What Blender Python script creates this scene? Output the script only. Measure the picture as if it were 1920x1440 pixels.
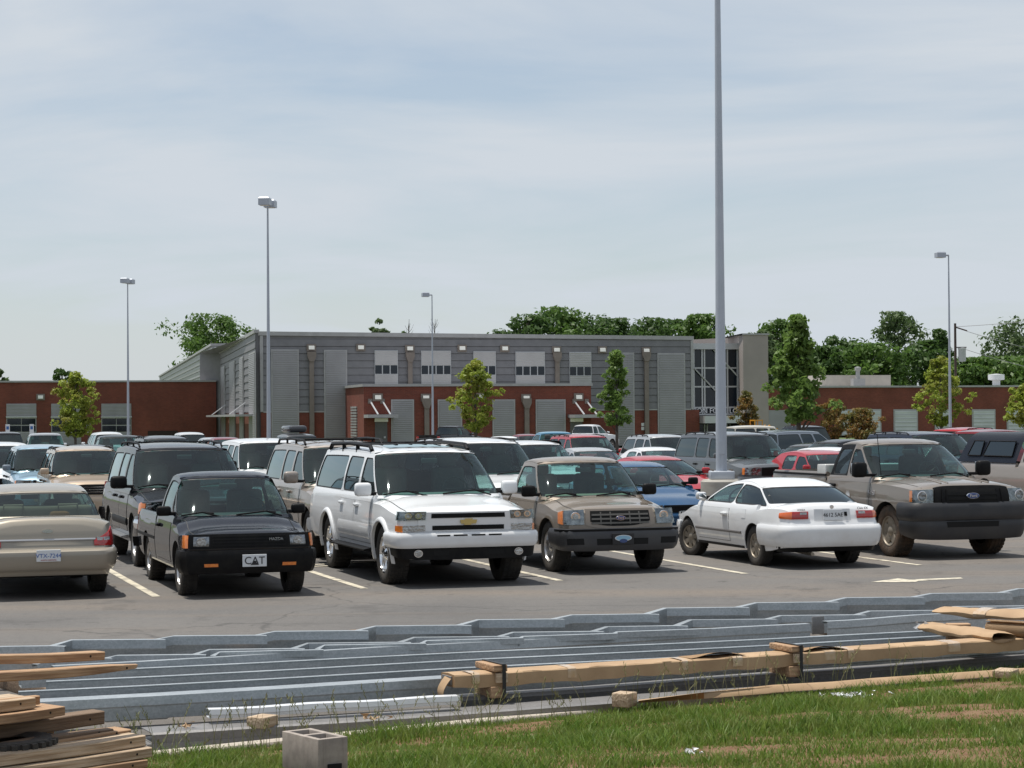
import bpy, math, random
import numpy as np
from mathutils import Matrix, Vector
R_ = math.radians
scene = bpy.context.scene
for o in list(bpy.data.objects): bpy.data.objects.remove(o)

# ------------------------------------------------------------------ camera
CAM_H, FPX, PITCH, ROLL = 2.28, 3900.0, 60.0 / 3900.0, 0.007
cd = bpy.data.cameras.new('camera'); cam = bpy.data.objects.new('camera', cd)
scene.collection.objects.link(cam); scene.camera = cam
cd.sensor_width = 36.0; cd.lens = 36.0 * FPX / 1920.0; cd.clip_start = 0.5; cd.clip_end = 5000
_F = Vector((0, math.cos(PITCH), math.sin(PITCH))); _U = Vector((0, -math.sin(PITCH), math.cos(PITCH))); _X = Vector((1, 0, 0))
_Rv = _X * math.cos(ROLL) - _U * math.sin(ROLL); _Uv = _X * math.sin(ROLL) + _U * math.cos(ROLL)
m = Matrix.Identity(4)
for i in range(3): m[i][0] = _Rv[i]; m[i][1] = _Uv[i]; m[i][2] = -_F[i]; m[i][3] = (0, 0, CAM_H)[i]
cam.matrix_world = m

# ------------------------------------------------------------------ sky, sun, exposure
SUN = Vector((-0.205, 0.075, 0.97)).normalized()
SUN_EL = math.asin(SUN.z); SUN_AZ = math.atan2(SUN.x, SUN.y)
w = bpy.data.worlds.new('World'); scene.world = w; w.use_nodes = True
nt = w.node_tree; nt.nodes.clear()
def N(t, **k):
    n = nt.nodes.new(t)
    for a, b in k.items(): setattr(n, a, b)
    return n
sky = N('ShaderNodeTexSky', sky_type='NISHITA', sun_disc=False, sun_elevation=SUN_EL, sun_rotation=SUN_AZ, air_density=1.0, dust_density=0.7, ozone_density=1.0)
tc = N('ShaderNodeTexCoord'); sep = N('ShaderNodeSeparateXYZ'); nt.links.new(tc.outputs['Generated'], sep.inputs[0])
zz = N('ShaderNodeMath', operation='MAXIMUM'); nt.links.new(sep.outputs['Z'], zz.inputs[0]); zz.inputs[1].default_value = 0.0
za = N('ShaderNodeMath', operation='ADD'); nt.links.new(zz.outputs[0], za.inputs[0]); za.inputs[1].default_value = 0.14
dx = N('ShaderNodeMath', operation='DIVIDE'); nt.links.new(sep.outputs['X'], dx.inputs[0]); nt.links.new(za.outputs[0], dx.inputs[1])
dy = N('ShaderNodeMath', operation='DIVIDE'); nt.links.new(sep.outputs['Y'], dy.inputs[0]); nt.links.new(za.outputs[0], dy.inputs[1])
cb = N('ShaderNodeCombineXYZ'); nt.links.new(dx.outputs[0], cb.inputs[0]); nt.links.new(dy.outputs[0], cb.inputs[1])
mp = N('ShaderNodeMapping'); mp.inputs['Rotation'].default_value = (0, 0, R_(14)); mp.inputs['Scale'].default_value = (0.62, 0.80, 1); mp.inputs['Location'].default_value = (3.1, 1.7, 0)
nt.links.new(cb.outputs[0], mp.inputs['Vector'])
n1 = N('ShaderNodeTexNoise'); n1.inputs['Scale'].default_value = 1.3; n1.inputs['Detail'].default_value = 9; n1.inputs['Roughness'].default_value = 0.55; n1.inputs['Distortion'].default_value = 0.55
nt.links.new(mp.outputs[0], n1.inputs['Vector'])
cr = N('ShaderNodeValToRGB'); cr.color_ramp.elements[0].position = 0.36; cr.color_ramp.elements[1].position = 0.60
cr.color_ramp.elements[0].color = (.40, .40, .40, 1); cr.color_ramp.elements[1].color = (1, 1, 1, 1)
nt.links.new(n1.outputs['Fac'], cr.inputs[0])
hz_ = N('ShaderNodeMapRange'); hz_.inputs[1].default_value = 0.0; hz_.inputs[2].default_value = 0.16; hz_.inputs[3].default_value = 0.85; hz_.inputs[4].default_value = 0.0; nt.links.new(zz.outputs[0], hz_.inputs[0])
hm_ = N('ShaderNodeMath', operation='MAXIMUM'); nt.links.new(hz_.outputs[0], hm_.inputs[0]); nt.links.new(cr.outputs[0], hm_.inputs[1])
mx = N('ShaderNodeMix', data_type='RGBA'); nt.links.new(hm_.outputs[0], mx.inputs['Factor'])
nt.links.new(sky.outputs[0], mx.inputs['A']); mx.inputs['B'].default_value = (5.75, 6.25, 6.8, 1)
bg = N('ShaderNodeBackground'); bg.inputs['Strength'].default_value = 0.1
nt.links.new(mx.outputs['Result'], bg.inputs[0])
wo = N('ShaderNodeOutputWorld'); nt.links.new(bg.outputs[0], wo.inputs[0])
sd = bpy.data.lights.new('sun', 'SUN'); so = bpy.data.objects.new('sun', sd); scene.collection.objects.link(so)
sd.energy = 4.6; sd.angle = R_(0.53); sd.color = (1.0, 0.955, 0.88)
so.rotation_euler = SUN.to_track_quat('Z', 'Y').to_euler(); so.location = (0, 0, 60)
vs = scene.view_settings
vs.view_transform = 'Standard'; vs.look = 'None'; vs.gamma = 1; vs.use_curve_mapping = False; vs.exposure = 0.12

# ------------------------------------------------------------------ helpers
def zg(y): return -0.0027 * max(0.0, y - 35.0)
def ray(px, py):
    u = (px - 960) / FPX; v = (720 - py) / FPX
    return _F + _Rv * u + _Uv * v
def at_z(px, py, z):
    d = ray(px, py); t = (z - CAM_H) / d.z
    return Vector((d.x * t, d.y * t, z))
def at_y(px, py, Y):
    d = ray(px, py); t = Y / d.y
    return Vector((d.x * t, Y, CAM_H + d.z * t))
def ground(px, py):
    p = at_z(px, py, 0)
    for _ in range(6): p = at_z(px, py, zg(p.y))
    return p

MATS = {}
def mat(name, col, rough=0.6, metal=0.0, col2=None, nscale=4.0, bump=0.0, bscale=None, coat=0.0, spec=0.5, stretch=(1, 1, 1), lo=.35, hi=.65, trans=0.0):
    if name in MATS: return MATS[name]
    m = bpy.data.materials.new(name); m.use_nodes = True; MATS[name] = m
    t = m.node_tree; p = t.nodes['Principled BSDF']
    p.inputs['Base Color'].default_value = (*col, 1); p.inputs['Roughness'].default_value = rough; p.inputs['Metallic'].default_value = metal
    p.inputs['Coat Weight'].default_value = coat; p.inputs['Coat Roughness'].default_value = 0.04; p.inputs['Specular IOR Level'].default_value = spec
    if col2 or bump:
        c = t.nodes.new('ShaderNodeTexCoord'); mpn = t.nodes.new('ShaderNodeMapping'); mpn.inputs['Scale'].default_value = stretch
        t.links.new(c.outputs['Object'], mpn.inputs[0])
    if col2:
        n = t.nodes.new('ShaderNodeTexNoise'); n.inputs['Scale'].default_value = nscale; n.inputs['Detail'].default_value = 6; n.inputs['Roughness'].default_value = .6
        t.links.new(mpn.outputs[0], n.inputs['Vector'])
        mr = t.nodes.new('ShaderNodeMapRange'); mr.inputs[1].default_value = lo; mr.inputs[2].default_value = hi
        t.links.new(n.outputs['Fac'], mr.inputs[0])
        x = t.nodes.new('ShaderNodeMix'); x.data_type = 'RGBA'; x.inputs['A'].default_value = (*col, 1); x.inputs['B'].default_value = (*col2, 1)
        t.links.new(mr.outputs[0], x.inputs['Factor']); t.links.new(x.outputs['Result'], p.inputs['Base Color'])
    if bump:
        n2 = t.nodes.new('ShaderNodeTexNoise'); n2.inputs['Scale'].default_value = bscale or nscale * 6; n2.inputs['Detail'].default_value = 4
        t.links.new(mpn.outputs[0], n2.inputs['Vector'])
        b = t.nodes.new('ShaderNodeBump'); b.inputs['Strength'].default_value = bump; b.inputs['Distance'].default_value = 0.02
        t.links.new(n2.outputs['Fac'], b.inputs['Height']); t.links.new(b.outputs[0], p.inputs['Normal'])
    return m

class MB:
    def __init__(s): s.v = []; s.f = []; s.m = []
    def add(s, vs, fs, mi=0):
        b = len(s.v); s.v += [tuple(x) for x in vs]
        for f in fs: s.f.append(tuple(b + i for i in f)); s.m.append(mi)
        return s
    def quad(s, a, b, c, d, mi=0): return s.add([a, b, c, d], [(0, 1, 2, 3)], mi)
    def box(s, x0, x1, y0, y1, z0, z1, mi=0):
        vs = [(x, y, z) for z in (z0, z1) for y in (y0, y1) for x in (x0, x1)]
        return s.add(vs, [(0, 2, 3, 1), (4, 5, 7, 6), (0, 1, 5, 4), (2, 6, 7, 3), (0, 4, 6, 2), (1, 3, 7, 5)], mi)
    def rbox(s, x0, x1, y0, y1, z0, z1, r, mi=0, n=2):
        # box rounded on all edges: superellipsoid-ish cube sphere
        cx, cy, cz = (x0 + x1) / 2, (y0 + y1) / 2, (z0 + z1) / 2; hx, hy, hz = (x1 - x0) / 2, (y1 - y0) / 2, (z1 - z0) / 2
        r = min(r, hx, hy, hz); k = [-1.0] + [-1 + (i + 1) * .0 for i in range(0)]
        def axis(h):
            a = [-h + r * (1 - math.cos(math.pi / 2 * i / n)) for i in range(n + 1)]
            return a + [-q for q in reversed(a)]
        ax = [axis(hx), axis(hy), axis(hz)]; M = len(ax[0])
        idx = {}; vs = []; fs = []
        def pt(i, j, k):
            if (i, j, k) in idx: return idx[(i, j, k)]
            p = Vector((ax[0][i], ax[1][j], ax[2][k])); c = Vector((max(-hx + r, min(hx - r, p.x)), max(-hy + r, min(hy - r, p.y)), max(-hz + r, min(hz - r, p.z))))
            d = p - c
            if d.length > 1e-9: p = c + d.normalized() * r
            idx[(i, j, k)] = len(vs); vs.append((p.x + cx, p.y + cy, p.z + cz)); return idx[(i, j, k)]
        for a in range(M - 1):
            for b in range(M - 1):
                for (q, fl) in ((0, 0), (M - 1, 1)):
                    for ori in range(3):
                        def P(u, v): return pt(q, u, v) if ori == 0 else (pt(u, q, v) if ori == 1 else pt(u, v, q))
                        f = [P(a, b), P(a + 1, b), P(a + 1, b + 1), P(a, b + 1)]
                        if fl ^ (ori != 1) ^ 1: f.reverse()
                        fs.append(f)
        return s.add(vs, fs, mi)
    def tube(s, pts, r, n=8, mi=0, caps=True):
        pts = [Vector(p) for p in pts]; rs = r if isinstance(r, (list, tuple)) else [r] * len(pts); vs = []; fs = []
        for i, p in enumerate(pts):
            t = (pts[min(i + 1, len(pts) - 1)] - pts[max(i - 1, 0)]).normalized()
            a = t.orthogonal().normalized() if abs(t.z) > .99 else t.cross(Vector((0, 0, 1))).normalized(); b = t.cross(a)
            for k in range(n):
                q = 2 * math.pi * k / n; vs.append(p + (a * math.cos(q) + b * math.sin(q)) * rs[i])
        for i in range(len(pts) - 1):
            for k in range(n): fs.append((i * n + k, i * n + (k + 1) % n, (i + 1) * n + (k + 1) % n, (i + 1) * n + k))
        if caps: fs += [tuple(range(n - 1, -1, -1)), tuple((len(pts) - 1) * n + k for k in range(n))]
        return s.add(vs, fs, mi)
    def lathe(s, prof, n=24, axis='z', c=(0, 0, 0), mi=0):
        vs = []; fs = []
        for (r, h) in prof:
            for k in range(n):
                q = 2 * math.pi * k / n; a, b = r * math.cos(q), r * math.sin(q)
                p = (a, b, h) if axis == 'z' else ((a, h, b) if axis == 'y' else (h, a, b)); vs.append((p[0] + c[0], p[1] + c[1], p[2] + c[2]))
        for i in range(len(prof) - 1):
            for k in range(n): fs.append((i * n + k, i * n + (k + 1) % n, (i + 1) * n + (k + 1) % n, (i + 1) * n + k))
        return s.add(vs, fs, mi)
    def grid(s, rows, mi=0, flip=False):
        nu, nv = len(rows), len(rows[0]); vs = [p for r in rows for p in r]; fs = []
        for i in range(nu - 1):
            for j in range(nv - 1):
                f = (i * nv + j, (i + 1) * nv + j, (i + 1) * nv + j + 1, i * nv + j + 1); fs.append(f[::-1] if flip else f)
        return s.add(vs, fs, mi)
    def prism(s, poly, P, mi=0):
        # poly: list of 2-D points; P(a, b, k) -> 3-D for k in (0, 1)
        n = len(poly); vs = [P(a, b, 0) for a, b in poly] + [P(a, b, 1) for a, b in poly]
        fs = [tuple(range(n - 1, -1, -1)), tuple(range(n, 2 * n))] + [(i, (i + 1) % n, n + (i + 1) % n, n + i) for i in range(n)]
        return s.add(vs, fs, mi)
    def build(s, name, mats, parent=None, smooth=None, loc=None, rot=None):
        me = bpy.data.meshes.new(name); me.from_pydata([tuple(v) for v in s.v], [], s.f)
        if not isinstance(mats, (list, tuple)): mats = [mats]
        for q in mats: me.materials.append(q)
        if len(mats) > 1: me.polygons.foreach_set('material_index', s.m)
        if smooth is not None:
            me.shade_smooth(); me.set_sharp_from_angle(angle=R_(smooth))
        return link(name, me, parent, loc, rot)

def link(name, me, parent=None, loc=None, rot=None):
    o = bpy.data.objects.new(name, me); scene.collection.objects.link(o)
    if parent is not None: o.parent = parent
    if loc is not None: o.location = loc
    if rot is not None: o.rotation_euler = rot
    return o
def tag(o, label=None, cat=None, group=None, kind=None):
    if label: o['label'] = label
    if cat: o['category'] = cat
    if group: o['group'] = group
    if kind: o['kind'] = kind
    return o
def thing(name, label, cat, loc=(0, 0, 0), rz=0.0, group=None):
    o = link(name, None, None, loc, (0, 0, rz)); return tag(o, label, cat, group)
def text_mesh(txt, size, depth=0.004):
    c = bpy.data.curves.new('lettering', 'FONT'); c.body = txt; c.size = size; c.extrude = depth; c.align_x = 'CENTER'; c.align_y = 'CENTER'; c.resolution_u = 3
    o = bpy.data.objects.new('lettering', c); scene.collection.objects.link(o)
    dg = bpy.context.evaluated_depsgraph_get(); me = bpy.data.meshes.new_from_object(o.evaluated_get(dg))
    bpy.data.objects.remove(o); bpy.data.curves.remove(c); return me
def pchip(tab):
    xs = [a for a, b in tab]; ys = [b for a, b in tab]; n = len(xs)
    if n == 1: return lambda x: ys[0]
    h = [xs[i + 1] - xs[i] for i in range(n - 1)]; dl = [(ys[i + 1] - ys[i]) / h[i] for i in range(n - 1)]
    d = [dl[0]] + [0 if dl[i - 1] * dl[i] <= 0 else 2 * dl[i - 1] * dl[i] / (dl[i - 1] + dl[i]) for i in range(1, n - 1)] + [dl[-1]]
    def f(x):
        if x <= xs[0]: return ys[0]
        if x >= xs[-1]: return ys[-1]
        i = 0
        while x > xs[i + 1]: i += 1
        t = (x - xs[i]) / h[i]; t2 = t * t; t3 = t2 * t
        return ys[i] * (2 * t3 - 3 * t2 + 1) + h[i] * d[i] * (t3 - 2 * t2 + t) + ys[i + 1] * (-2 * t3 + 3 * t2) + h[i] * d[i + 1] * (t3 - t2)
    return f
def lerp(a, b, t): return a + (b - a) * t
def sstep(a, b, x):
    t = max(0, min(1, (x - a) / (b - a))); return t * t * (3 - 2 * t)
# ------------------------------------------------------------------ surface materials
def asphalt_mat():
    m = bpy.data.materials.new('asphalt'); m.use_nodes = True; t = m.node_tree; p = t.nodes['Principled BSDF']; L = t.links.new
    c = t.nodes.new('ShaderNodeTexCoord')
    def noise(scale, det=6, st=(1, 1, 1), rot=0, rough=.6):
        mp = t.nodes.new('ShaderNodeMapping'); mp.inputs['Scale'].default_value = st; mp.inputs['Rotation'].default_value = (0, 0, rot); L(c.outputs['Object'], mp.inputs[0])
        n = t.nodes.new('ShaderNodeTexNoise'); n.inputs['Scale'].default_value = scale; n.inputs['Detail'].default_value = det; n.inputs['Roughness'].default_value = rough; L(mp.outputs[0], n.inputs[0]); return n.outputs['Fac']
    def rng(f, a, b, lo=0, hi=1):
        r = t.nodes.new('ShaderNodeMapRange'); r.inputs[1].default_value = a; r.inputs[2].default_value = b; r.inputs[3].default_value = lo; r.inputs[4].default_value = hi; L(f, r.inputs[0]); return r.outputs[0]
    def mix(f, a, b):
        x = t.nodes.new('ShaderNodeMix'); x.data_type = 'RGBA'; L(f, x.inputs['Factor'])
        for k, q in (('A', a), ('B', b)):
            if isinstance(q, tuple): x.inputs[k].default_value = (*q, 1)
            else: L(q, x.inputs[k])
        return x.outputs['Result']
    base = mix(rng(noise(.35), .3, .7), (.098, .094, .091), (.138, .130, .122))
    # dusty brown streaks along the drive aisle (the row runs at 31 degrees)
    st = noise(.5, 7, (.12, 1.1, 1), R_(-31)); base = mix(rng(st, .48, .74, 0, .7), base, (.20, .155, .115))
    # general pale dust
    base = mix(rng(noise(.09, 5), .42, .66, 0, .55), base, (.165, .15, .135))
    # aggregate speckle
    base = mix(rng(noise(70, 2, rough=.8), .52, .74, 0, .6), base, (.26, .25, .235))
    base = mix(rng(noise(38, 2, rough=.8), .58, .70, 0, .6), base, (.055, .052, .05))
    base = mix(rng(noise(9, 5, rough=.75), .50, .68, 0, .5), base, (.085, .08, .077))
    base = mix(rng(noise(14, 3, rough=.8), .66, .72, 0, .5), base, (.30, .285, .265))
    # oil spots
    base = mix(rng(noise(.75, 5, rough=.7), .57, .70, 0, .6), base, (.058, .055, .053))
    base = mix(rng(noise(2.3, 4, rough=.7), .64, .70, 0, .6), base, (.045, .043, .041))
    tm_ = noise(.9, 4, (.06, 2.2, 1), R_(-31)); base = mix(rng(tm_, .60, .72, 0, .45), base, (.065, .062, .06))
    # hairline sealed cracks
    v = t.nodes.new('ShaderNodeTexVoronoi'); v.feature = 'DISTANCE_TO_EDGE'; v.inputs['Scale'].default_value = .16
    mp = t.nodes.new('ShaderNodeMapping'); L(c.outputs['Object'], mp.inputs[0]); nz = t.nodes.new('ShaderNodeTexNoise'); nz.inputs['Scale'].default_value = .8; nz.inputs['Detail'].default_value = 5; L(c.outputs['Object'], nz.inputs[0])
    ad = t.nodes.new('ShaderNodeMix'); ad.data_type = 'RGBA'; ad.blend_type = 'ADD'; ad.inputs['Factor'].default_value = .9; L(mp.outputs[0], ad.inputs['A']); L(nz.outputs['Color'], ad.inputs['B']); L(ad.outputs['Result'], v.inputs['Vector'])
    base = mix(rng(v.outputs['Distance'], .0, .004, .6, 0), base, (.045, .043, .042))
    L(base, p.inputs['Base Color']); p.inputs['Roughness'].default_value = .88; p.inputs['Specular IOR Level'].default_value = .3
    b = t.nodes.new('ShaderNodeBump'); b.inputs['Strength'].default_value = .5; b.inputs['Distance'].default_value = .01; L(noise(55, 3), b.inputs['Height']); L(b.outputs[0], p.inputs['Normal'])
    return m
def brick_mat(name, c1, c2, mortar):
    m = bpy.data.materials.new(name); m.use_nodes = True; t = m.node_tree; p = t.nodes['Principled BSDF']; L = t.links.new
    c = t.nodes.new('ShaderNodeTexCoord'); sp = t.nodes.new('ShaderNodeSeparateXYZ'); L(c.outputs['Object'], sp.inputs[0])
    ad = t.nodes.new('ShaderNodeMath'); ad.operation = 'ADD'; L(sp.outputs[0], ad.inputs[0]); L(sp.outputs[1], ad.inputs[1])
    cb = t.nodes.new('ShaderNodeCombineXYZ'); L(ad.outputs[0], cb.inputs[0]); L(sp.outputs[2], cb.inputs[1])
    b = t.nodes.new('ShaderNodeTexBrick'); b.inputs['Scale'].default_value = 1; b.inputs['Brick Width'].default_value = .3; b.inputs['Row Height'].default_value = .1; b.inputs['Mortar Size'].default_value = .009
    b.inputs['Color1'].default_value = (*c1, 1); b.inputs['Color2'].default_value = (*c2, 1); b.inputs['Mortar'].default_value = (*mortar, 1); L(cb.outputs[0], b.inputs['Vector'])
    n = t.nodes.new('ShaderNodeTexNoise'); n.inputs['Scale'].default_value = .35; n.inputs['Detail'].default_value = 5; L(c.outputs['Object'], n.inputs[0])
    mr = t.nodes.new('ShaderNodeMapRange'); mr.inputs[1].default_value = .3; mr.inputs[2].default_value = .7; mr.inputs[3].default_value = .8; mr.inputs[4].default_value = 1.2; L(n.outputs['Fac'], mr.inputs[0])
    hs = t.nodes.new('ShaderNodeHueSaturation'); L(b.outputs['Color'], hs.inputs['Color']); L(mr.outputs[0], hs.inputs['Value']); L(hs.outputs[0], p.inputs['Base Color'])
    p.inputs['Roughness'].default_value = .85
    bp = t.nodes.new('ShaderNodeBump'); bp.inputs['Strength'].default_value = .5; bp.inputs['Distance'].default_value = .01; bp.invert = True; L(b.outputs['Fac'], bp.inputs['Height']); L(bp.outputs[0], p.inputs['Normal'])
    return m
def rib_mat(name, col, pitch, rough=.45, metal=.25):
    # sheet-metal with fine horizontal ribs
    m = bpy.data.materials.new(name); m.use_nodes = True; t = m.node_tree; p = t.nodes['Principled BSDF']; L = t.links.new
    c = t.nodes.new('ShaderNodeTexCoord'); wv = t.nodes.new('ShaderNodeTexWave'); wv.bands_direction = 'Z'; wv.inputs['Scale'].default_value = .314 / pitch; L(c.outputs['Object'], wv.inputs[0])
    n = t.nodes.new('ShaderNodeTexNoise'); n.inputs['Scale'].default_value = .7; n.inputs['Detail'].default_value = 6; L(c.outputs['Object'], n.inputs[0])
    x = t.nodes.new('ShaderNodeMix'); x.data_type = 'RGBA'; L(n.outputs['Fac'], x.inputs['Factor']); x.inputs['A'].default_value = (*[a * .8 for a in col], 1); x.inputs['B'].default_value = (*[a * 1.18 for a in col], 1); L(x.outputs['Result'], p.inputs['Base Color'])
    p.inputs['Roughness'].default_value = rough; p.inputs['Metallic'].default_value = metal
    b = t.nodes.new('ShaderNodeBump'); b.inputs['Strength'].default_value = .45; b.inputs['Distance'].default_value = .03; L(wv.outputs['Fac'], b.inputs['Height']); L(b.outputs[0], p.inputs['Normal'])
    return m
M_ASPH = asphalt_mat()
M_BRICK = brick_mat('brick', (.150, .033, .020), (.200, .046, .027), (.16, .09, .07))
M_SIDING = mat('siding_metal', (.20, .197, .205), .55, .1, (.165, .162, .17), 1.2)
M_RIB = rib_mat('ribbed_panel', (.29, .285, .295), .16)
M_RIBL = rib_mat('ribbed_panel_pale', (.43, .42, .415), .16)
M_FRAME = mat('window_frame', (.50, .51, .52), .4, .3)
M_PANE = mat('pane_dark', (.008, .014, .022), .05, 0, spec=.45)
M_TRIM = mat('pale_trim', (.40, .395, .395), .5, .1, (.34, .335, .335), 1.5)
M_DSP = mat('downspout', (.215, .18, .155), .5, .1, (.18, .15, .13), 2)
M_DOOR = mat('grey_door', (.13, .125, .125), .5, 0, (.10, .10, .10), 2)
M_CONC = mat('concrete', (.40, .385, .345), .9, 0, (.31, .285, .25), 3, .35, 30, stretch=(1, 1, 2.2))
M_TOWER = mat('tower_stucco', (.36, .315, .29), .9, 0, (.31, .275, .255), .5, .2, 12)
M_POLE = mat('pole_paint', (.42, .45, .50), .42, .15, (.37, .40, .45), 1.3)
M_PAINTLN = mat('line_paint', (.56, .51, .40), .85, 0, (.20, .18, .155), 5.5, .2, 40, lo=.46, hi=.66)
M_DIRT = mat('red_dirt', (.135, .062, .028), .95, 0, (.19, .12, .06), 9, .9, 40)
M_LAWN = mat('lawn', (.07, .11, .03), .95, 0, (.10, .13, .045), .3, .3, 8)
M_WHITE = mat('white_metal', (.72, .73, .74), .45)
M_LAMPG = mat('lamp_lens', (.85, .84, .78), .25)
M_KERB = mat('kerb_concrete', (.46, .41, .34), .9, 0, (.36, .31, .26), 5, .3, 50)

# ------------------------------------------------------------------ ground, parking lot, markings
def sheet(name, x0, x1, y0, y1, dz, m, nx=2, ny=None):
    b = MB(); ys = sorted({y0, y1, *( [35.0] if y0 < 35 < y1 else [] )})
    for a, c in zip(ys[:-1], ys[1:]): b.quad((x0, a, zg(a) + dz), (x1, a, zg(a) + dz), (x1, c, zg(c) + dz), (x0, c, zg(c) + dz))
    return tag(b.build(name, m), kind='structure')
sheet('ground', -900, 900, -60, 1600, -0.35, M_LAWN)
LOT = sheet('parking_lot', -130, 130, -20, 168, 0.0, M_ASPH)

KA, KB = at_z(380, 1400, .12), at_z(1280, 1310, .12)
E = Vector((KB.x - KA.x, KB.y - KA.y, 0)).normalized(); NN = Vector((-E.y, E.x, 0))      # along the kerb / away from the camera
KO = Vector((KA.x, KA.y, 0))
def K(s, n, z=0.0): return KO + E * s + NN * n + Vector((0, 0, z))
KROT = math.atan2(E.y, E.x)
# kerb: cast segments with joints
kb = thing('kerb', 'pale concrete kerb along the edge of the grass', 'kerb', (KO.x, KO.y, 0), KROT)
s0 = -14.0
while s0 < 16:
    b = MB(); L_ = 3.0
    b.prism([(-.16, -.3), (-.16, .115), (-.15, .13), (-.02, .13), (.0, .11), (.02, 0.012), (.02, -.3)], lambda a, c, k: (s0 + .006 + (L_ - .012) * k, a, c))
    b.build('kerb_segment', M_KERB, kb, 40); s0 += L_

def painted(name, poly, m=M_PAINTLN, dz=.005):
    b = MB(); b.add([(p.x, p.y, zg(p.y) + dz) for p in poly], [tuple(range(len(poly)))])
    return tag(b.build(name, m), kind='structure')
NOSE = Vector((0.306, -0.952, 0)).normalized(); SIDEV = Vector((0.952, 0.306, 0)).normalized()
for (px, py) in ((293, 1119), (683, 1104), (1050, 1089), (1397, 1076), (1725, 1060), (-160, 1135)):
    a = ground(px, py); q = SIDEV * .055; bck = -NOSE * 5.6
    painted('painted_line', [a - q, a + q, a + q + bck, a - q + bck])
for (px, py) in ((640, 1057), (470, 1069)):      # cross bars at the head of the stalls
    a = ground(px, py); painted('painted_line', [a - E * 1.4 - NN * .05, a + E * 1.4 - NN * .05, a + E * 1.4 + NN * .05, a - E * 1.4 + NN * .05], dz=.009)
for k in range(-10, 16):                         # stalls of the farther rows
    for d in (47, 66, 84, 103, 122, 140):
        a = Vector((k * 3.0 - d * .12, d + k * 1.2, 0))
        if a.y < 160: painted('painted_line', [a - SIDEV * .055, a + SIDEV * .055, a + SIDEV * .055 - NOSE * 5.2, a - SIDEV * .055 - NOSE * 5.2])
tip, tl1, tl2, sh1, sh2, e1, e2 = [ground(*q) for q in ((1632, 1092), (1683, 1085), (1716, 1092), (1706, 1087.2), (1722, 1089.6), (1801, 1083.2), (1806, 1085.4))]
painted('painted_arrow', [tip, tl2, sh2, e2, e1, sh1, tl1])

# grass verge on the camera side of the kerb
def zgrass(n): return .10 + .075 * min(max(-n - .16, 0), 14)      # n < 0 towards the camera
b = MB(); rows = []
for i in range(61):
    s = -12 + i * .45; r = []
    for j in range(26):
        n = -.155 - j * j * .02; p = K(s, n); r.append((p.x, p.y, zgrass(n) + .02 * math.sin(s * 3.1 + j) * math.cos(j * 1.7 + s)* min(j, 3) / 3))
    rows.append(r)
b.grid(rows)
VERGE = tag(b.build('verge', M_DIRT, None, 60), kind='structure')

# ------------------------------------------------------------------ buildings
class Facade:
    def __init__(s, A, ang, name, label):
        s.A = Vector((A[0], A[1], 0)); s.ew = Vector((math.cos(ang), math.sin(ang), 0)); s.nw = Vector((-math.sin(ang), math.cos(ang), 0)); s.z0 = zg(A[1]) - .1
        s.root = thing(name, label, 'building', (A[0], A[1], s.z0), ang)
    def uz(s, px, py, off=0.0):
        d = ray(px, py); t = (s.A.dot(s.nw) + off) / d.dot(s.nw); p = Vector((0, 0, CAM_H)) + d * t
        return (p - s.A).dot(s.ew), p.z - s.z0
    def rect(s, x0, y0, x1, y1, off=0.0):
        u0, z1 = s.uz(x0, y0, off); u1, _ = s.uz(x1, y0, off); _, z0 = s.uz(x0, y1, off)
        return u0, u1, z0, z1
    def box(s, name, r, y0, y1, m, parent=None, smooth=None):
        return MB().box(r[0], r[1], y0, y1, r[2], r[3]).build(name, m, parent or s.root, smooth)
GND = 0.0
def courses(fc, u0, u1, za, zb, n, yface, m, parent=None):
    h = (zb - za) / n
    for i in range(n):
        z0 = za + i * h; b = MB()
        b.prism([(yface + .12, z0 + .012), (yface - .05, z0 + .012), (yface - .05, z0 + .05), (yface, z0 + h - .03), (yface + .12, z0 + h - .012)], lambda a, c, k: ((u0, u1)[k], a, c))
        b.build('siding_panel', m, parent or fc.root)
def window_strip(fc, x0, x1, ya, yb, yc, yd, n, off):
    # pale ribbed panel above and below a strip of n panes
    r = fc.rect(x0, ya, x1, yd, off); w = MB().box(r[0], r[1], off - .12, off + .05, r[2], r[3]).build('window', M_FRAME, fc.root)
    t = fc.rect(x0 + 1, ya + 1.2, x1 - 1, yb, off); fc.box('infill_panel', t, off - .16, off - .121, M_RIBL, w)
    t = fc.rect(x0 + 1, yc, x1 - 1, yd - 1, off); fc.box('infill_panel', t, off - .16, off - .121, M_RIBL, w)
    r0 = fc.rect(x0, yb + 1, x1, yc - 1, off); wd = (r0[1] - r0[0]) / n
    for i in range(n): fc.box('pane', (r0[0] + i * wd + .045, r0[0] + (i + 1) * wd - .045, r0[2] - .0, r0[3] + .0), off - .135, off - .122, M_PANE, w)
def tall_panel(fc, x0, x1, ya, off, yb=None, m=None):
    r = list(fc.rect(x0, ya, x1, yb or 845, off)); r[2] = max(r[2], .0) if yb is None else r[2]
    p = MB().box(r[0], r[1], off - .10, off + .05, r[2], r[3]).build('panel_frame', M_TRIM, fc.root)
    fc.box('ribbed_panel', (r[0] + .14, r[1] - .14, r[2] + .05, r[3] - .14), off - .15, off - .101, m or M_RIB, p)
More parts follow.
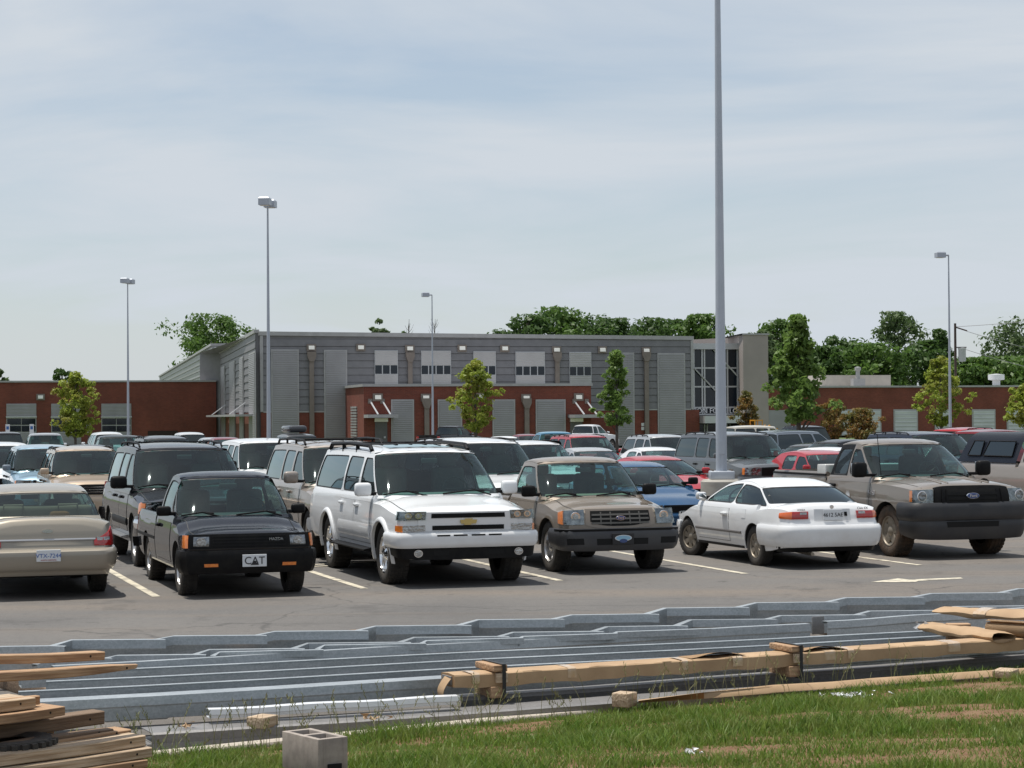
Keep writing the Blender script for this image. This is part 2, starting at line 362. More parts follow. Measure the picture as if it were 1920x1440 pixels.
def downspout(fc, x, ya, yb, off):
    u, z1 = fc.uz(x, ya, off); z0 = 0.0 if yb is None else fc.uz(x, yb, off)[1]
    d = MB().box(u - .2, u + .2, off - .32, off - .06, z0, z1 - .7).build('downspout', M_DSP, fc.root)
    b = MB(); b.prism([(-.2, -.75), (.2, -.75), (.38, -.3), (.38, .1), (-.38, .1), (-.38, -.3)], lambda a, c, k: (u + a, (off - .45, off - .06)[k], z1 + c)); b.build('conductor_head', M_DSP, d)
def wall_light(fc, x, y, off, sc=1.0):
    u, z = fc.uz(x, y, off); l = MB().box(u - .42 * sc, u + .42 * sc, off - .12, off - .03, z - .32 * sc, z + .32 * sc).build('wall_light', M_DSP, fc.root)
    b = MB(); b.prism([(-.12, -.16 * sc), (-.12, .18 * sc), (-.28, .14 * sc), (-.34, -.16 * sc)], lambda a, c, k: (u + (-.25, .25)[k] * sc, off + a, z + c)); b.build('lens', M_LAMPG, l)

def px_at(px, Y): return (px - 960) * Y / FPX
A = (px_at(488, 181.0), 181.0)
mb_ = Facade(A, R_(13.5), 'school_building', 'long two storey grey metal clad building with brick base')
U1, ZT1 = mb_.uz(1298, 631); _, ZT0 = mb_.uz(488, 622); ZT = (ZT0 + ZT1) / 2
_, ZB = mb_.uz(560, 773)
# core walls
b = MB(); b.add([(0, .06, 0), (U1, .06, 0), (U1, .06, ZT1), (0, .06, ZT0), (0, 60, 0), (U1, 30, 0), (U1, 30, ZT1), (0, 60, ZT0)], [(0, 1, 2, 3), (1, 5, 6, 2), (3, 2, 6, 7), (5, 4, 7, 6)])
b.build('wall', M_SIDING, mb_.root)
MB().box(0.02, U1 + .6, -.06, .055, 0, ZB).build('brick_base', M_BRICK, mb_.root)
courses(mb_, .25, U1 - .2, ZB + .1, min(ZT0, ZT1) - .3, 10, -.02, M_SIDING)
b = MB(); b.prism([(0, 0)] * 1 + [(0, .35), (1, .35), (1, 0)], lambda a, c, k: (-.1 + a * (U1 + .2), (-.14, .5)[k], lerp(ZT0, ZT1, a) - .32 + c)); b.build('parapet_cap', M_TRIM, mb_.root)
MB().box(-.02, .24, -.12, -.0, ZB + .05, ZT0 - .35).build('corner_trim', M_TRIM, mb_.root)
MB().box(U1 - .19, U1 + .05, -.12, -.0, ZB + .05, ZT1 - .36).build('corner_trim', M_TRIM, mb_.root)
MB().box(.25, U1 - .2, -.1, -.061, ZB - .02, ZB + .1).build('base_flashing', M_TRIM, mb_.root)
for x0, x1, y in ((508, 560, 655), (607, 650.5, 656), (1153, 1188.5, 661), (1232, 1284, 662)): tall_panel(mb_, x0, x1, y, -.05)
for x0, x1, n, dy in ((702, 745.5, 3, 0), (789, 845, 4, .6), (887, 929, 3, 1.5), (966, 1021, 4, 2.3), (1067, 1108, 3, 3)):
    window_strip(mb_, x0, x1, 657 + dy, 684 + dy, 702 + dy, 722 + dy * .5, n, -.05)
for x in (583.5, 1210.5): downspout(mb_, x, 662, None, -.05)
for x in (768, 1043.5): downspout(mb_, x, 663, 723, -.05)
for x, y in ((583.5, 652), (676, 651.5), (768, 653.5), (866, 653), (946, 653.5), (1043, 656), (1129, 656), (1211, 657.5)): wall_light(mb_, x, y, -.06)
# signs on the wall
for y in (796, 803.5):
    r = mb_.rect(1202, y - 3, 1211, y + 3); mb_.box('notice_plate', r, -.12, -.065, M_WHITE)
# projecting brick block
OFF = -10.0
r = mb_.rect(682, 725, 1108, 845, OFF); BU0, BU1, _, BZ = r; r = (BU0, BU1, 0, BZ)
b = MB().box(BU0, BU1, OFF, -.13, 0, BZ); blk = b.build('entrance_block', M_BRICK, mb_.root)
MB().box(BU0 - .12, BU1 + .12, OFF - .12, -.14, BZ + .004, BZ + .22).build('parapet_cap', M_TRIM, blk)
for x0, x1 in ((733, 776), (820.5, 866), (923, 965.5), (1004, 1060)):
    q = list(mb_.rect(x0, 749, x1, 845, OFF)); q[2] = .02
    p = MB().box(q[0], q[1], OFF - .08, OFF - .004, q[2], q[3]).build('panel_frame', M_TRIM, mb_.root); mb_.box('ribbed_panel', (q[0] + .13, q[1] - .13, q[2] + .05, q[3] - .13), OFF - .12, OFF - .081, M_RIB, p)
for x in (799, 986.5): downspout(mb_, x, 749, None, OFF)
for x, y in ((708, 745), (798, 745.5), (902, 744), (986, 746), (1084.5, 744.5)): wall_light(mb_, x, y, OFF, 1.0)
for x0, x1, xd in ((682, 738, 703), (1065, 1121, 1069)):
    q = mb_.rect(x0, 777.5, x1, 783.5, OFF); c = MB().box(q[0], q[1], OFF - 2.2, OFF - .01, q[2], q[3]).build('canopy', M_TRIM, mb_.root)
    for xx in (x0 + 12, x0 + 35):
        u, z = mb_.uz(xx, 759, OFF); MB().tube([(u, OFF - .05, z + .3), (u + .35, OFF - 1.9, q[3])], .07, 6).build('tie_rod', M_FRAME, c); MB().box(u - .18, u + .18, OFF - .1, OFF - .01, z + .1, z + .5).build('anchor_plate', M_DSP, c)
    u, z = mb_.uz(xd + 11, 787.5, OFF); MB().box(u - .55, u + .55, OFF - .35, OFF - .02, z - .15, z + .15).build('door_light', M_LAMPG, c)
    q = list(mb_.rect(xd, 791.5, xd + 23, 845, OFF)); q[2] = .02
    d = MB().box(q[0], q[1], OFF - .05, OFF - .003, 0.02, q[3]).build('door', M_DOOR, mb_.root); MB().box(q[1] - .3, q[1] - .15, OFF - .12, OFF - .05, 1.0, 1.15).build('handle', M_FRAME, d)
# louvres on the return of the block
for k in range(14):
    MB().box(BU0 - .1, BU0 - .003, OFF + 3.4, OFF + 6.4, .4 + k * .24, .56 + k * .24).build('louvre_slat', M_TRIM, blk)
# glazed entrance bay and stucco tower
GW0, GZ1 = mb_.uz(1301, 655, 2.0); GW1, _ = mb_.uz(1383, 655, 2.0); _, GZ0 = mb_.uz(1340, 777, 2.0); _, GZ2 = mb_.uz(1340, 644, 2.0)
bay = MB().box(GW0 - .6, GW1 + 1.5, 2.3, 20, 0, GZ2 - .1).build('entrance_bay', M_SIDING, mb_.root)
MB().box(GW0 - .6, GW1 + .6, 1.7, 2.29, GZ1, GZ2).build('fascia', M_FRAME, bay)
NC, NR = 5, 5; cols = [1301, 1316.5, 1321, 1342, 1364, 1383]; rws = [655, 690, 725, 764, 777]
for i in range(len(cols) - 1):
    for j in range(len(rws) - 1):
        q = mb_.rect(cols[i], rws[j], cols[i + 1], rws[j + 1], 2.0); mb_.box('pane', (q[0] + .07, q[1] - .07, q[2] + .07, q[3] - .07), 2.10, 2.28, M_PANE, bay)
for x in cols: u, _ = mb_.uz(x, 700, 2.0); MB().box(u - .07, u + .07, 1.98, 2.29, GZ0, GZ1).build('mullion', M_FRAME, bay)
for y in rws[1:]: _, z = mb_.uz(1340, y, 2.0); MB().box(GW0, GW1, 2.0, 2.295, z - .07, z + .07).build('transom', M_FRAME, bay)
for (xa, ya, xb, yb) in ((1338, 656, 1382, 704), (1302, 691, 1345, 736)):
    ua, za = mb_.uz(xa, ya, 1.9); ub, zb = mb_.uz(xb, yb, 1.9); MB().tube([(ua, 1.9, za), (ub, 1.9, zb)], .07, 6).build('brace_rod', M_FRAME, bay)
q = mb_.rect(1305, 780, 1386, 793.5, 1.0); MB().box(q[0], q[1], -1.5, 2.29, q[2], q[3]).build('canopy', M_FRAME, bay)
q = mb_.rect(1307, 796, 1386, 845, 2.0)
MB().box(q[0], q[1], 2.12, 2.29, .02, q[3]).build('entrance_glazing', M_PANE, bay)
for x in (1307, 1321, 1326, 1364, 1369): u, _ = mb_.uz(x, 800, 2.0); MB().box(u - .06, u + .06, 2.0, 2.11, .02, q[3]).build('mullion', M_FRAME, bay)
for txt, x in (('TION FO', 1321), ('LCO', 1380)):
    me = text_mesh(txt, .66, .03); me.materials.append(M_WHITE); u, z = mb_.uz(x, 770.5, 1.8); link('lettering', me, bay, (u, 1.8, z), (math.pi / 2, 0, 0))
tw0, tz = mb_.uz(1393, 628, -1.0); tw1, _ = mb_.uz(1440, 628, -1.0); twl = mb_.uz(1384, 628, 4.0)[0]
b = MB(); pl = [(twl, 5.5), (tw0, -1.0), (tw1, -1.0), (tw1, 16.0), (twl - 9, 24.0)]
b.add([(x, y, 0) for x, y in pl] + [(x, y, tz) for x, y in pl], [(0, 1, 6, 5), (1, 2, 7, 6), (2, 3, 8, 7), (3, 4, 9, 8), (4, 0, 5, 9), (5, 6, 7, 8, 9)])
twr = b.build('stair_tower', M_TOWER, mb_.root); b = MB(); pl2 = [(tw0 - .1, -1.1), (tw1 + .1, -1.1), (tw1 + .1, 16)]
b.add([(x, y, z) for z in (tz + .004, tz + .14) for x, y in pl2], [(0, 1, 4, 3), (1, 2, 5, 4), (3, 4, 5), (2, 1, 0)]); b.build('parapet_cap', M_TRIM, twr)
# sunlit side wall of the main building
SIDE_ANG = R_(90 + 11.0)
class Sub(Facade):
    def __init__(s, A, ang, root): s.A = Vector((A[0], A[1], 0)); s.ew = Vector((math.cos(ang), math.sin(ang), 0)); s.nw = Vector((-math.sin(ang), math.cos(ang), 0)); s.z0 = zg(A[1]) - .1; s.root = root
sroot = link('side_wing', None, mb_.root, (-.35, .1, 0), (0, 0, SIDE_ANG - R_(13.5)))
sw = Sub((A[0] - .35, A[1] + .1), SIDE_ANG, sroot)          # local x runs away from the camera, local y = + to the left
SL = sw.uz(397, 665)[0]; SZ = ZT0 - .1
MB().box(.3, SL, -9, -.06, 0, SZ).build('wall', M_SIDING, sroot)
MB().box(.3, SL, -.055, .03, 0, ZB).build('brick_base', M_BRICK, sroot)
h = (SZ - ZB) / 10
for i in range(10):
    z0 = ZB + .06 + i * h
    MB().prism([(-.05, z0 + .01), (.07, z0 + .01), (.07, z0 + .06), (.02, z0 + h - .03), (-.05, z0 + h - .01)], lambda a, c, k: ((.4, SL)[k], a, c)).build('siding_panel', M_SIDING, sroot)
MB().box(.2, SL + .2, -.3, .16, SZ + .004, SZ + .3).build('parapet_cap', M_TRIM, sroot)
for x0, x1, y in ((408, 399, 694), (424, 417, 686), (443, 433, 676), (459, 452, 668), (482, 470, 658)):
    ua, za = sw.uz(x0, y); ub, _ = sw.uz(x1, y); za = min(za, SZ - .5)
    p = MB().box(ua, ub, .075, .16, .02, za).build('panel_frame', M_TRIM, sroot); MB().box(ua + .3, ub - .3, .161, .2, .05, za - .15).build('ribbed_panel', M_RIB, p)
for x0, x1 in ((478, 415), (392, 375)):
    ua, z = sw.uz(x0, 786); ua = max(ua, 2.0)
    if x1 == 375: ua, ub = SL - 3, SL + 6
    else: ub = sw.uz(x1, 788)[0]
    c = MB().box(ua, ub, .2, 1.7, 2.9, 3.1).build('canopy', M_TRIM, sroot)
    for t in (.2, .8): MB().tube([(lerp(ua, ub, t), .1, 4.2), (lerp(ua, ub, t), 1.6, 3.1)], .05, 6).build('tie_rod', M_FRAME, c)

# left brick wing
LA = (px_at(397, 238), 238.0); lang = R_(13.5)
lw = Facade((LA[0], LA[1]), lang, 'brick_wing', 'low dark brick wing at far left with glazed garage doors')
LU0, LZ = lw.uz(-260, 709); _, LZ = lw.uz(300, 713)
MB().box(LU0, .5, 0, 30, 0, LZ - .2).build('wall', M_BRICK, lw.root); MB().box(LU0 - .1, .5, -.15, 30.1, LZ - .196, LZ).build('parapet_cap', M_TRIM, lw.root)
for x0, x1 in ((12, 68), (96, 152), (190, 246), (-72, -16)):
    r = lw.rect(x0, 757, x1, 845); g = MB().box(r[0], r[1], -.1, -.003, .02, r[3]).build('garage_door', M_TRIM, lw.root)
    t = lw.rect(x0 + 1, 758, x1 - 1, 780.5); lw.box('infill_panel', t, -.15, -.101, M_RIB, g)
    t = lw.rect(x0 - 1, 780.8, x1 + 1, 783); lw.box('lintel', t, -.3, -.101, M_FRAME, g)
    for (ya, yb) in ((785, 796.5), (798.5, 809.5)):
        for (xa, xb) in ((x0 + 1.5, (x0 + x1) / 2 - .6), ((x0 + x1) / 2 + .6, x1 - 1.5)):
            t = lw.rect(xa, ya, xb, yb); lw.box('pane', t, -.13, -.101, M_PANE, g)
    t = list(lw.rect(x0 + 1, 812, x1 - 1, 845)); t[2] = .05; lw.box('infill_panel', t, -.15, -.101, M_RIB, g)
wall_light(lw, 76, 744.5, 0, 1.1)
r = list(lw.rect(277, 808, 333, 845)); r[2] = .02; lw.box('dock_door', r, -.08, -.003, mat('dark_door', (.03, .015, .012), .7), lw.root)
# right brick wing
RA = (px_at(1436, 285), 285.0); rw = Facade(RA, R_(15), 'brick_wing', 'long low brick wing on the right with a row of pale roller doors')
RU1, RZ = rw.uz(2150, 725); _, RZ = rw.uz(1700, 723)
MB().box(0, RU1, 0, 35, 0, RZ - .25).build('wall', M_BRICK, rw.root); MB().box(-.1, RU1, -.2, 35.1, RZ - .246, RZ).build('parapet_cap', M_TRIM, rw.root)
M_SLAT = rib_mat('roller_slats', (.52, .54, .55), .5)
for x0, x1 in ((1570, 1652), (1675, 1720.5), (1752, 1782), (1822, 1866), (1887, 1935), (1960, 2008)):
    r = list(rw.rect(x0, 767.5, x1, 845)); r[2] = .02; g = MB().box(r[0], r[1], -.08, -.003, .02, r[3]).build('roller_door', M_TRIM, rw.root)
    n = 6; hh = (r[3] - .3) / n
    for k in range(n): MB().box(r[0] + .2, r[1] - .2, -.14, -.081, .1 + k * hh + .02, .1 + (k + 1) * hh - .02).build('door_panel', M_SLAT, g)
r = list(rw.rect(1441, 769, 1482, 845)); r[2] = .02; rw.box('wall_panel', r, -.1, -.003, M_RIB)
q = rw.rect(1540, 703.5, 1670, 722, 6.0); MB().box(q[0], q[1], 6, 14, RZ - .1, q[3]).build('roof_housing', mat('cream_panel', (.52, .47, .41), .7, 0, (.46, .42, .37), 1), rw.root)
u, z = rw.uz(1609, 706, 4.0); ac = MB().box(u - .9, u + .9, 3.6, 4.6, RZ, z - .3).build('rooftop_unit', M_TRIM, rw.root); MB().lathe([(.3, 0), (.3, 1.1), (.45, 1.2), (.45, 1.6), (0, 1.7)], 10, 'z', (u, 4.1, z - .3)).build('vent_pipe', M_TRIM, ac)
u, z = rw.uz(1868, 712, 4.0); MB().lathe([(.55, -1.2), (.55, -.1), (1.15, 0), (1.15, .75), (0, .85)], 14, 'z', (u, 4, z), 0).build('roof_vent', M_WHITE, rw.root, 40)
# tall hall behind the left wing
GA = (px_at(398, 262), 262.0); gang = R_(90 + 11.5)
gh = thing('metal_hall', 'tall pale metal hall receding behind the left brick wing', 'building', (GA[0], GA[1], zg(262)), gang)
gz = 2.28 + (783.5 - 648) / FPX * 262 - zg(262)
M_HALL = rib_mat('hall_cladding', (.30, .31, .30), .6)
MB().box(0, 200, -14, 0, 0, gz).build('wall', M_HALL, gh); MB().box(-.2, 200, -14, .2, gz + .004, gz + .3).build('parapet_cap', M_TRIM, gh)
for k in range(14): MB().box(.1, 199, .004, .09, gz - .15 - k * .8, gz - .1 - k * .8).build('cladding_joint', M_SIDING, gh)
w_ = MB().box(-.12, -.003, -2.9, -.3, gz - 1.3, gz - .15).build('window', M_WHITE, gh); MB().box(-.16, -.121, -2.75, -.45, gz - 1.15, gz - .3).build('pane', M_PANE, w_)

# ------------------------------------------------------------------ lamp posts
def lamp_post(px, Y, heads, label, base=True, top=12.0, r0=.102, aim=None):
    x = px_at(px, Y); z = zg(Y); t = thing('lamp_post', label, 'lamp post', (x, Y, z), 0, 'parking lot lamp posts')
    if base:
        MB().lathe([(0.0, 1.13), (.33, 1.13), (.375, 1.09), (.38, 0.0)], 28, 'z').build('concrete_footing', M_CONC, t, 40)
    zb = 1.13 if base else 0.6
    if not base: MB().lathe([(0, .6), (.33, .6), (.36, .57), (.36, 0)], 20).build('concrete_footing', M_CONC, t, 40)
    MB().lathe([(r0, zb + .02), (lerp(r0, r0 * .38, .5), (zb + top - z) / 2), (r0 * .38, top - z)], 16).build('pole', M_POLE, t, 50)
    MB().rbox(-.215, .215, -.215, .215, zb + .002, zb + .15, .02).build('base_cover', M_POLE, t, 40)
    if base:
        MB().box(-.05, .05, -r0 * .97 - .012, -r0 * .97 + .03, zb + .45, zb + .70).build('hand_hole_cover', M_POLE, t)
        for q in range(4): MB().lathe([(0, .03), (.022, .03), (.022, 0)], 6, 'z', (.17 * (1, -1, 1, -1)[q], .17 * (1, 1, -1, -1)[q], zb + .15)).build('anchor_bolt', M_DSP, t)
    for (a, dz) in heads:
        c, s_ = math.cos(a), math.sin(a)
        P = lambda u, v, wz: (c * u - s_ * v, s_ * u + c * v, top - z + wz + dz)
        b = MB(); b.add([P(u, v, wz) for wz, e in ((-.16, .0), (.14, .0), (.2, .05)) for (u, v) in ((.26 + e, -.25 + e), (.82 - e, -.25 + e), (.82 - e, .25 - e), (.26 + e, .25 - e))],
            [(3, 2, 1, 0), (0, 1, 5, 4), (1, 2, 6, 5), (2, 3, 7, 6), (3, 0, 4, 7), (4, 5, 9, 8), (5, 6, 10, 9), (6, 7, 11, 10), (7, 4, 8, 11), (8, 9, 10, 11)])
        hd = b.build('lamp_head', M_POLE, t); MB().add([P(u, v, wz) for wz in (-.175, -.162) for (u, v) in ((.34, -.18), (.74, -.18), (.74, .18), (.34, .18))], [(3, 2, 1, 0), (0, 1, 5, 4), (1, 2, 6, 5), (2, 3, 7, 6), (3, 0, 4, 7)]).build('lens', M_LAMPG, hd)
        MB().tube([P(0, 0, 0), P(.32, 0, 0)], .06, 8).build('arm', M_POLE, t)
    return t
lamp_post(1351.5, 37.2, [(R_(200), 0), (R_(20), 0)], 'nearest and tallest lamp post, on a round concrete footing behind the white coupe')
lamp_post(503.5, 94, [(R_(84), 0), (R_(264), 0)], 'twin headed lamp post in front of the corner of the grey building', False)
lamp_post(240, 147, [(R_(80), 0), (R_(260), 0)], 'twin headed lamp post in front of the left brick wing', False)
lamp_post(811, 166, [(R_(195), 0)], 'single headed lamp post in front of the grey building windows', False)
lamp_post(1781, 128, [(R_(190), 0)], 'single headed lamp post on the right in front of the roller doors', False)
# utility pole with transformer and wires
UP = (px_at(1792, 300), 300.0); up = thing('utility_pole', 'dark wooden utility pole with grey transformer above the right wing', 'utility pole', (UP[0], UP[1], zg(300)))
uz_ = 2.28 + (772 - 604) / FPX * 300 - zg(300)
M_UPOLE = mat('creosote_wood', (.075, .05, .042), .9, 0, (.05, .035, .03), 2)
MB().tube([(0, 0, 0), (0, 0, uz_)], [.24, .17], 10).build('pole', M_UPOLE, up, 50)
tz_ = uz_ - 3.6; MB().lathe([(0, -1.9), (.5, -1.9), (.55, -1.7), (.55, -.2), (.62, 0), (0, .12)], 14, 'z', (.95, -.1, tz_)).build('transformer', mat('transformer_grey', (.35, .37, .37), .5), up, 40)
MB().box(.1, 1.6, -.1, .1, tz_ + .05, tz_ + .2).build('bracket', M_UPOLE, up)
M_WIRE = mat('wire', (.16, .16, .17), .6)
def wire(a, bb, sag): return MB().tube([tuple(lerp(a[k], bb[k], t / 14) - (sag * 4 * (t / 14) * (1 - t / 14) if k == 2 else 0) for k in range(3)) for t in range(15)], .035, 4)
wire((0, 0, uz_ - .6), (40, 60, uz_ - 4.2), .8).build('wire', M_WIRE, up); wire((0, 0, uz_ - .5), (40, -30, uz_ + 4.5), 1.0).build('wire', M_WIRE, up); wire((.9, 0, tz_), (40, 60, uz_ - 8), .6).build('wire', M_WIRE, up)
MB().tube([(.2, 0, uz_ - .6), (1.9, .9, uz_ - 1.05)], .1, 6).build('insulator', M_UPOLE, up)
# parking signs near the left wing
for px, lab in ((14, 'blue and white parking sign, leftmost by the brick wing'), (59, 'blue and white parking sign in front of the first garage door'), (165, 'blue and white parking sign right of the small yellow green tree')):
    Y = 158.0; t = thing('parking_sign', lab, 'sign', (px_at(px, Y), Y, zg(Y)), 0, 'accessible parking signs')
    MB().tube([(0, .03, 0), (0, .03, 2.0)], .05, 6).build('post', M_UPOLE, t); z1 = 2.28 + (785 - 797) / FPX * Y * -1 * 0 - zg(Y)
    MB().box(-.16, .16, -.02, .02, 1.45, 2.25).build('sign_plate', M_WHITE, t); MB().box(-.1, .1, -.026, -.021, 1.85, 2.1).build('symbol', mat('sign_blue', (.03, .12, .35), .5), t)
# ------------------------------------------------------------------ vehicle materials
def paint_mat(name, col, metal=.0, dirt=.25, rough=.42, coat=1.0):
    if name in MATS: return MATS[name]
    m = bpy.data.materials.new('paint_' + name); m.use_nodes = True; MATS[name] = m; t = m.node_tree; p = t.nodes['Principled BSDF']; L = t.links.new
    c = t.nodes.new('ShaderNodeTexCoord'); sp = t.nodes.new('ShaderNodeSeparateXYZ'); L(c.outputs['Object'], sp.inputs[0])
    n = t.nodes.new('ShaderNodeTexNoise'); n.inputs['Scale'].default_value = 2.6; n.inputs['Detail'].default_value = 7; n.inputs['Roughness'].default_value = .65; L(c.outputs['Object'], n.inputs[0])
    # road dust thrown up on the lower body
    a = t.nodes.new('ShaderNodeMapRange'); a.inputs[1].default_value = .95; a.inputs[2].default_value = .25; a.inputs[3].default_value = 0.05; a.inputs[4].default_value = 1; L(sp.outputs[2], a.inputs[0])
    r = t.nodes.new('ShaderNodeMapRange'); r.inputs[1].default_value = .38; r.inputs[2].default_value = .72; L(n.outputs['Fac'], r.inputs[0])
    mu = t.nodes.new('ShaderNodeMath'); mu.operation = 'MULTIPLY'; L(a.outputs[0], mu.inputs[0]); L(r.outputs[0], mu.inputs[1])
    m2 = t.nodes.new('ShaderNodeMath'); m2.operation = 'MULTIPLY'; L(mu.outputs[0], m2.inputs[0]); m2.inputs[1].default_value = dirt
    x = t.nodes.new('ShaderNodeMix'); x.data_type = 'RGBA'; x.inputs['A'].default_value = (*col, 1); x.inputs['B'].default_value = (.30, .22, .15, 1); L(m2.outputs[0], x.inputs['Factor']); L(x.outputs['Result'], p.inputs['Base Color'])
    p.inputs['Metallic'].default_value = metal; p.inputs['Roughness'].default_value = rough
    p.inputs['Coat Weight'].default_value = coat; p.inputs['Specular IOR Level'].default_value = .05
    rr = t.nodes.new('ShaderNodeMapRange'); rr.inputs[3].default_value = .015; rr.inputs[4].default_value = .07; L(n.outputs['Fac'], rr.inputs[0]); L(rr.outputs[0], p.inputs['Coat Roughness'])
    return m
def glass_mat(name, tint, refl=1.0):
    m = bpy.data.materials.new(name); m.use_nodes = True; t = m.node_tree; t.nodes.clear(); L = t.links.new
    o = t.nodes.new('ShaderNodeOutputMaterial'); tr = t.nodes.new('ShaderNodeBsdfTransparent'); tr.inputs[0].default_value = (*tint, 1)
    gl = t.nodes.new('ShaderNodeBsdfGlossy'); gl.inputs['Roughness'].default_value = .025; gl.inputs[0].default_value = (.84, .98, 1, 1)
    df = t.nodes.new('ShaderNodeBsdfDiffuse'); df.inputs[0].default_value = (.55, .52, .47, 1)
    lw = t.nodes.new('ShaderNodeLayerWeight'); lw.inputs[0].default_value = .5; pw = t.nodes.new('ShaderNodeMath'); pw.operation = 'POWER'; L(lw.outputs['Facing'], pw.inputs[0]); pw.inputs[1].default_value = 5.0; fr = t.nodes.new('ShaderNodeMath'); fr.operation = 'MULTIPLY_ADD'; L(pw.outputs[0], fr.inputs[0]); fr.inputs[1].default_value = .93; fr.inputs[2].default_value = .055
    mx0 = t.nodes.new('ShaderNodeMixShader'); mx0.inputs[0].default_value = .014; L(tr.outputs[0], mx0.inputs[1]); L(df.outputs[0], mx0.inputs[2])
    mu = t.nodes.new('ShaderNodeMath'); mu.operation = 'MULTIPLY'; mu.inputs[1].default_value = refl; L(fr.outputs[0], mu.inputs[0])
    mx = t.nodes.new('ShaderNodeMixShader'); L(mu.outputs[0], mx.inputs[0]); L(mx0.outputs[0], mx.inputs[1]); L(gl.outputs[0], mx.inputs[2]); L(mx.outputs[0], o.inputs[0])
    return m
G_CLEAR = glass_mat('windshield_glass', (.50, .74, .71)); G_SIDE = glass_mat('side_glass', (.46, .58, .55)); G_DARK = glass_mat('privacy_glass', (.045, .045, .05), 1.3); G_LENS = glass_mat('lamp_cover', (.9, .92, .92))
BLK = mat('black_plastic', (.0045, .0045, .0055), .5, 0, (.010, .0095, .009), 9, spec=.16); SEAL = mat('rubber_seal', (.012, .012, .013), .6); UNDER = mat('underbody', (.012, .012, .012), .9)
INT = mat('interior', (.05, .05, .047), .85); INTG = mat('interior_grey', (.085, .084, .08), .85, 0, (.06, .058, .056), 6); INTT = mat('interior_tan', (.26, .21, .155), .85)
TYRE = mat('tyre_rubber', (.022, .021, .02), .82, 0, (.05, .043, .036), 5, .3, 60); TYRE_MUD = mat('tyre_muddy', (.10, .062, .038), .9, 0, (.032, .026, .021), 6, .5, 40)
RIM = mat('rim_alloy', (.55, .55, .56), .28, .9, (.38, .36, .34), 8); RIMD = mat('rim_dusty', (.33, .29, .24), .5, .6, (.22, .19, .15), 8); RIMCH = mat('rim_chrome', (.8, .8, .8), .1, 1.0)
CHROME = mat('chrome', (.85, .85, .86), .08, 1.0); REFL = mat('lamp_reflector', (.34, .35, .36), .14, 1.0, (.10, .105, .11), 12, .8, 12); AMBER = mat('amber_lens', (.75, .22, .03), .15, 0, (.6, .15, .02), 30, coat=1); RED = mat('red_lens', (.42, .014, .012), .12, 0, (.30, .01, .01), 14, coat=1); REDO = mat('orange_red_lens', (.62, .12, .02), .15, coat=1); LENSW = mat('clear_lens', (.50, .50, .49), .10, .75, (.30, .30, .30), 18, .6, 30)
HOLE = mat('dark_hole', (.004, .004, .004), .9); GOLD = mat('gold_badge', (.55, .42, .16), .3, .6); BLUEB = mat('blue_badge', (.015, .05, .18), .25, 0, coat=1); PLATE = mat('plate_white', (.62, .64, .66), .5); PLTXT = mat('plate_blue', (.06, .13, .38), .5); DTXT = mat('dark_text', (.012, .012, .014), .5); PLRED = mat('plate_red', (.4, .05, .05), .5)
WHEELCACHE = {}
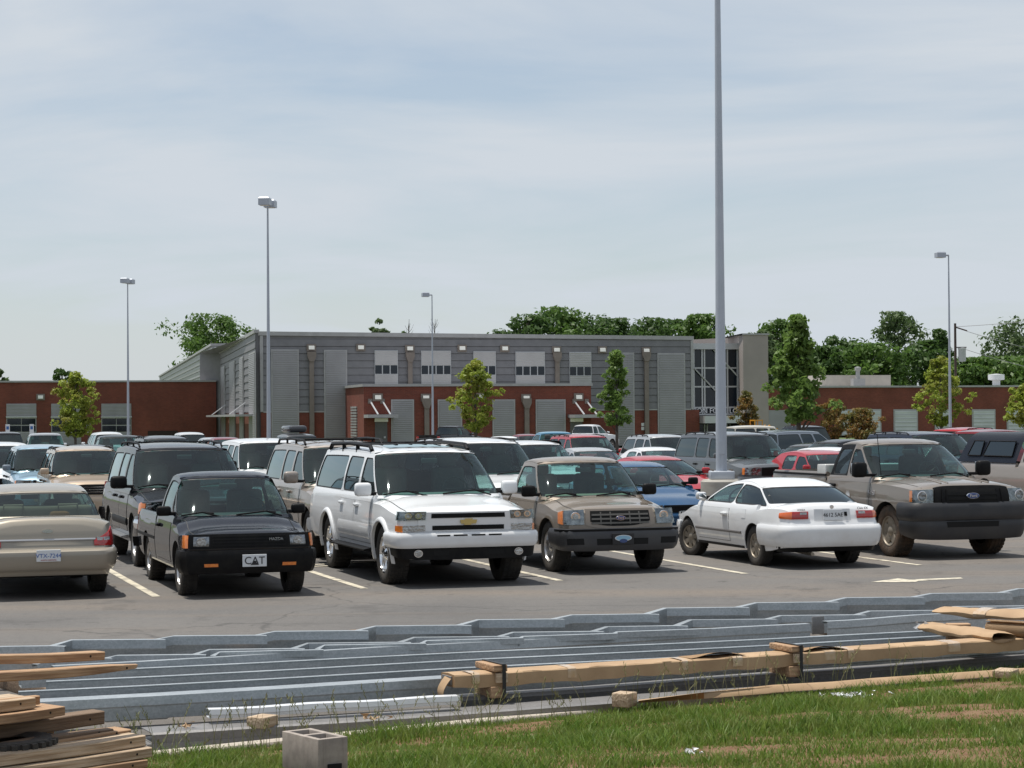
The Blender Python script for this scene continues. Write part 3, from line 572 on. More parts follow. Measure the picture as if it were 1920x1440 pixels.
def wheel_meshes(R, tw, style, mud=False):
    key = (R, tw, style, mud)
    if key in WHEELCACHE: return WHEELCACHE[key]
    r = R * (.63 if style != 'truck' else .60); h = tw / 2
    b = MB(); prof = [(r * .98, -h * .82), (r * 1.06, -h * .98), (R * .90, -h), (R * .965, -h * .9), (R, -h * .66), (R, h * .66), (R * .965, h * .9), (R * .90, h), (r * 1.06, h * .98), (r * .98, h * .82)]
    b.lathe(prof, 36, 'y')
    for k in range(36):      # tread blocks
        a = 2 * math.pi * (k + .5) / 36; ca, sa = math.cos(a), math.sin(a)
        for (y0, y1) in ((-h * .86, -h * .45), (-h * .34, h * .0), (h * .08, h * .38), (h * .47, h * .86)):
            P = lambda t, y, rr: (ca * rr - sa * t, y, sa * rr + ca * t)
            wd = R * .062; b.add([P(-wd, y0, R * .985), P(wd, y0, R * .985), P(wd, y1, R * .985), P(-wd, y1, R * .985), P(-wd, y0, R + .006), P(wd, y0, R + .006), P(wd, y1, R + .006), P(-wd, y1, R + .006)], [(4, 5, 6, 7), (0, 1, 5, 4), (1, 2, 6, 5), (2, 3, 7, 6), (3, 0, 4, 7)])
    me_t = bpy.data.objects; o = b.build('wheel', [TYRE_MUD if mud else TYRE], None, 50); mt = o.data; bpy.data.objects.remove(o)
    # rim: outer face at y=+h side
    b = MB(); b.lathe([(r * 1.0, h * .80), (r * .98, h * .92), (r * .93, h * .90), (r * .88, h * .62), (r * .86, -h * .2)], 32, 'y', mi=0)
    b.lathe([(r * .86, -h * .2), (0.001, -h * .25)], 32, 'y', mi=1)
    n = {'five': 5, 'six': 6, 'truck': 5, 'steel': 8, 'cap': 7, 'star': 5}[style]
    wa, wo_ = {'five': (.24, .17), 'six': (.20, .13), 'truck': (.40, .30), 'steel': (.22, .22), 'cap': (.20, .30), 'star': (.2, .2)}[style]
    for k in range(n):
        a = 2 * math.pi * k / n + .3; ca, sa = math.cos(a), math.sin(a); P = lambda rr, t, y: (ca * rr - sa * t, y, sa * rr + ca * t)
        r0, r1 = r * .15, r * .92
        vs = []
        for (rr, wd, y) in ((r0, r * wa, h * .58), (r * .55, r * (wa + wo_) / 2, h * .66), (r1, r * wo_, h * .70)):
            vs += [P(rr, -wd * .8, y + .006), P(rr, wd * .8, y + .006), P(rr, wd, y - .03), P(rr, -wd, y - .03)]
        b.add(vs, [(0, 1, 5, 4), (1, 2, 6, 5), (3, 0, 4, 7), (4, 5, 9, 8), (5, 6, 10, 9), (7, 4, 8, 11)], 0)
    b.lathe([(r * .36, h * .50), (r * .34, h * .68), (r * .22, h * .80), (r * .16, h * .86), (0.001, h * .88)], 20, 'y', mi=0)
    if style in ('truck', 'steel'):
        b.lathe([(r * .93, h * .72), (r * .80, h * .66), (r * .74, h * .60)], 32, 'y', mi=0)
    rm = RIMD if (mud or style == 'cap') else (RIMCH if style == 'star' else RIM)
    o = b.build('rim', [rm, HOLE], None, 35); mr_ = o.data; bpy.data.objects.remove(o)
    WHEELCACHE[key] = (mt, mr_); return mt, mr_

SIDE_DEF = [(.15, .90), (.30, .945), (.45, .975), (.62, .995), (.75, 1.0), (.88, .992), (1.0, .972), (1.15, .955), (1.35, .94)]
PLANF_TRUCK = [(0, .84), (.03, .89), (.09, .935), (.20, .962), (.45, .982), (.9, 1.0)]
PLANF_CAR = [(0, .62), (.04, .70), (.12, .79), (.25, .87), (.5, .945), (.9, .985), (1.3, 1.0)]
PLANR_TRUCK = [(0, .95), (.02, .97), (.08, .99), (.3, 1.0)]
PLANR_CAR = [(0, .74), (.04, .81), (.11, .875), (.25, .93), (.55, .975), (1.1, 1.0)]

class Car:
    def __init__(s, S, name, label, cat, paint, loc, heading, group='parked vehicles', detail=1, roof_m=None):
        s.S = S; s.d = detail; s.paint = paint
        s.root = thing(name, label, cat, (loc[0], loc[1], zg(loc[1])), heading, group)
        s.sidef = pchip([(z * S.get('zs', 1), f) for z, f in S.get('side', SIDE_DEF)]); s.topf = pchip(S['top'])
        pf, pr = pchip(S.get('planf', PLANF_TRUCK)), pchip(S.get('planr', PLANR_TRUCK)); s.Wf = lambda x: S['W'] * min(pf(S['Lf'] - x), pr(x - S['Lr']))
        s.nf = pchip(S.get('nosef', [(0, 0), (2, 0)])); s.nr = pchip(S.get('noser', [(0, 0), (2, 0)]))
        s.wx = (S['wb'] / 2, -S['wb'] / 2)
        s.per = {}
        for end in 'fr':
            pts = []; x0 = S['Lf'] if end == 'f' else S['Lr']; sg = -1 if end == 'f' else 1
            pts.append((x0, 0.0)); pts.append((x0, s.Wf(x0) * .5)); pts.append((x0, s.Wf(x0)))
            q = 0.0
            while q < 1.6: q += .012 if q < .15 else .04; pts.append((x0 + sg * q, s.Wf(x0 + sg * q)))
            cum = [0.0]
            for a, b in zip(pts[:-1], pts[1:]): cum.append(cum[-1] + math.hypot(b[0] - a[0], b[1] - a[1]))
            s.per[end] = (np.array(cum), np.array(pts))
        s.body(); s.cabin(); s.wheels()
    def defm(s, v):
        x, y, z = v; S = s.S
        wf = sstep(S['Lf'] - .9, S['Lf'] - .02, x); wr = sstep(S['Lr'] + .9, S['Lr'] + .02, x)
        return (x + wf * s.nf(z) - wr * s.nr(z), y, z)
    def build(s, b, name, mats, parent=None, smooth=40):
        b.v = [s.defm(v) for v in b.v]; return b.build(name, mats, parent or s.root, smooth)
    def raw(s, b, name, mats, parent=None, smooth=40): return b.build(name, mats, parent or s.root, smooth)
    # ---- lower body
    def body(s):
        S = s.S; Ra = S['R'] * S.get('arch', 1.16); xs = set()
        for q in (0, .012, .03, .06, .1, .16, .25, .4, .6, .85): xs.add(round(S['Lf'] - q, 4)); xs.add(round(S['Lr'] + q, 4))
        for xc in s.wx:
            for k in range(15): xs.add(round(xc + Ra * math.cos(math.pi * k / 14), 4))
            xs.add(round(xc + Ra + .004, 4)); xs.add(round(xc - Ra - .004, 4))
        rec = S['recess']
        for (x0, x1, dp, ins) in rec:
            for q in (x0 - .004, x0, x1, x1 + .004): xs.add(round(q, 4))
        for x, z in S['top']: xs.add(round(max(S['Lr'], min(S['Lf'], x)), 4))
        q = S['Lr']
        while q < S['Lf']: xs.add(round(q, 4)); q += .3
        xs = sorted(x for x in xs if S['Lr'] - 1e-6 <= x <= S['Lf'] + 1e-6); out = []
        for x in xs:
            if not out or x - out[-1] > .0035: out.append(x)
        xs = out; rows = []; kinds = []
        fr = [1.0, .985, .955, .86, .62, .3, 0.0]
        for x in xs:
            zb = S['sill'] + (S.get('bump_up_f', .06) * sstep(S['Lf'] - .6, S['Lf'], x) + S.get('bump_up_r', .06) * sstep(S['Lr'] + .6, S['Lr'], x))
            for xc in s.wx:
                if abs(x - xc) < Ra: zb = max(zb, S['R'] + math.sqrt(max(0, Ra * Ra - (x - xc) ** 2)) * S.get('archh', 1.0))
            zt = s.topf(x); sh = S.get('sh', .09); ze = max(zt - sh, zb + .03); W = s.Wf(x)
            ys = lambda z: W * s.sidef(z)
            pts = [(0, zb + .02), (ys(zb) - .09, zb + .02), (ys(zb) - .012, zb)]
            for t in (0, .03, .12, .25, .4, .55, .7, .82, .92): z = lerp(zb, ze, t); pts.append((ys(z), z))
            ye = ys(ze); kind = None
            for (x0, x1, dp, ins) in rec:
                if x0 - 1e-5 <= x <= x1 + 1e-5: kind = (dp, ins)
            for i, f in enumerate(fr):
                z = zt - (zt - ze) * f ** 4
                if kind is None: pts.append((ye * f, z))
                elif i < 3: pts.append((ye * f, zt - (zt - ze) * ((f - .955) / .045) ** 2))
                else:
                    fl = zt - kind[0]; yi = ye - kind[1]
                    pts.append([(yi, zt), (yi - .01, fl), (yi * .5, fl), (0, fl)][i - 3])
            rows.append(pts); kinds.append(kind)
        b = MB(); n = len(rows[0])
        for i, pts in enumerate(rows):
            for (y, z) in pts: b.v.append((xs[i], y, z))
            for (y, z) in pts: b.v.append((xs[i], -y, z))
        for i in range(len(rows) - 1):
            rc = kinds[i] is not None and kinds[i + 1] is not None
            for j in range(n - 1):
                mi = 1 if j < 2 else (2 if rc and j >= n - 4 else 0)
                a = i * 2 * n + j; c = (i + 1) * 2 * n + j
                b.f.append((a, a + 1, c + 1, c)); b.m.append(mi)
                a += n; c += n; b.f.append((a, c, c + 1, a + 1)); b.m.append(mi)
        for (i, fl) in ((0, False), (len(rows) - 1, True)):
            for j in range(1, n - 1):
                a = i * 2 * n + j; f = (a, a + n, a + n + 1, a + 1); b.f.append(f[::-1] if fl else f); b.m.append(0)
        s.build(b, 'body', [s.paint, UNDER, S.get('recm', INT)], None, 32)
    # ---- greenhouse
    def yside(s, x, z):
        C = s.S['cab']; t = (z - C['zb']) / (C['zt'] - C['zb']); xm = (C['xw0'] + C['xr0']) / 2; h = (C['xw0'] - C['xr0']) / 2
        g = 1 - C.get('gx', .035) * ((x - xm) / h) ** 2
        return (lerp(C['wb'], C['wr'], t) + C.get('bul', .02) * math.sin(math.pi * max(0, min(1, t)))) * g
    def cabin(s):
        C = s.S['cab']; zb, zt, H = C['zb'], C['zt'], C['H']; bow, bowt, bowr = C.get('bow', .12), C.get('bowt', .10), C.get('bowr', .05)
        pt = C.get('roof_m') or s.paint; ar = C.get('arch', .02); xmid, xhalf = (C['xw1'] + C['xr1']) / 2, (C['xw1'] - C['xr1']) / 2
        ztf = lambda x: zt - ar * ((x - xmid) / xhalf) ** 2
        def roofp(t, a):
            ca = math.cos(a * math.pi / 2); xf = C['xw1'] + bowt * ca; xr = C['xr1'] - bowr * ca; x = lerp(xf, xr, t)
            hh = H * (.50 + .50 * (1 - abs(2 * t - 1) ** 2.6)); xe = lerp(C['xw1'], C['xr1'], t)
            return (x, s.yside(xe, ztf(xe)) * math.sin(a * math.pi / 2), ztf(xe) + hh * max(ca, 0) ** .62)
        A_ = [-1, -.97, -.92, -.84, -.72, -.5, -.25, 0, .25, .5, .72, .84, .92, .97, 1]
        b = MB(); b.grid([[roofp(t, a) for a in A_] for t in (0, .03, .08, .18, .35, .5, .65, .82, .92, .97, 1)], 0)
        rf = s.raw(b, 'roof', [pt], None, 50)
        if C.get('sunroof'):
            t0, t1 = C['sunroof']; b = MB(); b.grid([[tuple(np.array(roofp(t, a)) + np.array((0, 0, .012))) for a in (-.42, -.2, 0, .2, .42)] for t in (t0, (t0 + t1) / 2, t1)]); s.raw(b, 'sunroof', [G_DARK], rf)
        zl = zb - .05
        def edge(x0, x1, zt_, z0):
            xq = lerp(x0, x1, (z0 - zl) / (zt_ - zl)); return lambda v: (lerp(xq, x1, v), lerp(z0, zt_, v))
        ew_, er_ = edge(C['xw0'], C['xw1'], ztf(C['xw1']), C['zw0']), edge(C['xr0'], C['xr1'], ztf(C['xr1']), C['zr0'])
        def screen(a, v, inset, ed, t, b0, kb, sg):
            sa, ca = math.sin(a * math.pi / 2), math.cos(a * math.pi / 2); T = roofp(t, a); xe, ze = ed(v); xb, zb0 = ed(0)
            B = (xb + sg * b0 * ca, 0, zb0); x, z = lerp(B[0], T[0], v), lerp(zb0, T[2], v); k = kb * math.sin(math.pi * v) * ca
            nx, nz = sg * (T[2] - B[2]), sg * (B[0] - T[0]); l = math.hypot(nx, nz)
            return (x + (k - inset) * nx / l, s.yside(xe, ze) * sa, z + (k - inset) * nz / l)
        def ws(u, v, inset=0.0): return screen(2 * u - 1, v, inset, ew_, 0, bow, .035, 1)
        def rwn(u, v, inset=0.0): return screen(1 - 2 * u, v, inset, er_, 1, C.get('bowb', bowr), .02, -1)
        def ring(P, wu, wv, mg, rad, name, gm, glname, frame=None, seal=.02, ng=(10, 5), parent=None):
            # mg: margins (u0, u1, v0, v1) in metres; a frame, a rubber seal and a pane set in
            fm = frame or pt; b = MB()
            def outline(m, r):
                x0, x1, y0, y1 = m[0] / wu, 1 - m[1] / wu, m[2] / wv, 1 - m[3] / wv; rx, ry = r / wu, r / wv; pts = []
                ne, nc = 6, 5
                cs = [(x0, y0, math.pi), (x1, y0, 1.5 * math.pi), (x1, y1, 0), (x0, y1, .5 * math.pi)]
                for k in range(4):
                    cx, cy, a0 = cs[k]; ccx = cx + (rx if k in (0, 3) else -rx); ccy = cy + (ry if k in (0, 1) else -ry)
                    arc = [(ccx + rx * math.cos(a0 + math.pi / 2 * i / (nc - 1)), ccy + ry * math.sin(a0 + math.pi / 2 * i / (nc - 1))) for i in range(nc)]
                    if pts:
                        q = pts[-1]; pts += [(lerp(q[0], arc[0][0], i / ne), lerp(q[1], arc[0][1], i / ne)) for i in range(1, ne)]
                    pts += arc
                q = pts[-1]; pts += [(lerp(q[0], pts[0][0], i / ne), lerp(q[1], pts[0][1], i / ne)) for i in range(1, ne)]
                return pts
            o0 = outline((0, 0, 0, 0), 0); o1 = outline(mg, rad); o2 = outline(tuple(m + seal for m in mg), max(rad - seal * .6, .004)); n = len(o0)
            for (oa, ia, ob, ib, mi) in ((o0, 0, o1, 0, 0), (o1, .0, o1, .006, 1), (o1, .006, o2, .010, 1)):
                base = len(b.v); b.v += [P(*q, ia) for q in oa] + [P(*q, ib) for q in ob]
                for i in range(n): b.f.append((base + i, base + (i + 1) % n, base + n + (i + 1) % n, base + n + i)); b.m.append(mi)
            fr_ = s.raw(b, name, [fm, SEAL], parent, 35)
            g = MB(); x0, x1, y0, y1 = mg[0] / wu, 1 - mg[1] / wu, mg[2] / wv, 1 - mg[3] / wv
            g.grid([[P(lerp(x0, x1, i / ng[0]), lerp(y0, y1, j / ng[1]), .012) for j in range(ng[1] + 1)] for i in range(ng[0] + 1)])
            s.raw(g, glname, [gm], fr_, 60); return fr_
        wm = C.get('wsm', (.05, .05, .05, .055)); ln = math.hypot(C['xw0'] - C['xw1'], zt + H * .5 - C['zw0'])
        s.ws = ws; s.wslen = ln
        fr = ring(ws, 2 * s.yside(C['xw0'], zb), ln, wm, .06, 'windshield_frame', C.get('wsg', G_CLEAR), 'windshield', ng=(16, 8))
        lr = math.hypot(C['xr0'] - C['xr1'], zt + H * .5 - C['zr0'])
        ring(rwn, 2 * s.yside(C['xr0'], zb), lr, C.get('rm', (.10, .10, .06, .07)), .06, 'rear_window_frame', C.get('rg', G_SIDE), 'rear_window', ng=(12, 5))
        s.rwn = rwn
        bd = C['cells']       # list of dicts: boundary pairs
        for sd in (1, -1):
            for c in bd:
                (a0, a1), (b0, b1) = c['a'], c['b']
                def P(u, v, inset=0.0, a0=a0, a1=a1, b0=b0, b1=b1, sd=sd):
                    if sd < 0: u = 1 - u
                    xb, xt = lerp(b0, a0, u), lerp(b1, a1, u); x = lerp(xb, xt, v)
                    zlo = C['belt'](x) if 'belt' in C else zb; zlo -= .05
                    z = lerp(zlo, ztf(xt), v)
                    return (x, sd * (s.yside(x, z) - inset), z)
                if c.get('win', True):
                    ring(P, abs((a0 + a1 - b0 - b1) / 2), zt - zb + .05, (lambda q: (q[1], q[0], q[2] + .05, q[3]))(c['mg']) if sd > 0 else (lambda q: (q[0], q[1], q[2] + .05, q[3]))(c['mg']), c.get('r', .05), 'window_frame', c.get('g', G_SIDE), 'side_window', c.get('m'), ng=(4, 4))
                else:
                    b = MB(); b.grid([[P(i / 4, j / 6) for j in range(7)] for i in range(5)]); s.raw(b, 'pillar', [c.get('m') or pt], None, 40)
        # interior
        if s.d >= 0:
            fl = zb - C.get('floor', .30)
            xs_ = C['xw0'] - C.get('seatx', 1.15); hw = s.yside(xs_, zb)
            im = C.get('int', INTG)
            for yy in (hw * .48, -hw * .48):
                st = MB().rbox(xs_ - .18, xs_ - .02, yy - .25, yy + .25, fl - .1, zb + (zt - zb) * .62, .07).build('seat', im, s.root, 60)
                MB().rbox(xs_ - .2, xs_ - .09, yy - .13, yy + .13, zb + (zt - zb) * .60, zb + (zt - zb) * .92, .045).build('headrest', im, st, 60)
            if C.get('rear', True):
                xr = xs_ - .9
                if xr > C['xr0'] + .1: MB().rbox(xr - .2, xr, -hw * .85, hw * .85, fl - .1, zb + (zt - zb) * .5, .06).build('rear_seat', im, s.root, 60)
            b = MB(); xd = C['xw0']; b.prism([(xd - .02, C['zw0'] - .02), (xd - .30, zb + .03), (xd - .55, zb - .02), (xd - .55, fl), (xd - .02, fl)], lambda a, c_, k: (a, (-hw * .9, hw * .9)[k], c_)); b.build('dashboard', C.get('dash', INT), s.root)
            if s.d >= 1:
                c0 = Vector((xd - .62, hw * .46, zb + .06)); b = MB()
                b.tube([c0 + Vector((math.sin(.45) * math.sin(q) * -.18, math.cos(q) * .185, math.cos(.45) * math.sin(q) * .185)) for q in [2 * math.pi * k / 18 for k in range(19)]], .014, 6); b.tube([c0 + Vector((0, -.17, 0)), c0 + Vector((0, .17, 0))], .015, 5); b.build('steering_wheel', INT, s.root, 60)
                pm = ws(.5, .86, .09); MB().rbox(pm[0] - .02, pm[0] + .015, -.12, .12, pm[2] - .035, pm[2] + .035, .015).build('rear_view_mirror', INT, s.root, 60)
    def wheels(s):
        S = s.S; mt, mr = wheel_meshes(S['R'], S['tw'], S.get('rim', 'five'), S.get('mud', False)); ty = S['W'] - S['tw'] / 2 - S.get('tin', .035)
        for i, x in enumerate(s.wx):
            for sd in (1, -1):
                w_ = link('wheel', mt, s.root, (x, sd * ty, S['R']), (0, 0, (0 if sd > 0 else math.pi) + (S.get('steer', 0) if i == 0 else 0)))
                link('rim', mr, w_)
        MB().tube([(s.wx[1], -ty, S['R']), (s.wx[1], ty, S['R'])], .05, 8).build('axle', UNDER, s.root)
    # ---- parts that hug the body
    def wp(s, end, sa, z, off=0.0):
        cum, pts = s.per[end]; a = abs(sa); x = np.interp(a, cum, pts[:, 0]); y = np.interp(a, cum, pts[:, 1]); e = .02
        x0, y0 = np.interp(a - e, cum, pts[:, 0]), np.interp(a - e, cum, pts[:, 1]) if a > e else -np.interp(e - a, cum, pts[:, 1]); x1, y1 = np.interp(a + e, cum, pts[:, 0]), np.interp(a + e, cum, pts[:, 1])
        tx, ty = x1 - x0, y1 - y0; l = math.hypot(tx, ty) or 1; nx, ny = (ty / l, -tx / l) if end == 'f' else (-ty / l, tx / l)
        if end == 'r': nx, ny = -abs(ny) * 0 - ty / l, abs(tx / l)
        sg = 1 if sa >= 0 else -1
        return s.defm((x + nx * off, sg * (y * s.sidef(z) + abs(ny) * off), z))
    def wrap(s, name, end, s0, s1, z0, z1, off, m, ns=10, nz=4, prof=None, mirror=False, parent=None, smooth=40, th=None):
        """solid patch over the body around one end; z0/z1 are values or (at s0, at s1)"""
        zz0 = z0 if callable(z0) else (lambda t: lerp(*z0, t) if isinstance(z0, tuple) else z0); zz1 = z1 if callable(z1) else (lambda t: lerp(*z1, t) if isinstance(z1, tuple) else z1)
        res = []
        for sg in ((1, -1) if mirror else (1,)):
            b = MB(); rows = []
            for i in range(ns + 1):
                t = i / ns; sa = lerp(s0, s1, t); za, zb = zz0(t), zz1(t); r = [s.wp(end, sg * sa, za, -.02)]
                for j in range(nz + 1): q = j / nz; r.append(s.wp(end, sg * sa, lerp(za, zb, q), off + (prof(q) if prof else 0)))
                r.append(s.wp(end, sg * sa, zb, -.02)); rows.append(r)
            rows = [[s.wp(end, sg * s0, lerp(zz0(0), zz1(0), max(0, min(1, (j - 1) / nz))), -.02) for j in range(nz + 3)]] + rows + [[s.wp(end, sg * s1, lerp(zz0(1), zz1(1), max(0, min(1, (j - 1) / nz))), -.02) for j in range(nz + 3)]]
            b.grid(rows, 0, flip=(sg < 0) ^ (end == 'r')); res.append(b.build(name, m, parent or s.root, smooth))
        return res if mirror else res[0]
    def sp(s, x, z, off, sd): return s.defm((x, sd * (s.Wf(x) * s.sidef(z) + off), z))
    def side(s, name, x0, x1, z0, z1, off, m, nx=8, nz=5, both=True, parent=None, prof=None):
        res = []
        for sd in ((1, -1) if both else (-1,)):
            b = MB(); rows = []; xs = [x0] + [lerp(x0, x1, i / nx) for i in range(nx + 1)] + [x1]
            for i, x in enumerate(xs):
                e = i in (0, nx + 2); f = lambda q: q(x) if callable(q) else q
                za, zb = f(z0), f(z1); r = [s.sp(x, za, -.015, sd)] + [s.sp(x, lerp(za, zb, j / nz), -.015 if e else off + (prof(j / nz) if prof else 0), sd) for j in range(nz + 1)] + [s.sp(x, zb, -.015, sd)]; rows.append(r)
            b.grid(rows, 0, flip=sd > 0); res.append(b.build(name, m, parent or s.root, 40))
        return res
    def doors(s, spans, z0, ztop, handle=True, hm=None, hz=None):
        for (x0, x1) in spans:
            s.side('door_seam', x0 - .007, x1 + .007, z0 - .007, lambda x: s.topf(x) - s.S.get('sh', .09) * .9, .0018, SEAL, 6, 4)
            ds = s.side('door', x0, x1, z0, lambda x: s.topf(x) - s.S.get('sh', .09) * .92, .0045, s.paint, 8, 8)
            if handle:
                for d, sd in zip(ds, (1, -1)):
                    zh = hz or (s.topf((x0 + x1) / 2) - .16); xh = x0 + .14; y = s.Wf(xh) * s.sidef(zh)
                    b = MB().rbox(xh - .10, xh + .10, min(sd * y, sd * (y + .05)), max(sd * y, sd * (y + .05)), zh - .025, zh + .025, .02); b.build('handle', hm or s.paint, d, 50)
    def hood_seam(s, x0, x1, wf=.80):
        n = 10
        for sd in (1, -1):
            b = MB(); rows = []
            for i in range(n + 1):
                x = lerp(x0, x1, i / n); zt = s.topf(x); sh = s.S.get('sh', .09); W = s.Wf(x) * s.sidef(zt - sh); r = []
                for k in (wf - .006, wf + .006): r.append(s.defm((x, sd * W * k, zt - sh * k ** 4 + .002)))
                rows.append(r)
            b.grid(rows, 0, sd > 0); b.build('hood_seam', SEAL, s.root)
    def mirrors(s, m, x, z, sz=(.10, .20, .16), arm=.12, towing=False):
        for sd in (1, -1):
            y = s.yside(x, z); y0 = y + arm
            b = MB().rbox(x - sz[0] / 2, x + sz[0] / 2, min(sd * y0, sd * (y0 + sz[1])), max(sd * y0, sd * (y0 + sz[1])), z - sz[2] / 2, z + sz[2] / 2, min(sz) * .4); mo = b.build('wing_mirror', m, s.root, 60)
            MB().rbox(x - .03, x + .03, min(sd * (y - .08), sd * (y0 + .05)), max(sd * (y - .08), sd * (y0 + .05)), z - sz[2] * .46, z - sz[2] * .46 + .05, .015).build('mirror_arm', BLK, mo, 60)
            MB().rbox(x - sz[0] / 2 - .006, x - sz[0] / 2 + .01, min(sd * (y0 + .02), sd * (y0 + sz[1] - .02)), max(sd * (y0 + .02), sd * (y0 + sz[1] - .02)), z - sz[2] / 2 + .02, z + sz[2] / 2 - .02, .004).build('mirror_glass', CHROME, mo, 60)
    def wipers(s):
        for (u0, u1, v1) in ((.42, .12, .09), (.80, .50, .09)):
            a = s.ws(u0, .02, -.02); mid = s.ws(lerp(u0, u1, .4), v1 + .02, -.03); e = s.ws(u1, v1 * .7, -.016); e2 = s.ws(lerp(u0, u1, .15), v1 * 1.1, -.016)
            b = MB(); b.tube([a, mid], .011, 5); b.tube([e2, mid, e], .012, 5); b.build('wiper', BLK, s.root)
    def rack(s, x0, x1, ysc, zt, m=BLK, bars=(.2, .8), r=.017, h=.035):
        C = s.S['cab']
        for sd in (1, -1):
            y = sd * C['wr'] * ysc; b = MB(); b.tube([(x0, y, zt - .02), (x0 - .12, y, zt + h * .9), (x0 - .3, y, zt + h), (lerp(x0, x1, .5), y, zt + h + .02), (x1 + .3, y, zt + h), (x1 + .12, y, zt + h * .9), (x1, y, zt - .02)], r, 6)
            for t in (.33, .66): xx = lerp(x0, x1, t); b.tube([(xx, y, zt - .05), (xx, y, zt + h)], r, 6)
            b.build('roof_rail', m, s.root, 60)
        for t in bars: xx = lerp(x0, x1, t); MB().tube([(xx, -C['wr'] * ysc, zt + h), (xx, C['wr'] * ysc, zt + h)], r * .8, 6).build('roof_crossbar', m, s.root, 60)
    def text(s, txt, size, pos, m, end='f', parent=None, depth=.003):
        me = text_mesh(txt, size, depth); me.materials.append(m)
        return link('lettering', me, parent or s.root, pos, (math.pi / 2, 0, math.pi / 2 if end == 'f' else -math.pi / 2))
    def plate(s, y, z, end, w_=.305, h=.155, m=PLATE, txt=None, tm=None, size=.085, off=.01, sub=None):
        x = s.wp(end, 0.001, z, off)[0]; sg = 1 if end == 'f' else -1
        p = MB().rbox(min(x, x + sg * .012), max(x, x + sg * .012), y - w_ / 2, y + w_ / 2, z - h / 2, z + h / 2, .005).build('licence_plate', m, s.root)
        if txt: s.text(txt, size, (x + sg * .014, y, z - .003), tm, end, p, .002)
        if sub: s.text(sub[0], sub[1], (x + sg * .014, y, z + sub[2]), sub[3], end, p, .002)
        return p
    def oval(s, name, y, z, a, bq, m, end='f', off=.02, parent=None, th=.012):
        x = s.wp(end, 0.001 + abs(y), z, off)[0]; sg = 1 if end == 'f' else -1; b = MB(); n = 20
        vs = [(x, y + a * math.cos(2 * math.pi * k / n), z + bq * math.sin(2 * math.pi * k / n)) for k in range(n)] + [(x + sg * th, y + a * .94 * math.cos(2 * math.pi * k / n), z + bq * .92 * math.sin(2 * math.pi * k / n)) for k in range(n)]
        b.add(vs, [(k, (k + 1) % n, n + (k + 1) % n, n + k) for k in range(n)] + [tuple(range(n, 2 * n))]); return b.build(name, m, parent or s.root)
# ------------------------------------------------------------------ vehicle specs
def cells(xw0, xw1, xr0, xr1, splits, last_win=True, gs=None, ms=None, mgs=None, lean=.06):
    bs = [(xw0, xw1)] + [(q, q - lean) for q in splits] + [(xr0, xr1)]; out = []
    for i in range(len(bs) - 1):
        c = dict(a=bs[i], b=bs[i + 1], win=(i < len(bs) - 2) or last_win, r=.085)
        if gs: c['g'] = gs[min(i, len(gs) - 1)]
        if ms: c['m'] = ms[min(i, len(ms) - 1)]
        c['mg'] = (mgs[i] if mgs else ((.04, .07 if i == 0 else .04, .02, .06)))
        out.append(c)
    return out
def spec_suv(wb=2.95, fo=.93, ro=1.1, W=.97, H=1.86, belt=1.18, hoodf=1.03, R=.37, tw=.255, ws0=.52, ws1=1.28, splits=(-.1, -.98), wr=.72, rr=.22, gs=None, rim='five', dark_pillars=False, roofH=.10, **k):
    Lf, Lr = wb / 2 + fo, -wb / 2 - ro; xw0, xw1, xr0, xr1 = wb / 2 - ws0, wb / 2 - ws1, Lr + .04, Lr + rr; zt = H - roofH
    S = dict(Lf=Lf, Lr=Lr, wb=wb, W=W, R=R, tw=tw, sill=.36 if R > .36 else .27, rim=rim, sh=.11, bump_up_f=.05, bump_up_r=.08,
        top=[(Lr, belt - .05), (Lr + .07, belt), (xw0 - .15, belt), (xw0 + .26, belt - .005), (Lf - .45, hoodf + .055), (Lf - .12, hoodf + .015), (Lf, hoodf - .05)],
        recess=[(xr0 + .12, xw0 - .03, .34, .075)], zs=belt / 1.15,
        cab=dict(xw0=xw0, xw1=xw1, xr0=xr0, xr1=xr1, zb=belt - .01, zw0=belt - .045, zr0=belt - .02, zt=zt, H=roofH, wb=W * .925, wr=wr, bow=.25, bowt=.19, bowr=.03, bowb=.04, gx=.03, seatx=1.0, wsm=(.05, .05, .065, .05), rg=(gs or [G_SIDE])[-1], rm=(.09, .09, .06, .08),
            cells=cells(xw0, xw1, xr0, xr1, splits, True, gs or [G_SIDE, G_DARK], [None] * 9 if not dark_pillars else [BLK] * 9)))
    S.update({a: b for a, b in k.items() if a != 'cab'}); S['cab'].update(k.get('cab', {})); return S
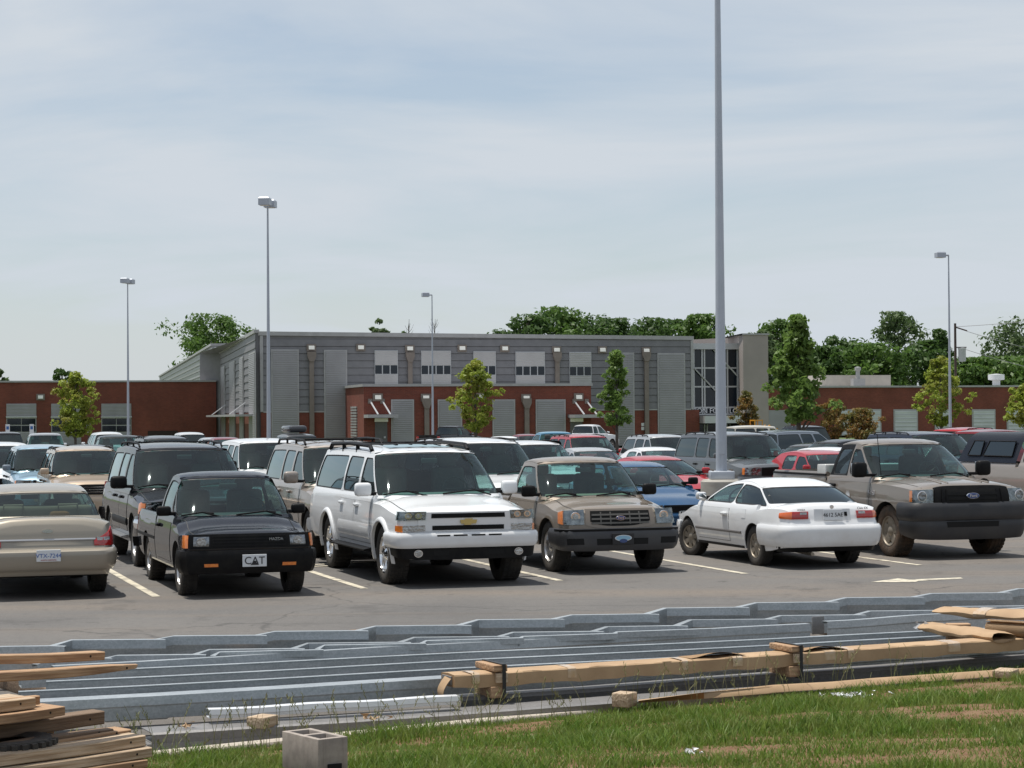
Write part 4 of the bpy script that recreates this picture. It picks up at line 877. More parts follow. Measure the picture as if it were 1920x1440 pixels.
def spec_pickup(wb=2.85, fo=.78, ro=1.05, W=.87, H=1.66, belt=1.05, bed=1.02, hoodf=.93, R=.35, tw=.23, ws0=.48, ws1=1.12, cabx=-.42, wr=.64, splits=(), rim='six', roofH=.09, rcab=.14, gs=None, ms=None, lean=.02, mgs=None, **k):
    Lf, Lr = wb / 2 + fo, -wb / 2 - ro; xw0, xw1, xr0, xr1 = wb / 2 - ws0, wb / 2 - ws1, cabx, cabx + rcab; zt = H - roofH
    S = dict(Lf=Lf, Lr=Lr, wb=wb, W=W, R=R, tw=tw, sill=.36 if R > .36 else .30, rim=rim, sh=.10, zs=belt / 1.15, bump_up_r=.12,
        top=[(Lr, bed - .01), (cabx - .06, bed), (cabx - .02, belt), (xw0 - .15, belt), (xw0 + .25, belt - .005), (Lf - .45, hoodf + .05), (Lf - .1, hoodf + .012), (Lf, hoodf - .05)],
        recess=[(Lr + .05, cabx - .09, .48, .07), (cabx + .04, xw0 - .03, .34, .075)],
        cab=dict(xw0=xw0, xw1=xw1, xr0=xr0, xr1=xr1, zb=belt - .01, zw0=belt - .045, zr0=belt - .02, zt=zt, H=roofH, wb=W * .92, wr=wr, bow=.24, bowt=.18, bowr=.02, bowb=.03, gx=.02, rear=False, seatx=1.12, wsm=(.045, .045, .065, .045), rg=G_CLEAR, rm=(.13, .13, .06, .06),
            cells=cells(xw0, xw1, xr0, xr1, splits, True, gs or [G_SIDE], ms, mgs or [(.05, .09, .02, .06)] + [(.04, .08, .02, .06)] * 3, lean)))
    S.update({a: b for a, b in k.items() if a != 'cab'}); S['cab'].update(k.get('cab', {})); return S
def spec_sedan(wb=2.62, fo=.95, ro=1.05, W=.87, H=1.42, belt=.93, deck=1.0, hoodf=.70, R=.31, tw=.20, ws0=.42, ws1=1.22, rw0=.50, rw1=1.25, splits=(-.12, -.85), wr=.58, rim='five', roofH=.07, last=False, gs=None, ms=None, mgs=None, **k):
    Lf, Lr = wb / 2 + fo, -wb / 2 - ro; xw0, xw1, xr0, xr1 = wb / 2 - ws0, wb / 2 - ws1, Lr + rw0, Lr + rw1; zt = H - roofH
    S = dict(Lf=Lf, Lr=Lr, wb=wb, W=W, R=R, tw=tw, sill=.22, rim=rim, sh=.085, planf=PLANF_CAR, planr=PLANR_CAR, zs=belt / 1.05, bump_up_f=.0, bump_up_r=.08,
        top=[(Lr, deck - .10), (Lr + .05, deck - .02), (Lr + .14, deck), (xr0 - .02, deck - .005), (xr0 + .35, belt + .02), (xr0 + .7, belt), (xw0 - .1, belt), (xw0 + .14, belt - .015), (Lf - .7, hoodf + .12), (Lf - .25, hoodf + .04), (Lf, hoodf - .07)],
        recess=[(xr0 + .42, xw0 - .03, .30, .07)], noser=[(.2, -.04), (.45, .0), (.6, .02), (.7, -.01), (1.0, -.06)], nosef=[(.2, -.06), (.4, .0), (.6, -.01), (.8, -.09)],
        cab=dict(xw0=xw0, xw1=xw1, xr0=xr0, xr1=xr1, zb=belt - .01, zw0=belt - .055, zr0=deck - .065, zt=zt, H=roofH, arch=.05, wb=W * .91, wr=wr, bow=.20, bowt=.12, bowr=.10, bowb=.16, gx=.06, seatx=1.2, rear=True, wsm=(.05, .05, .075, .04), rm=(.05, .05, .11, .05),
            cells=cells(xw0, xw1, xr0, xr1, splits, last, gs or [G_SIDE], ms, mgs, .08)))
    S.update({a: b for a, b in k.items() if a != 'cab'}); S['cab'].update(k.get('cab', {})); return S

HT = math.atan2(NOSE.y, NOSE.x); HA = HT + math.pi          # nose towards us / away from us
def place_wheel(S, px, py, fr, lr, hd):
    P = ground(px, py); ty = S['W'] - S['tw'] / 2 - S.get('tin', .035); lx = S['wb'] / 2 * (1 if fr == 'f' else -1); ly = ty * (1 if lr == 'l' else -1)
    c, s_ = math.cos(hd), math.sin(hd); return (P.x - c * lx + s_ * ly, P.y - s_ * lx - c * ly)
def rnd(amp): return lambda q: amp * (1 - (2 * q - 1) ** 4)

# paints
P_WHITE = paint_mat('white', (.70, .71, .72), 0, .3); P_WHITE2 = paint_mat('white_dull', (.62, .63, .64), 0, .3); P_TAN = paint_mat('tan_metallic', (.225, .188, .152), .25, .25); P_TAN2 = paint_mat('arizona_beige', (.205, .178, .152), .25, .3)
P_BEIGE = paint_mat('champagne', (.285, .257, .212), .25, .25); P_NAVY = paint_mat('navy_black', (.007, .009, .015), .1, .08, .6, .85); P_BLACK = paint_mat('black', (.008, .008, .010), .1, .08, .6, .85); P_PEWTER = paint_mat('pewter', (.29, .255, .225), .25, .25)
P_GOLD = paint_mat('gold_beige', (.40, .315, .235), .25, .2); P_BLUE = paint_mat('blue', (.010, .062, .150), .2, .15); P_RED = paint_mat('red', (.36, .022, .030), .1, .15); P_DRED = paint_mat('dark_red', (.16, .010, .018), .15, .15); P_GREY = paint_mat('grey', (.085, .09, .097), .3, .25)
P_SILVER = paint_mat('silver', (.40, .41, .42), .4, .2); P_LBLUE = paint_mat('light_blue', (.25, .37, .46), .3, .2); P_SBLUE = paint_mat('slate_blue', (.17, .20, .235), .3, .2); P_DBLUE = paint_mat('dark_blue', (.010, .014, .028), .2, .1, .6, .85); P_DGREEN = paint_mat('dark_green', (.014, .02, .018), .2, .1, .6, .85); P_OLDBLUE = paint_mat('faded_blue', (.09, .23, .34), .1, .2, .5); P_YEL = paint_mat('machine_yellow', (.55, .27, .02), 0, .3, .5); P_DGREY = paint_mat('dark_grey', (.045, .048, .055), .3, .15, .6, .85)
G = 'vehicles parked in the lot'

# ---------------- white full-size SUV (front row)
S = spec_suv(3.30, .90, 1.33, .985, 1.87, 1.19, 1.05, .40, .285, .50, 1.28, (.02, -.92), .74, .26, [G_SIDE, G_DARK, G_DARK], 'star', sill=.46, arch=1.14, cab=dict(sunroof=(.12, .30), dash=mat('dash_grey', (.16, .165, .15), .8)))
S['planf'] = [(0, .885), (.025, .92), (.07, .955), (.16, .972), (.45, .985), (.9, 1)]
c = Car(S, 'suv', 'large white SUV with black roof rack in the front row', 'SUV', P_WHITE, place_wheel(S, 737, 1094, 'f', 'r', HT), HT, G, 2)
c.wrap('grille_surround', 'f', -.70, .70, .75, 1.005, .012, P_WHITE, 20, 4); c.wrap('grille_opening', 'f', -.52, .52, .925, .985, .018, HOLE, 20, 2); c.wrap('grille_opening', 'f', -.50, .50, .765, .825, .018, HOLE, 20, 2)
for z in (.945, .965): c.wrap('grille_slat', 'f', -.51, .51, z - .003, z + .003, .022, BLK, 16, 1)
for z in (.785, .805): c.wrap('grille_slat', 'f', -.49, .49, z - .003, z + .003, .022, BLK, 16, 1)
for h in c.wrap('headlight', 'f', .60, 1.03, .905, 1.015, .016, REFL, 12, 3, mirror=True): pass
c.wrap('headlight_cover', 'f', .595, 1.035, .90, 1.02, .030, G_LENS, 12, 3, mirror=True)
for y in (-.83, -.69, .69, .83): o = c.oval('lamp_bowl', y, .96, .052, .046, CHROME, off=.010, th=.01); c.oval('lens', y, .96, .03, .028, LENSW, off=.018, th=.006, parent=o)
c.wrap('turn_signal', 'f', .60, .90, (.755, .745), (.835, .83), .018, LENSW, 8, 3, mirror=True); c.wrap('turn_signal', 'f', .90, 1.05, (.745, .755), (.83, .83), .018, AMBER, 8, 3, mirror=True)
c.wrap('bumper', 'f', -1.42, 1.42, .53, .735, .045, P_WHITE, 48, 8, rnd(.03)); c.wrap('air_dam', 'f', -1.30, 1.30, lambda t: .37 + .06 * abs(2 * t - 1) ** 3, lambda t: .535 + .0 * t, .03, BLK, 40, 4)
for a, bq in ((.03, .22), (.27, .45)): c.wrap('bumper_slot', 'f', a, bq, .685, .705, .078, HOLE, 6, 2, mirror=True)
c.wrap('tow_hook_recess', 'f', .28, .50, .43, .49, .034, HOLE, 6, 2, mirror=True)
for y in (-.70, .70):
    f = c.oval('fog_lamp', y, .46, .065, .055, CHROME, off=.03); c.oval('lens', y, .46, .05, .042, LENSW, off=.045, parent=f)
x = c.wp('f', .001, .87, .02)[0]; bt = [(a * .76, q * .85) for a, q in [(-.155, .03), (-.07, .03), (-.06, .05), (.075, .05), (.065, .03), (.155, .03), (.135, -.03), (.05, -.03), (.045, -.05), (-.085, -.05), (-.075, -.03), (-.14, -.03)]]
MB().prism(bt, lambda a, q, k: (x + .02 * k, a, .872 + q)).build('badge', GOLD, c.root)
c.doors(((.08, 1.02), (-.86, .06)), .52, 0, hm=P_WHITE); c.hood_seam(c.S['Lf'] - .1, 1.25, .86); c.mirrors(P_WHITE, 1.02, 1.27, (.13, .24, .19), .08); c.wipers(); c.rack(.15, -2.5, .97, 1.815, BLK, (.86,), .034, .055)
for k in range(5):
    y = -.44 + k * .22; MB().box(-2.3, -.35, y - .018, y + .018, 1.865, 1.879).build('roof_rib', BLK, c.root)
c.side('running_board', -1.05, 1.05, .40, .455, .02, BLK, 12, 3, prof=rnd(.10)); c.side('side_moulding', -.86, 1.0, .58, .78, .008, P_WHITE, 12, 4, prof=rnd(.012))
for xc in c.wx:     # flares
    for sd in (1, -1):
        b = MB(); rows = []
        for k in range(21):
            a = math.pi * (-.06 + 1.12 * k / 20); r = []
            for rr, of in ((1.135, -.01), (1.14, .03), (1.2, .035), (1.29, .012), (1.3, -.005)):
                xx, zz_ = xc + S['R'] * rr * math.cos(a), S['R'] + S['R'] * rr * math.sin(a); r.append(c.sp(xx, zz_, of, sd))
            rows.append(r)
        b.grid(rows, 0, sd < 0); b.build('wheel_flare', P_WHITE, c.root, 50)
MB().tube([(-.1, -.5, 1.87), (-.28, -.5, 1.96)], .008, 5).build('antenna', BLK, c.root)
c.wrap('tail_light', 'r', .80, .90, .85, 1.25, .012, RED, 8, 4, mirror=True); c.wrap('rear_bumper', 'r', -1.0, 1.0, .50, .70, .04, P_WHITE, 30, 6, rnd(.02))

# ---------------- dark small pickup (front row)
S = spec_pickup(2.76, .70, 1.0, .835, 1.56, 1.0, .98, .83, .325, .215, .40, 1.08, -.50, .60, (.52,), 'steel', .07, .12, sill=.33, ms=[P_NAVY], mgs=[(.03, .02, .03, .05), (.02, .09, .02, .05)], lean=.05)
S['planf'] = [(0, .93), (.02, .955), (.06, .975), (.3, .99), (.8, 1)]; S['nosef'] = [(.3, -.02), (.6, 0), (.8, -.03), (.9, -.10)]
c = Car(S, 'pickup_truck', 'dark navy small pickup with a white front plate in the front row', 'pickup truck', P_NAVY, place_wheel(S, 350, 1115, 'f', 'r', HT), HT, G, 2)
c.wrap('grille', 'f', -.80, .80, .625, .81, .010, BLK, 24, 4); c.wrap('headlight_bezel', 'f', .49, .77, .635, .80, .018, BLK, 6, 3, mirror=True)
c.wrap('headlight', 'f', .52, .72, .66, .78, .026, REFL, 6, 4, mirror=True, prof=rnd(.006)); [c.oval('lens', y, .72, .062, .05, LENSW, off=.036) for y in (-.62, .62)]; c.wrap('turn_signal', 'f', .78, .93, .64, .80, .018, AMBER, 8, 3, mirror=True)
for z in (.66, .70, .74, .78): c.wrap('grille_slat', 'f', -.47, .47, z - .008, z + .008, .02, BLK, 16, 1)
c.wrap('bumper', 'f', -1.12, 1.12, .31, .60, .05, BLK, 40, 8, rnd(.02)); c.wrap('bumper_lamp', 'f', .42, .60, .40, .44, .074, AMBER, 6, 2, mirror=True)
c.plate(.0 + .05, .47, 'f', .31, .155, PLATE, 'CAT', DTXT, .135, .075); c.text('MAZDA', .052, (c.wp('f', .001, .73, .035)[0], .34, .735), CHROME)
xx = c.wp('f', .001, .47, .091)[0]; MB().prism([(-.055, -.055), (.055, -.055), (0, .0)], lambda a, q, k: (xx + .002 * k, .05 + a, .47 + q)).build('plate_triangle', DTXT, c.root)
c.doors(((-.30, .86),), .40, 0, hm=BLK); c.hood_seam(S['Lf'] - .05, .98, .84); c.mirrors(BLK, .80, 1.06, (.09, .19, .13), .06); c.wipers()
c.side('bed_moulding', S['Lr'] + .05, -.55, .62, .66, .006, BLK); c.wrap('tail_light', 'r', .70, .83, .62, .92, .012, RED, 6, 3, mirror=True); c.wrap('rear_bumper', 'r', -.85, .85, .42, .56, .08, BLK, 20, 4)
c.side('body_seam', -.522, -.512, .36, .93, .003, SEAL, 2, 6)

# ---------------- tan small pickup (front row)
S = spec_pickup(2.83, .74, 1.12, .885, 1.655, 1.08, 1.04, .955, .365, .245, .44, 1.06, -.42, .655, (), 'six', .08, .14, sill=.37, cab=dict(dash=INTT, int=INTG))
S['planf'] = [(0, .865), (.025, .91), (.07, .95), (.16, .97), (.4, .988), (.8, 1)]; S['nosef'] = [(.3, .0), (.65, 0), (.9, -.05), (1.0, -.12)]
c = Car(S, 'pickup_truck', 'tan small pickup with dark bumper beside the large white SUV', 'pickup truck', P_TAN, place_wheel(S, 1043, 1071, 'f', 'r', HT), HT, G, 2)
c.wrap('grille_surround', 'f', -.53, .53, lambda t: .655 + .05 * abs(2 * t - 1) ** 4, .935, .012, P_TAN, 24, 4); gr = c.wrap('grille', 'f', -.46, .46, lambda t: .685 + .07 * abs(2 * t - 1) ** 3, .905, .018, HOLE, 20, 3)
for z in (.73, .79, .85): c.wrap('grille_slat', 'f', -.44, .44, z - .012, z + .012, .028, mat('grille_grey', (.10, .095, .085), .5), 16, 2)
for q in (-.3, -.15, .15, .3): c.wrap('grille_slat', 'f', q - .01, q + .01, .71, .89, .026, mat('grille_grey', (.10, .095, .085), .5), 2, 3)
o = c.oval('badge', 0, .80, .08, .036, CHROME, off=.03); o2 = c.oval('badge_face', 0, .80, .072, .030, BLUEB, off=.044, parent=o, th=.004); c.text('Ford', .045, (c.wp('f', .001, .8, .05)[0], 0, .80), CHROME, 'f', o)
c.wrap('headlight', 'f', .56, .86, (.715, .715), (.925, .915), .014, REFL, 8, 4, mirror=True); c.wrap('headlight_cover', 'f', .555, .865, .71, .93, .030, G_LENS, 8, 4, mirror=True); [c.oval('lens', y, .83, .045, .045, LENSW, off=.02, th=.006, parent=c.oval('lamp_bowl', y, .825, .075, .072, CHROME, off=.010, th=.01)) for y in (-.68, .68)]; c.wrap('turn_signal', 'f', .865, 1.02, (.715, .73), (.915, .885), .016, AMBER, 8, 4, mirror=True)
bm = mat('bumper_charcoal', (.035, .036, .042), .42, .1, (.05, .05, .052), 3)
c.wrap('bumper', 'f', -1.22, 1.22, lambda t: .33 + .05 * abs(2 * t - 1) ** 4, .655, .06, bm, 44, 8, rnd(.035)); c.wrap('bumper_slot', 'f', -.40, .40, .42, .51, .098, HOLE, 12, 3); c.wrap('bumper_pad', 'f', -1.0, 1.0, .615, .648, .085, BLK, 30, 3); c.wrap('fog_recess', 'f', .60, .80, .43, .52, .097, HOLE, 6, 3, mirror=True)
p = c.plate(0, .50, 'f', .33, .165, DTXT, None, None, .05, .108)
xx = c.wp('f', .001, .50, .122)[0]
for (yy, zz_, a, bq, m_) in ((0, .515, .13, .045, PLATE), (0, .515, .115, .035, mat('pale_blue_print', (.25, .45, .6), .5)), (0, .475, .06, .028, BLUEB)):
    xx += .002; MB().add([(xx, yy + a * math.cos(2 * math.pi * k / 18), zz_ + bq * math.sin(2 * math.pi * k / 18)) for k in range(18)], [tuple(range(18))]).build('plate_emblem', m_, p)
c.doors(((-.28, .90),), .45, 0, hm=BLK); c.hood_seam(S['Lf'] - .08, 1.05, .80); c.mirrors(BLK, .86, 1.16, (.11, .22, .17), .07); c.wipers()
c.side('body_seam', -.452, -.442, .40, 1.0, .003, SEAL, 2, 6); c.wrap('tail_light', 'r', .72, .88, .64, .98, .012, RED, 6, 3, mirror=True); c.wrap('rear_bumper', 'r', -.9, .9, .46, .60, .08, bm, 20, 4)

# ---------------- tan full-size pickup (front row, right)
S = spec_pickup(3.20, .93, 1.17, .995, 1.86, 1.25, 1.30, 1.16, .405, .28, .52, 1.30, -.55, .73, (.12,), 'truck', .09, .16, mud=True, sill=.48, ms=[P_TAN2, BLK], gs=[G_SIDE, G_DARK], mgs=[(.05, .04, .02, .07), (.03, .07, .02, .07)], steer=R_(0), arch=1.17)
S['planf'] = [(0, .90), (.03, .93), (.08, .96), (.18, .978), (.5, .99), (.9, 1)]; S['nosef'] = [(.3, -.04), (.6, 0), (.9, 0), (1.15, -.05), (1.3, -.1)]
F150 = S
c = Car(S, 'pickup_truck', 'tan full size pickup with black grille and muddy tyres on the right', 'pickup truck', P_TAN2, place_wheel(S, 1680, 1043, 'f', 'r', HT), HT, G, 2)
c.wrap('grille', 'f', -.66, .66, lambda t: .765 + .07 * abs(2 * t - 1) ** 6, lambda t: 1.145 - .03 * abs(2 * t - 1) ** 6, .03, BLK, 28, 6, rnd(.012)); c.wrap('grille_opening', 'f', -.44, .44, .80, 1.09, .046, HOLE, 16, 3)
for z in (.87, .945, 1.02): c.wrap('grille_bar', 'f', -.45, .45, z - .022, z + .022, .056, BLK, 16, 3)
for q in (.45, .53): c.wrap('grille_bar', 'f', q - .012, q + .012, .81, 1.09, .055, BLK, 2, 4, mirror=True)
o = c.oval('badge', 0, .985, .115, .050, CHROME, off=.07); c.oval('badge_face', 0, .985, .106, .043, BLUEB, off=.083, parent=o, th=.004); c.text('Ford', .066, (c.wp('f', .001, .985, .09)[0], 0, .985), CHROME, 'f', o)
c.wrap('headlight', 'f', .68, 1.03, (.875, .88), (1.09, 1.085), .014, REFL, 12, 4, mirror=True); c.wrap('headlight_cover', 'f', .675, 1.10, (.87, .88), (1.095, 1.08), .026, G_LENS, 12, 4, mirror=True); c.wrap('turn_signal', 'f', 1.03, 1.10, .90, 1.07, .016, AMBER, 6, 4, mirror=True)
for y in (-.86, .86): o = c.oval('lamp_bowl', y, .985, .085, .085, CHROME, off=.018, th=.006); c.oval('lens', y, .985, .07, .07, REFL, off=.026, th=.004, parent=o)
bmb = mat('bumper_black', (.022, .023, .027), .5, 0, (.034, .033, .034), 3)
c.wrap('bumper', 'f', -1.36, 1.36, .60, .885, .05, bmb, 44, 8, rnd(.04)); c.wrap('air_dam', 'f', -1.36, 1.36, lambda t: .30 + .08 * abs(2 * t - 1) ** 4, .605, .045, bmb, 44, 6, rnd(.025)); c.wrap('bumper_slot', 'f', -.46, .46, .50, .585, .075, HOLE, 12, 3)
c.doors(((-.42, 1.02),), .55, 0, hm=BLK); c.hood_seam(S['Lf'] - .08, 1.2, .86); c.mirrors(BLK, .98, 1.37, (.15, .25, .25), .14); c.wipers()
for y in (-.42, -.30, .30, .42):      # hood ridges
    b = MB(); b.tube([c.defm((xq, y * (1 - .12 * (2.4 - xq)), c.topf(xq) - .07 * (abs(y) / .93) ** 4 + .002)) for xq in [1.25 + k * .115 for k in range(11)]], .012, 6); b.build('hood_ridge', P_TAN2, c.root, 60)
b = MB(); b.rbox(-.98, -.66, -.93, .93, 1.05, 1.42, .02); b.build('toolbox', mat('toolbox_alloy', (.62, .61, .58), .35, .5, (.5, .49, .47), 5), c.root, 40)
c.side('bed_rail_cap', S['Lr'] + .04, -.60, 1.232, 1.262, .010, BLK); c.wrap('tail_light', 'r', .80, .98, .80, 1.18, .014, RED, 6, 3, mirror=True); c.wrap('rear_bumper', 'r', -1.0, 1.0, .52, .70, .09, CHROME, 20, 4)
c.side('body_seam', -.582, -.572, .50, 1.2, .003, SEAL, 2, 6); MB().tube([(1.1, -.80, 1.2), (1.0, -.82, 1.95)], .006, 5).build('antenna', BLK, c.root)
yb = -c.Wf(.95) * c.sidef(.98) - .006; me = text_mesh('F-150', .10, .003); me.materials.append(CHROME); link('lettering', me, c.root, (1.12, yb - .004, 1.0), (math.pi / 2, 0, 0))
b = MB(); b.prism([(-.06, -.09), (.06, -.09), (.075, .02), (.06, .10), (.045, .03), (.025, .12), (.005, .04), (-.02, .12), (-.03, .03), (-.055, .09), (-.065, .0)], lambda a, q, k: (.30 + a, yb - .014 - .002 * k, .90 + q)); b.build('hand_sticker', PLATE, c.root)
MB().prism([(.0, -.085), (.055, -.085), (.068, .02), (.05, .02)], lambda a, q, k: (.30 + a, yb - .018 - .002 * k, .90 + q)).build('sticker_red', PLRED, c.root)

# ---------------- white coupe (front row, tail to us)
S = spec_sedan(2.57, .84, .98, .855, 1.295, .905, .965, .66, .298, .195, .40, 1.12, .46, 1.20, (-.42,), .545, 'cap', .055, True, [G_SIDE], [None], [(.03, .006, .01, .03), (.006, .05, .01, .04)], cab=dict(rear=True, rg=G_DARK, arch=.075))
S['planr'] = [(0, .76), (.03, .82), (.09, .885), (.2, .94), (.5, .98), (1, 1)]; S['sill'] = .24; S['noser'] = [(.2, -.05), (.35, .02), (.62, .05), (.68, .0), (.95, -.05), (1.0, -.07)]; S['steer'] = R_(14)
S['cab']['cells'][0]['b'] = (-.42, -.42); S['cab']['cells'][1]['a'] = (-.42, -.42)
c = Car(S, 'coupe', 'white two door coupe with its tail towards the aisle beside the lamp footing', 'car', P_WHITE, place_wheel(S, 1426, 1060, 'r', 'l', HA), HA, G, 2)
c.wrap('tail_light', 'r', .40, .66, .735, .845, .014, RED, 8, 4, mirror=True, prof=rnd(.008)); c.wrap('tail_light', 'r', .66, .86, (.735, .745), (.845, .825), .014, REDO, 8, 4, mirror=True, prof=rnd(.008)); c.wrap('reversing_light', 'r', .43, .54, .80, .835, .024, LENSW, 4, 2, mirror=True)
c.wrap('plate_recess', 'r', -.30, .30, .705, .875, .004, P_WHITE2, 10, 3); c.plate(0, .79, 'r', .305, .155, PLATE, '4612 5AE', DTXT, .082, .022); c.wrap('badge', 'r', -.2, -.24, .77, .83, .02, BLK, 2, 2)
c.wrap('trunk_seam', 'r', -.62, .62, .655, .664, .004, SEAL, 20, 1); c.wrap('bumper', 'r', -1.45, 1.45, .33, .645, .03, P_WHITE, 48, 8, rnd(.03)); c.wrap('lower_valance', 'r', -1.0, 1.0, .25, .335, .0, BLK, 24, 3)
c.oval('badge', 0, .905, .035, .03, CHROME, 'r', .0); c.text('HONDA', .035, (c.wp('r', .001, .865, .012)[0], .50, .868), DTXT, 'r'); c.text('Civic EX', .05, (c.wp('r', .001, .875, .012)[0], -.50, .878), DTXT, 'r')
c.doors(((-.40, .82),), .33, 0, hm=P_WHITE); c.side('side_moulding', -.86, .92, .46, .50, .008, mat('moulding_grey', (.14, .13, .125), .5), 14, 3, prof=rnd(.008)); c.mirrors(P_WHITE2, .72, .985, (.10, .17, .12), .05)
c.side('sill_strip', -.9, .9, .235, .275, .006, BLK, 10, 2); c.side('fuel_flap', -1.02, -.88, .70, .84, .004, P_WHITE, 3, 3)
c.wrap('headlight', 'f', .45, .80, .60, .68, .01, REFL, 6, 3, mirror=True); c.wrap('bumper', 'f', -1.2, 1.2, .28, .55, .03, P_WHITE, 30, 6, rnd(.02))
pq = c.rwn(.78, .1, -.004); MB().add([(pq[0] - .004, pq[1] + .05 * math.cos(a), pq[2] + .03 * math.sin(a)) for a in [2 * math.pi * k / 14 for k in range(14)]], [tuple(range(14))]).build('window_sticker', PLATE, c.root)
MB().tube([(-1.5, .35, .25), (-2.3, .35, .22)], .03, 8).build('exhaust_pipe', RIMD, c.root)

# ---------------- champagne sedan (front row, left edge, tail to us)
S = spec_sedan(2.62, .95, 1.06, .875, 1.42, .95, 1.035, .70, .315, .205, .42, 1.22, .50, 1.16, (-.05, -.86), .60, 'five', .065, False, cab=dict(int=INTT))
S['noser'] = [(.2, -.06), (.36, .03), (.6, .06), (.66, .015), (1.03, -.05)]; S['planr'] = [(0, .80), (.03, .85), (.09, .905), (.2, .95), (.5, .985), (1, 1)]
c = Car(S, 'sedan', 'champagne beige sedan seen from behind at the left edge', 'car', P_BEIGE, place_wheel(S, 182, 1108, 'r', 'r', HA), HA, G, 2)
c.wrap('tail_light', 'r', .58, .93, (.67, .66), (.74, .90), .012, RED, 12, 5, mirror=True, prof=rnd(.006)); c.wrap('reversing_light', 'r', .62, .80, .735, .775, .02, LENSW, 6, 2, mirror=True)
c.wrap('trunk_trim', 'r', -.60, .60, .735, .765, .010, mat('trim_steel', (.35, .36, .38), .3, .6), 16, 2, rnd(.008)); c.wrap('trunk_seam', 'r', -.66, .66, .650, .658, .004, SEAL, 16, 1)
c.wrap('bumper', 'r', -1.5, 1.5, .36, .64, .03, P_BEIGE, 48, 8, rnd(.035)); c.plate(0, .56, 'r', .30, .15, PLATE, 'VTX-7244', PLTXT, .075, .075, ('NORTH CAROLINA', .022, -.055, PLRED)); c.oval('badge', 0, .86, .07, .025, CHROME, 'r', .004)
c.doors(((-.78, -.08), (-.02, .92)), .33, 0, hm=P_BEIGE); c.mirrors(P_BEIGE, .78, 1.03, (.1, .18, .12), .05)
for y in (-.35, .35): MB().tube([(-1.42, y - .14, 1.0), (-1.42, y - .12, 1.16), (-1.42, y + .12, 1.16), (-1.42, y + .14, 1.0)], .016, 6).build('headrest_hoop', INTT, c.root, 60)
MB().rbox(-1.75, -1.5, .1 - .45, .35 - .45, .98, 1.08, .05).build('parcel', mat('brown_cloth', (.25, .11, .04), .9), c.root, 60)

# ------------------------------------------------------------------ second row and farther vehicles
def front_end(c, kind, zl, dual=False, bm=None, grm=None, amber=True, bump=None):
    S = c.S; w_ = S['W'] * S.get('planf', PLANF_TRUCK)[0][1]; z0, z1 = zl
    c.wrap('grille', 'f', -w_ * .60, w_ * .60, z0, z1, .012, grm or HOLE, 16, 3)
    n = 3
    for k in range(n): z = lerp(z0, z1, (k + 1) / (n + 1)); c.wrap('grille_slat', 'f', -w_ * .58, w_ * .58, z - .01, z + .01, .02, CHROME if kind == 'chrome' else BLK, 12, 1)
    c.wrap('headlight', 'f', w_ * .66, w_ * 1.14, z0 + .02, z1, .014, REFL, 8, 3, mirror=True)
    if amber: c.wrap('turn_signal', 'f', w_ * 1.15, w_ * 1.26, z0 + .03, z1 - .01, .014, AMBER, 5, 3, mirror=True)
    zb = bump or (S['sill'] + .03, z0 - .02); c.wrap('bumper', 'f', -w_ * 1.45, w_ * 1.45, zb[0], zb[1], .035, bm or c.paint, 30, 6, rnd(.03))
def rear_end(c, z0, z1, s0=.80, bm=None, plate=True):
    S = c.S; w_ = S['W'] * S.get('planr', PLANR_TRUCK)[0][1]
    c.wrap('tail_light', 'r', w_ * s0, w_ * 1.02, z0, z1, .012, RED, 6, 3, mirror=True); zb = (S['sill'] + .1, z0 - .08)
    c.wrap('rear_bumper', 'r', -w_ * 1.15, w_ * 1.15, zb[0], zb[1], .05, bm or c.paint, 24, 5, rnd(.02))
    if plate: c.plate(0, (z0 + z1) / 2 - .05, 'r', .305, .155, PLATE, None, None, .07, .03)
def V(kind, px, Y, hd, name, label, cat, paint, detail=1, **kw):
    """vehicle whose cabin centre shows at px, at distance Y"""
    S = kw.pop('S'); lamp = kw.pop('lamp', None); c = Car(S, name, label, cat, paint, (px_at(px, Y), Y), hd, G, detail)
    C = S['cab']; z = C['zb']
    if kind == 'truckish':
        front_end(c, kw.get('style', 'plain'), (S['top'][-1][1] - .22, S['top'][-1][1] - .01), bm=kw.get('bm'))
    else: front_end(c, 'plain', (S['top'][-1][1] - .14, S['top'][-1][1] - .0), bm=kw.get('bm'), amber=False)
    rear_end(c, kw.get('tz', (z - .35, z - .05))[0], kw.get('tz', (z - .35, z - .05))[1], bm=kw.get('bm'))
    sp_ = [C['xw0'] - .12] + [q['b'][0] for q in C['cells'][:-1]] if len(C['cells']) > 1 else [C['xw0'] - .12, C['xr0'] + .1]
    c.doors([(b_ + .03, a_ - .02) for a_, b_ in zip(sp_[:-1], sp_[1:])], S['sill'] + .1, 0, hm=kw.get('hm', BLK))
    c.mirrors(kw.get('mm', paint), C['xw0'] - .12, z + .09, kw.get('ms', (.10, .20, .14)), .06)
    if detail >= 1: c.wipers()
    if kw.get('rack'): c.rack(C['xw1'] - .15, C['xr1'] + .3, .98, C['zt'] + .03, BLK, kw['rack'] if isinstance(kw['rack'], tuple) else (.25, .75))
    return c
suvB = lambda **k: spec_suv(3.30, .92, 1.30, .985, 1.87, 1.19, 1.05, .39, .27, .50, 1.28, (.02, -.92), .74, .26, [G_SIDE, G_DARK, G_DARK], 'five', **k)
tahoe = lambda **k: spec_suv(**{**dict(wb=2.95, fo=.92, ro=1.05, W=.985, H=1.88, belt=1.19, hoodf=1.05, R=.385, tw=.265, ws0=.50, ws1=1.28, splits=(-.12, -.95), wr=.74, rr=.26, gs=[G_SIDE, G_DARK, G_DARK], rim='five'), **k})
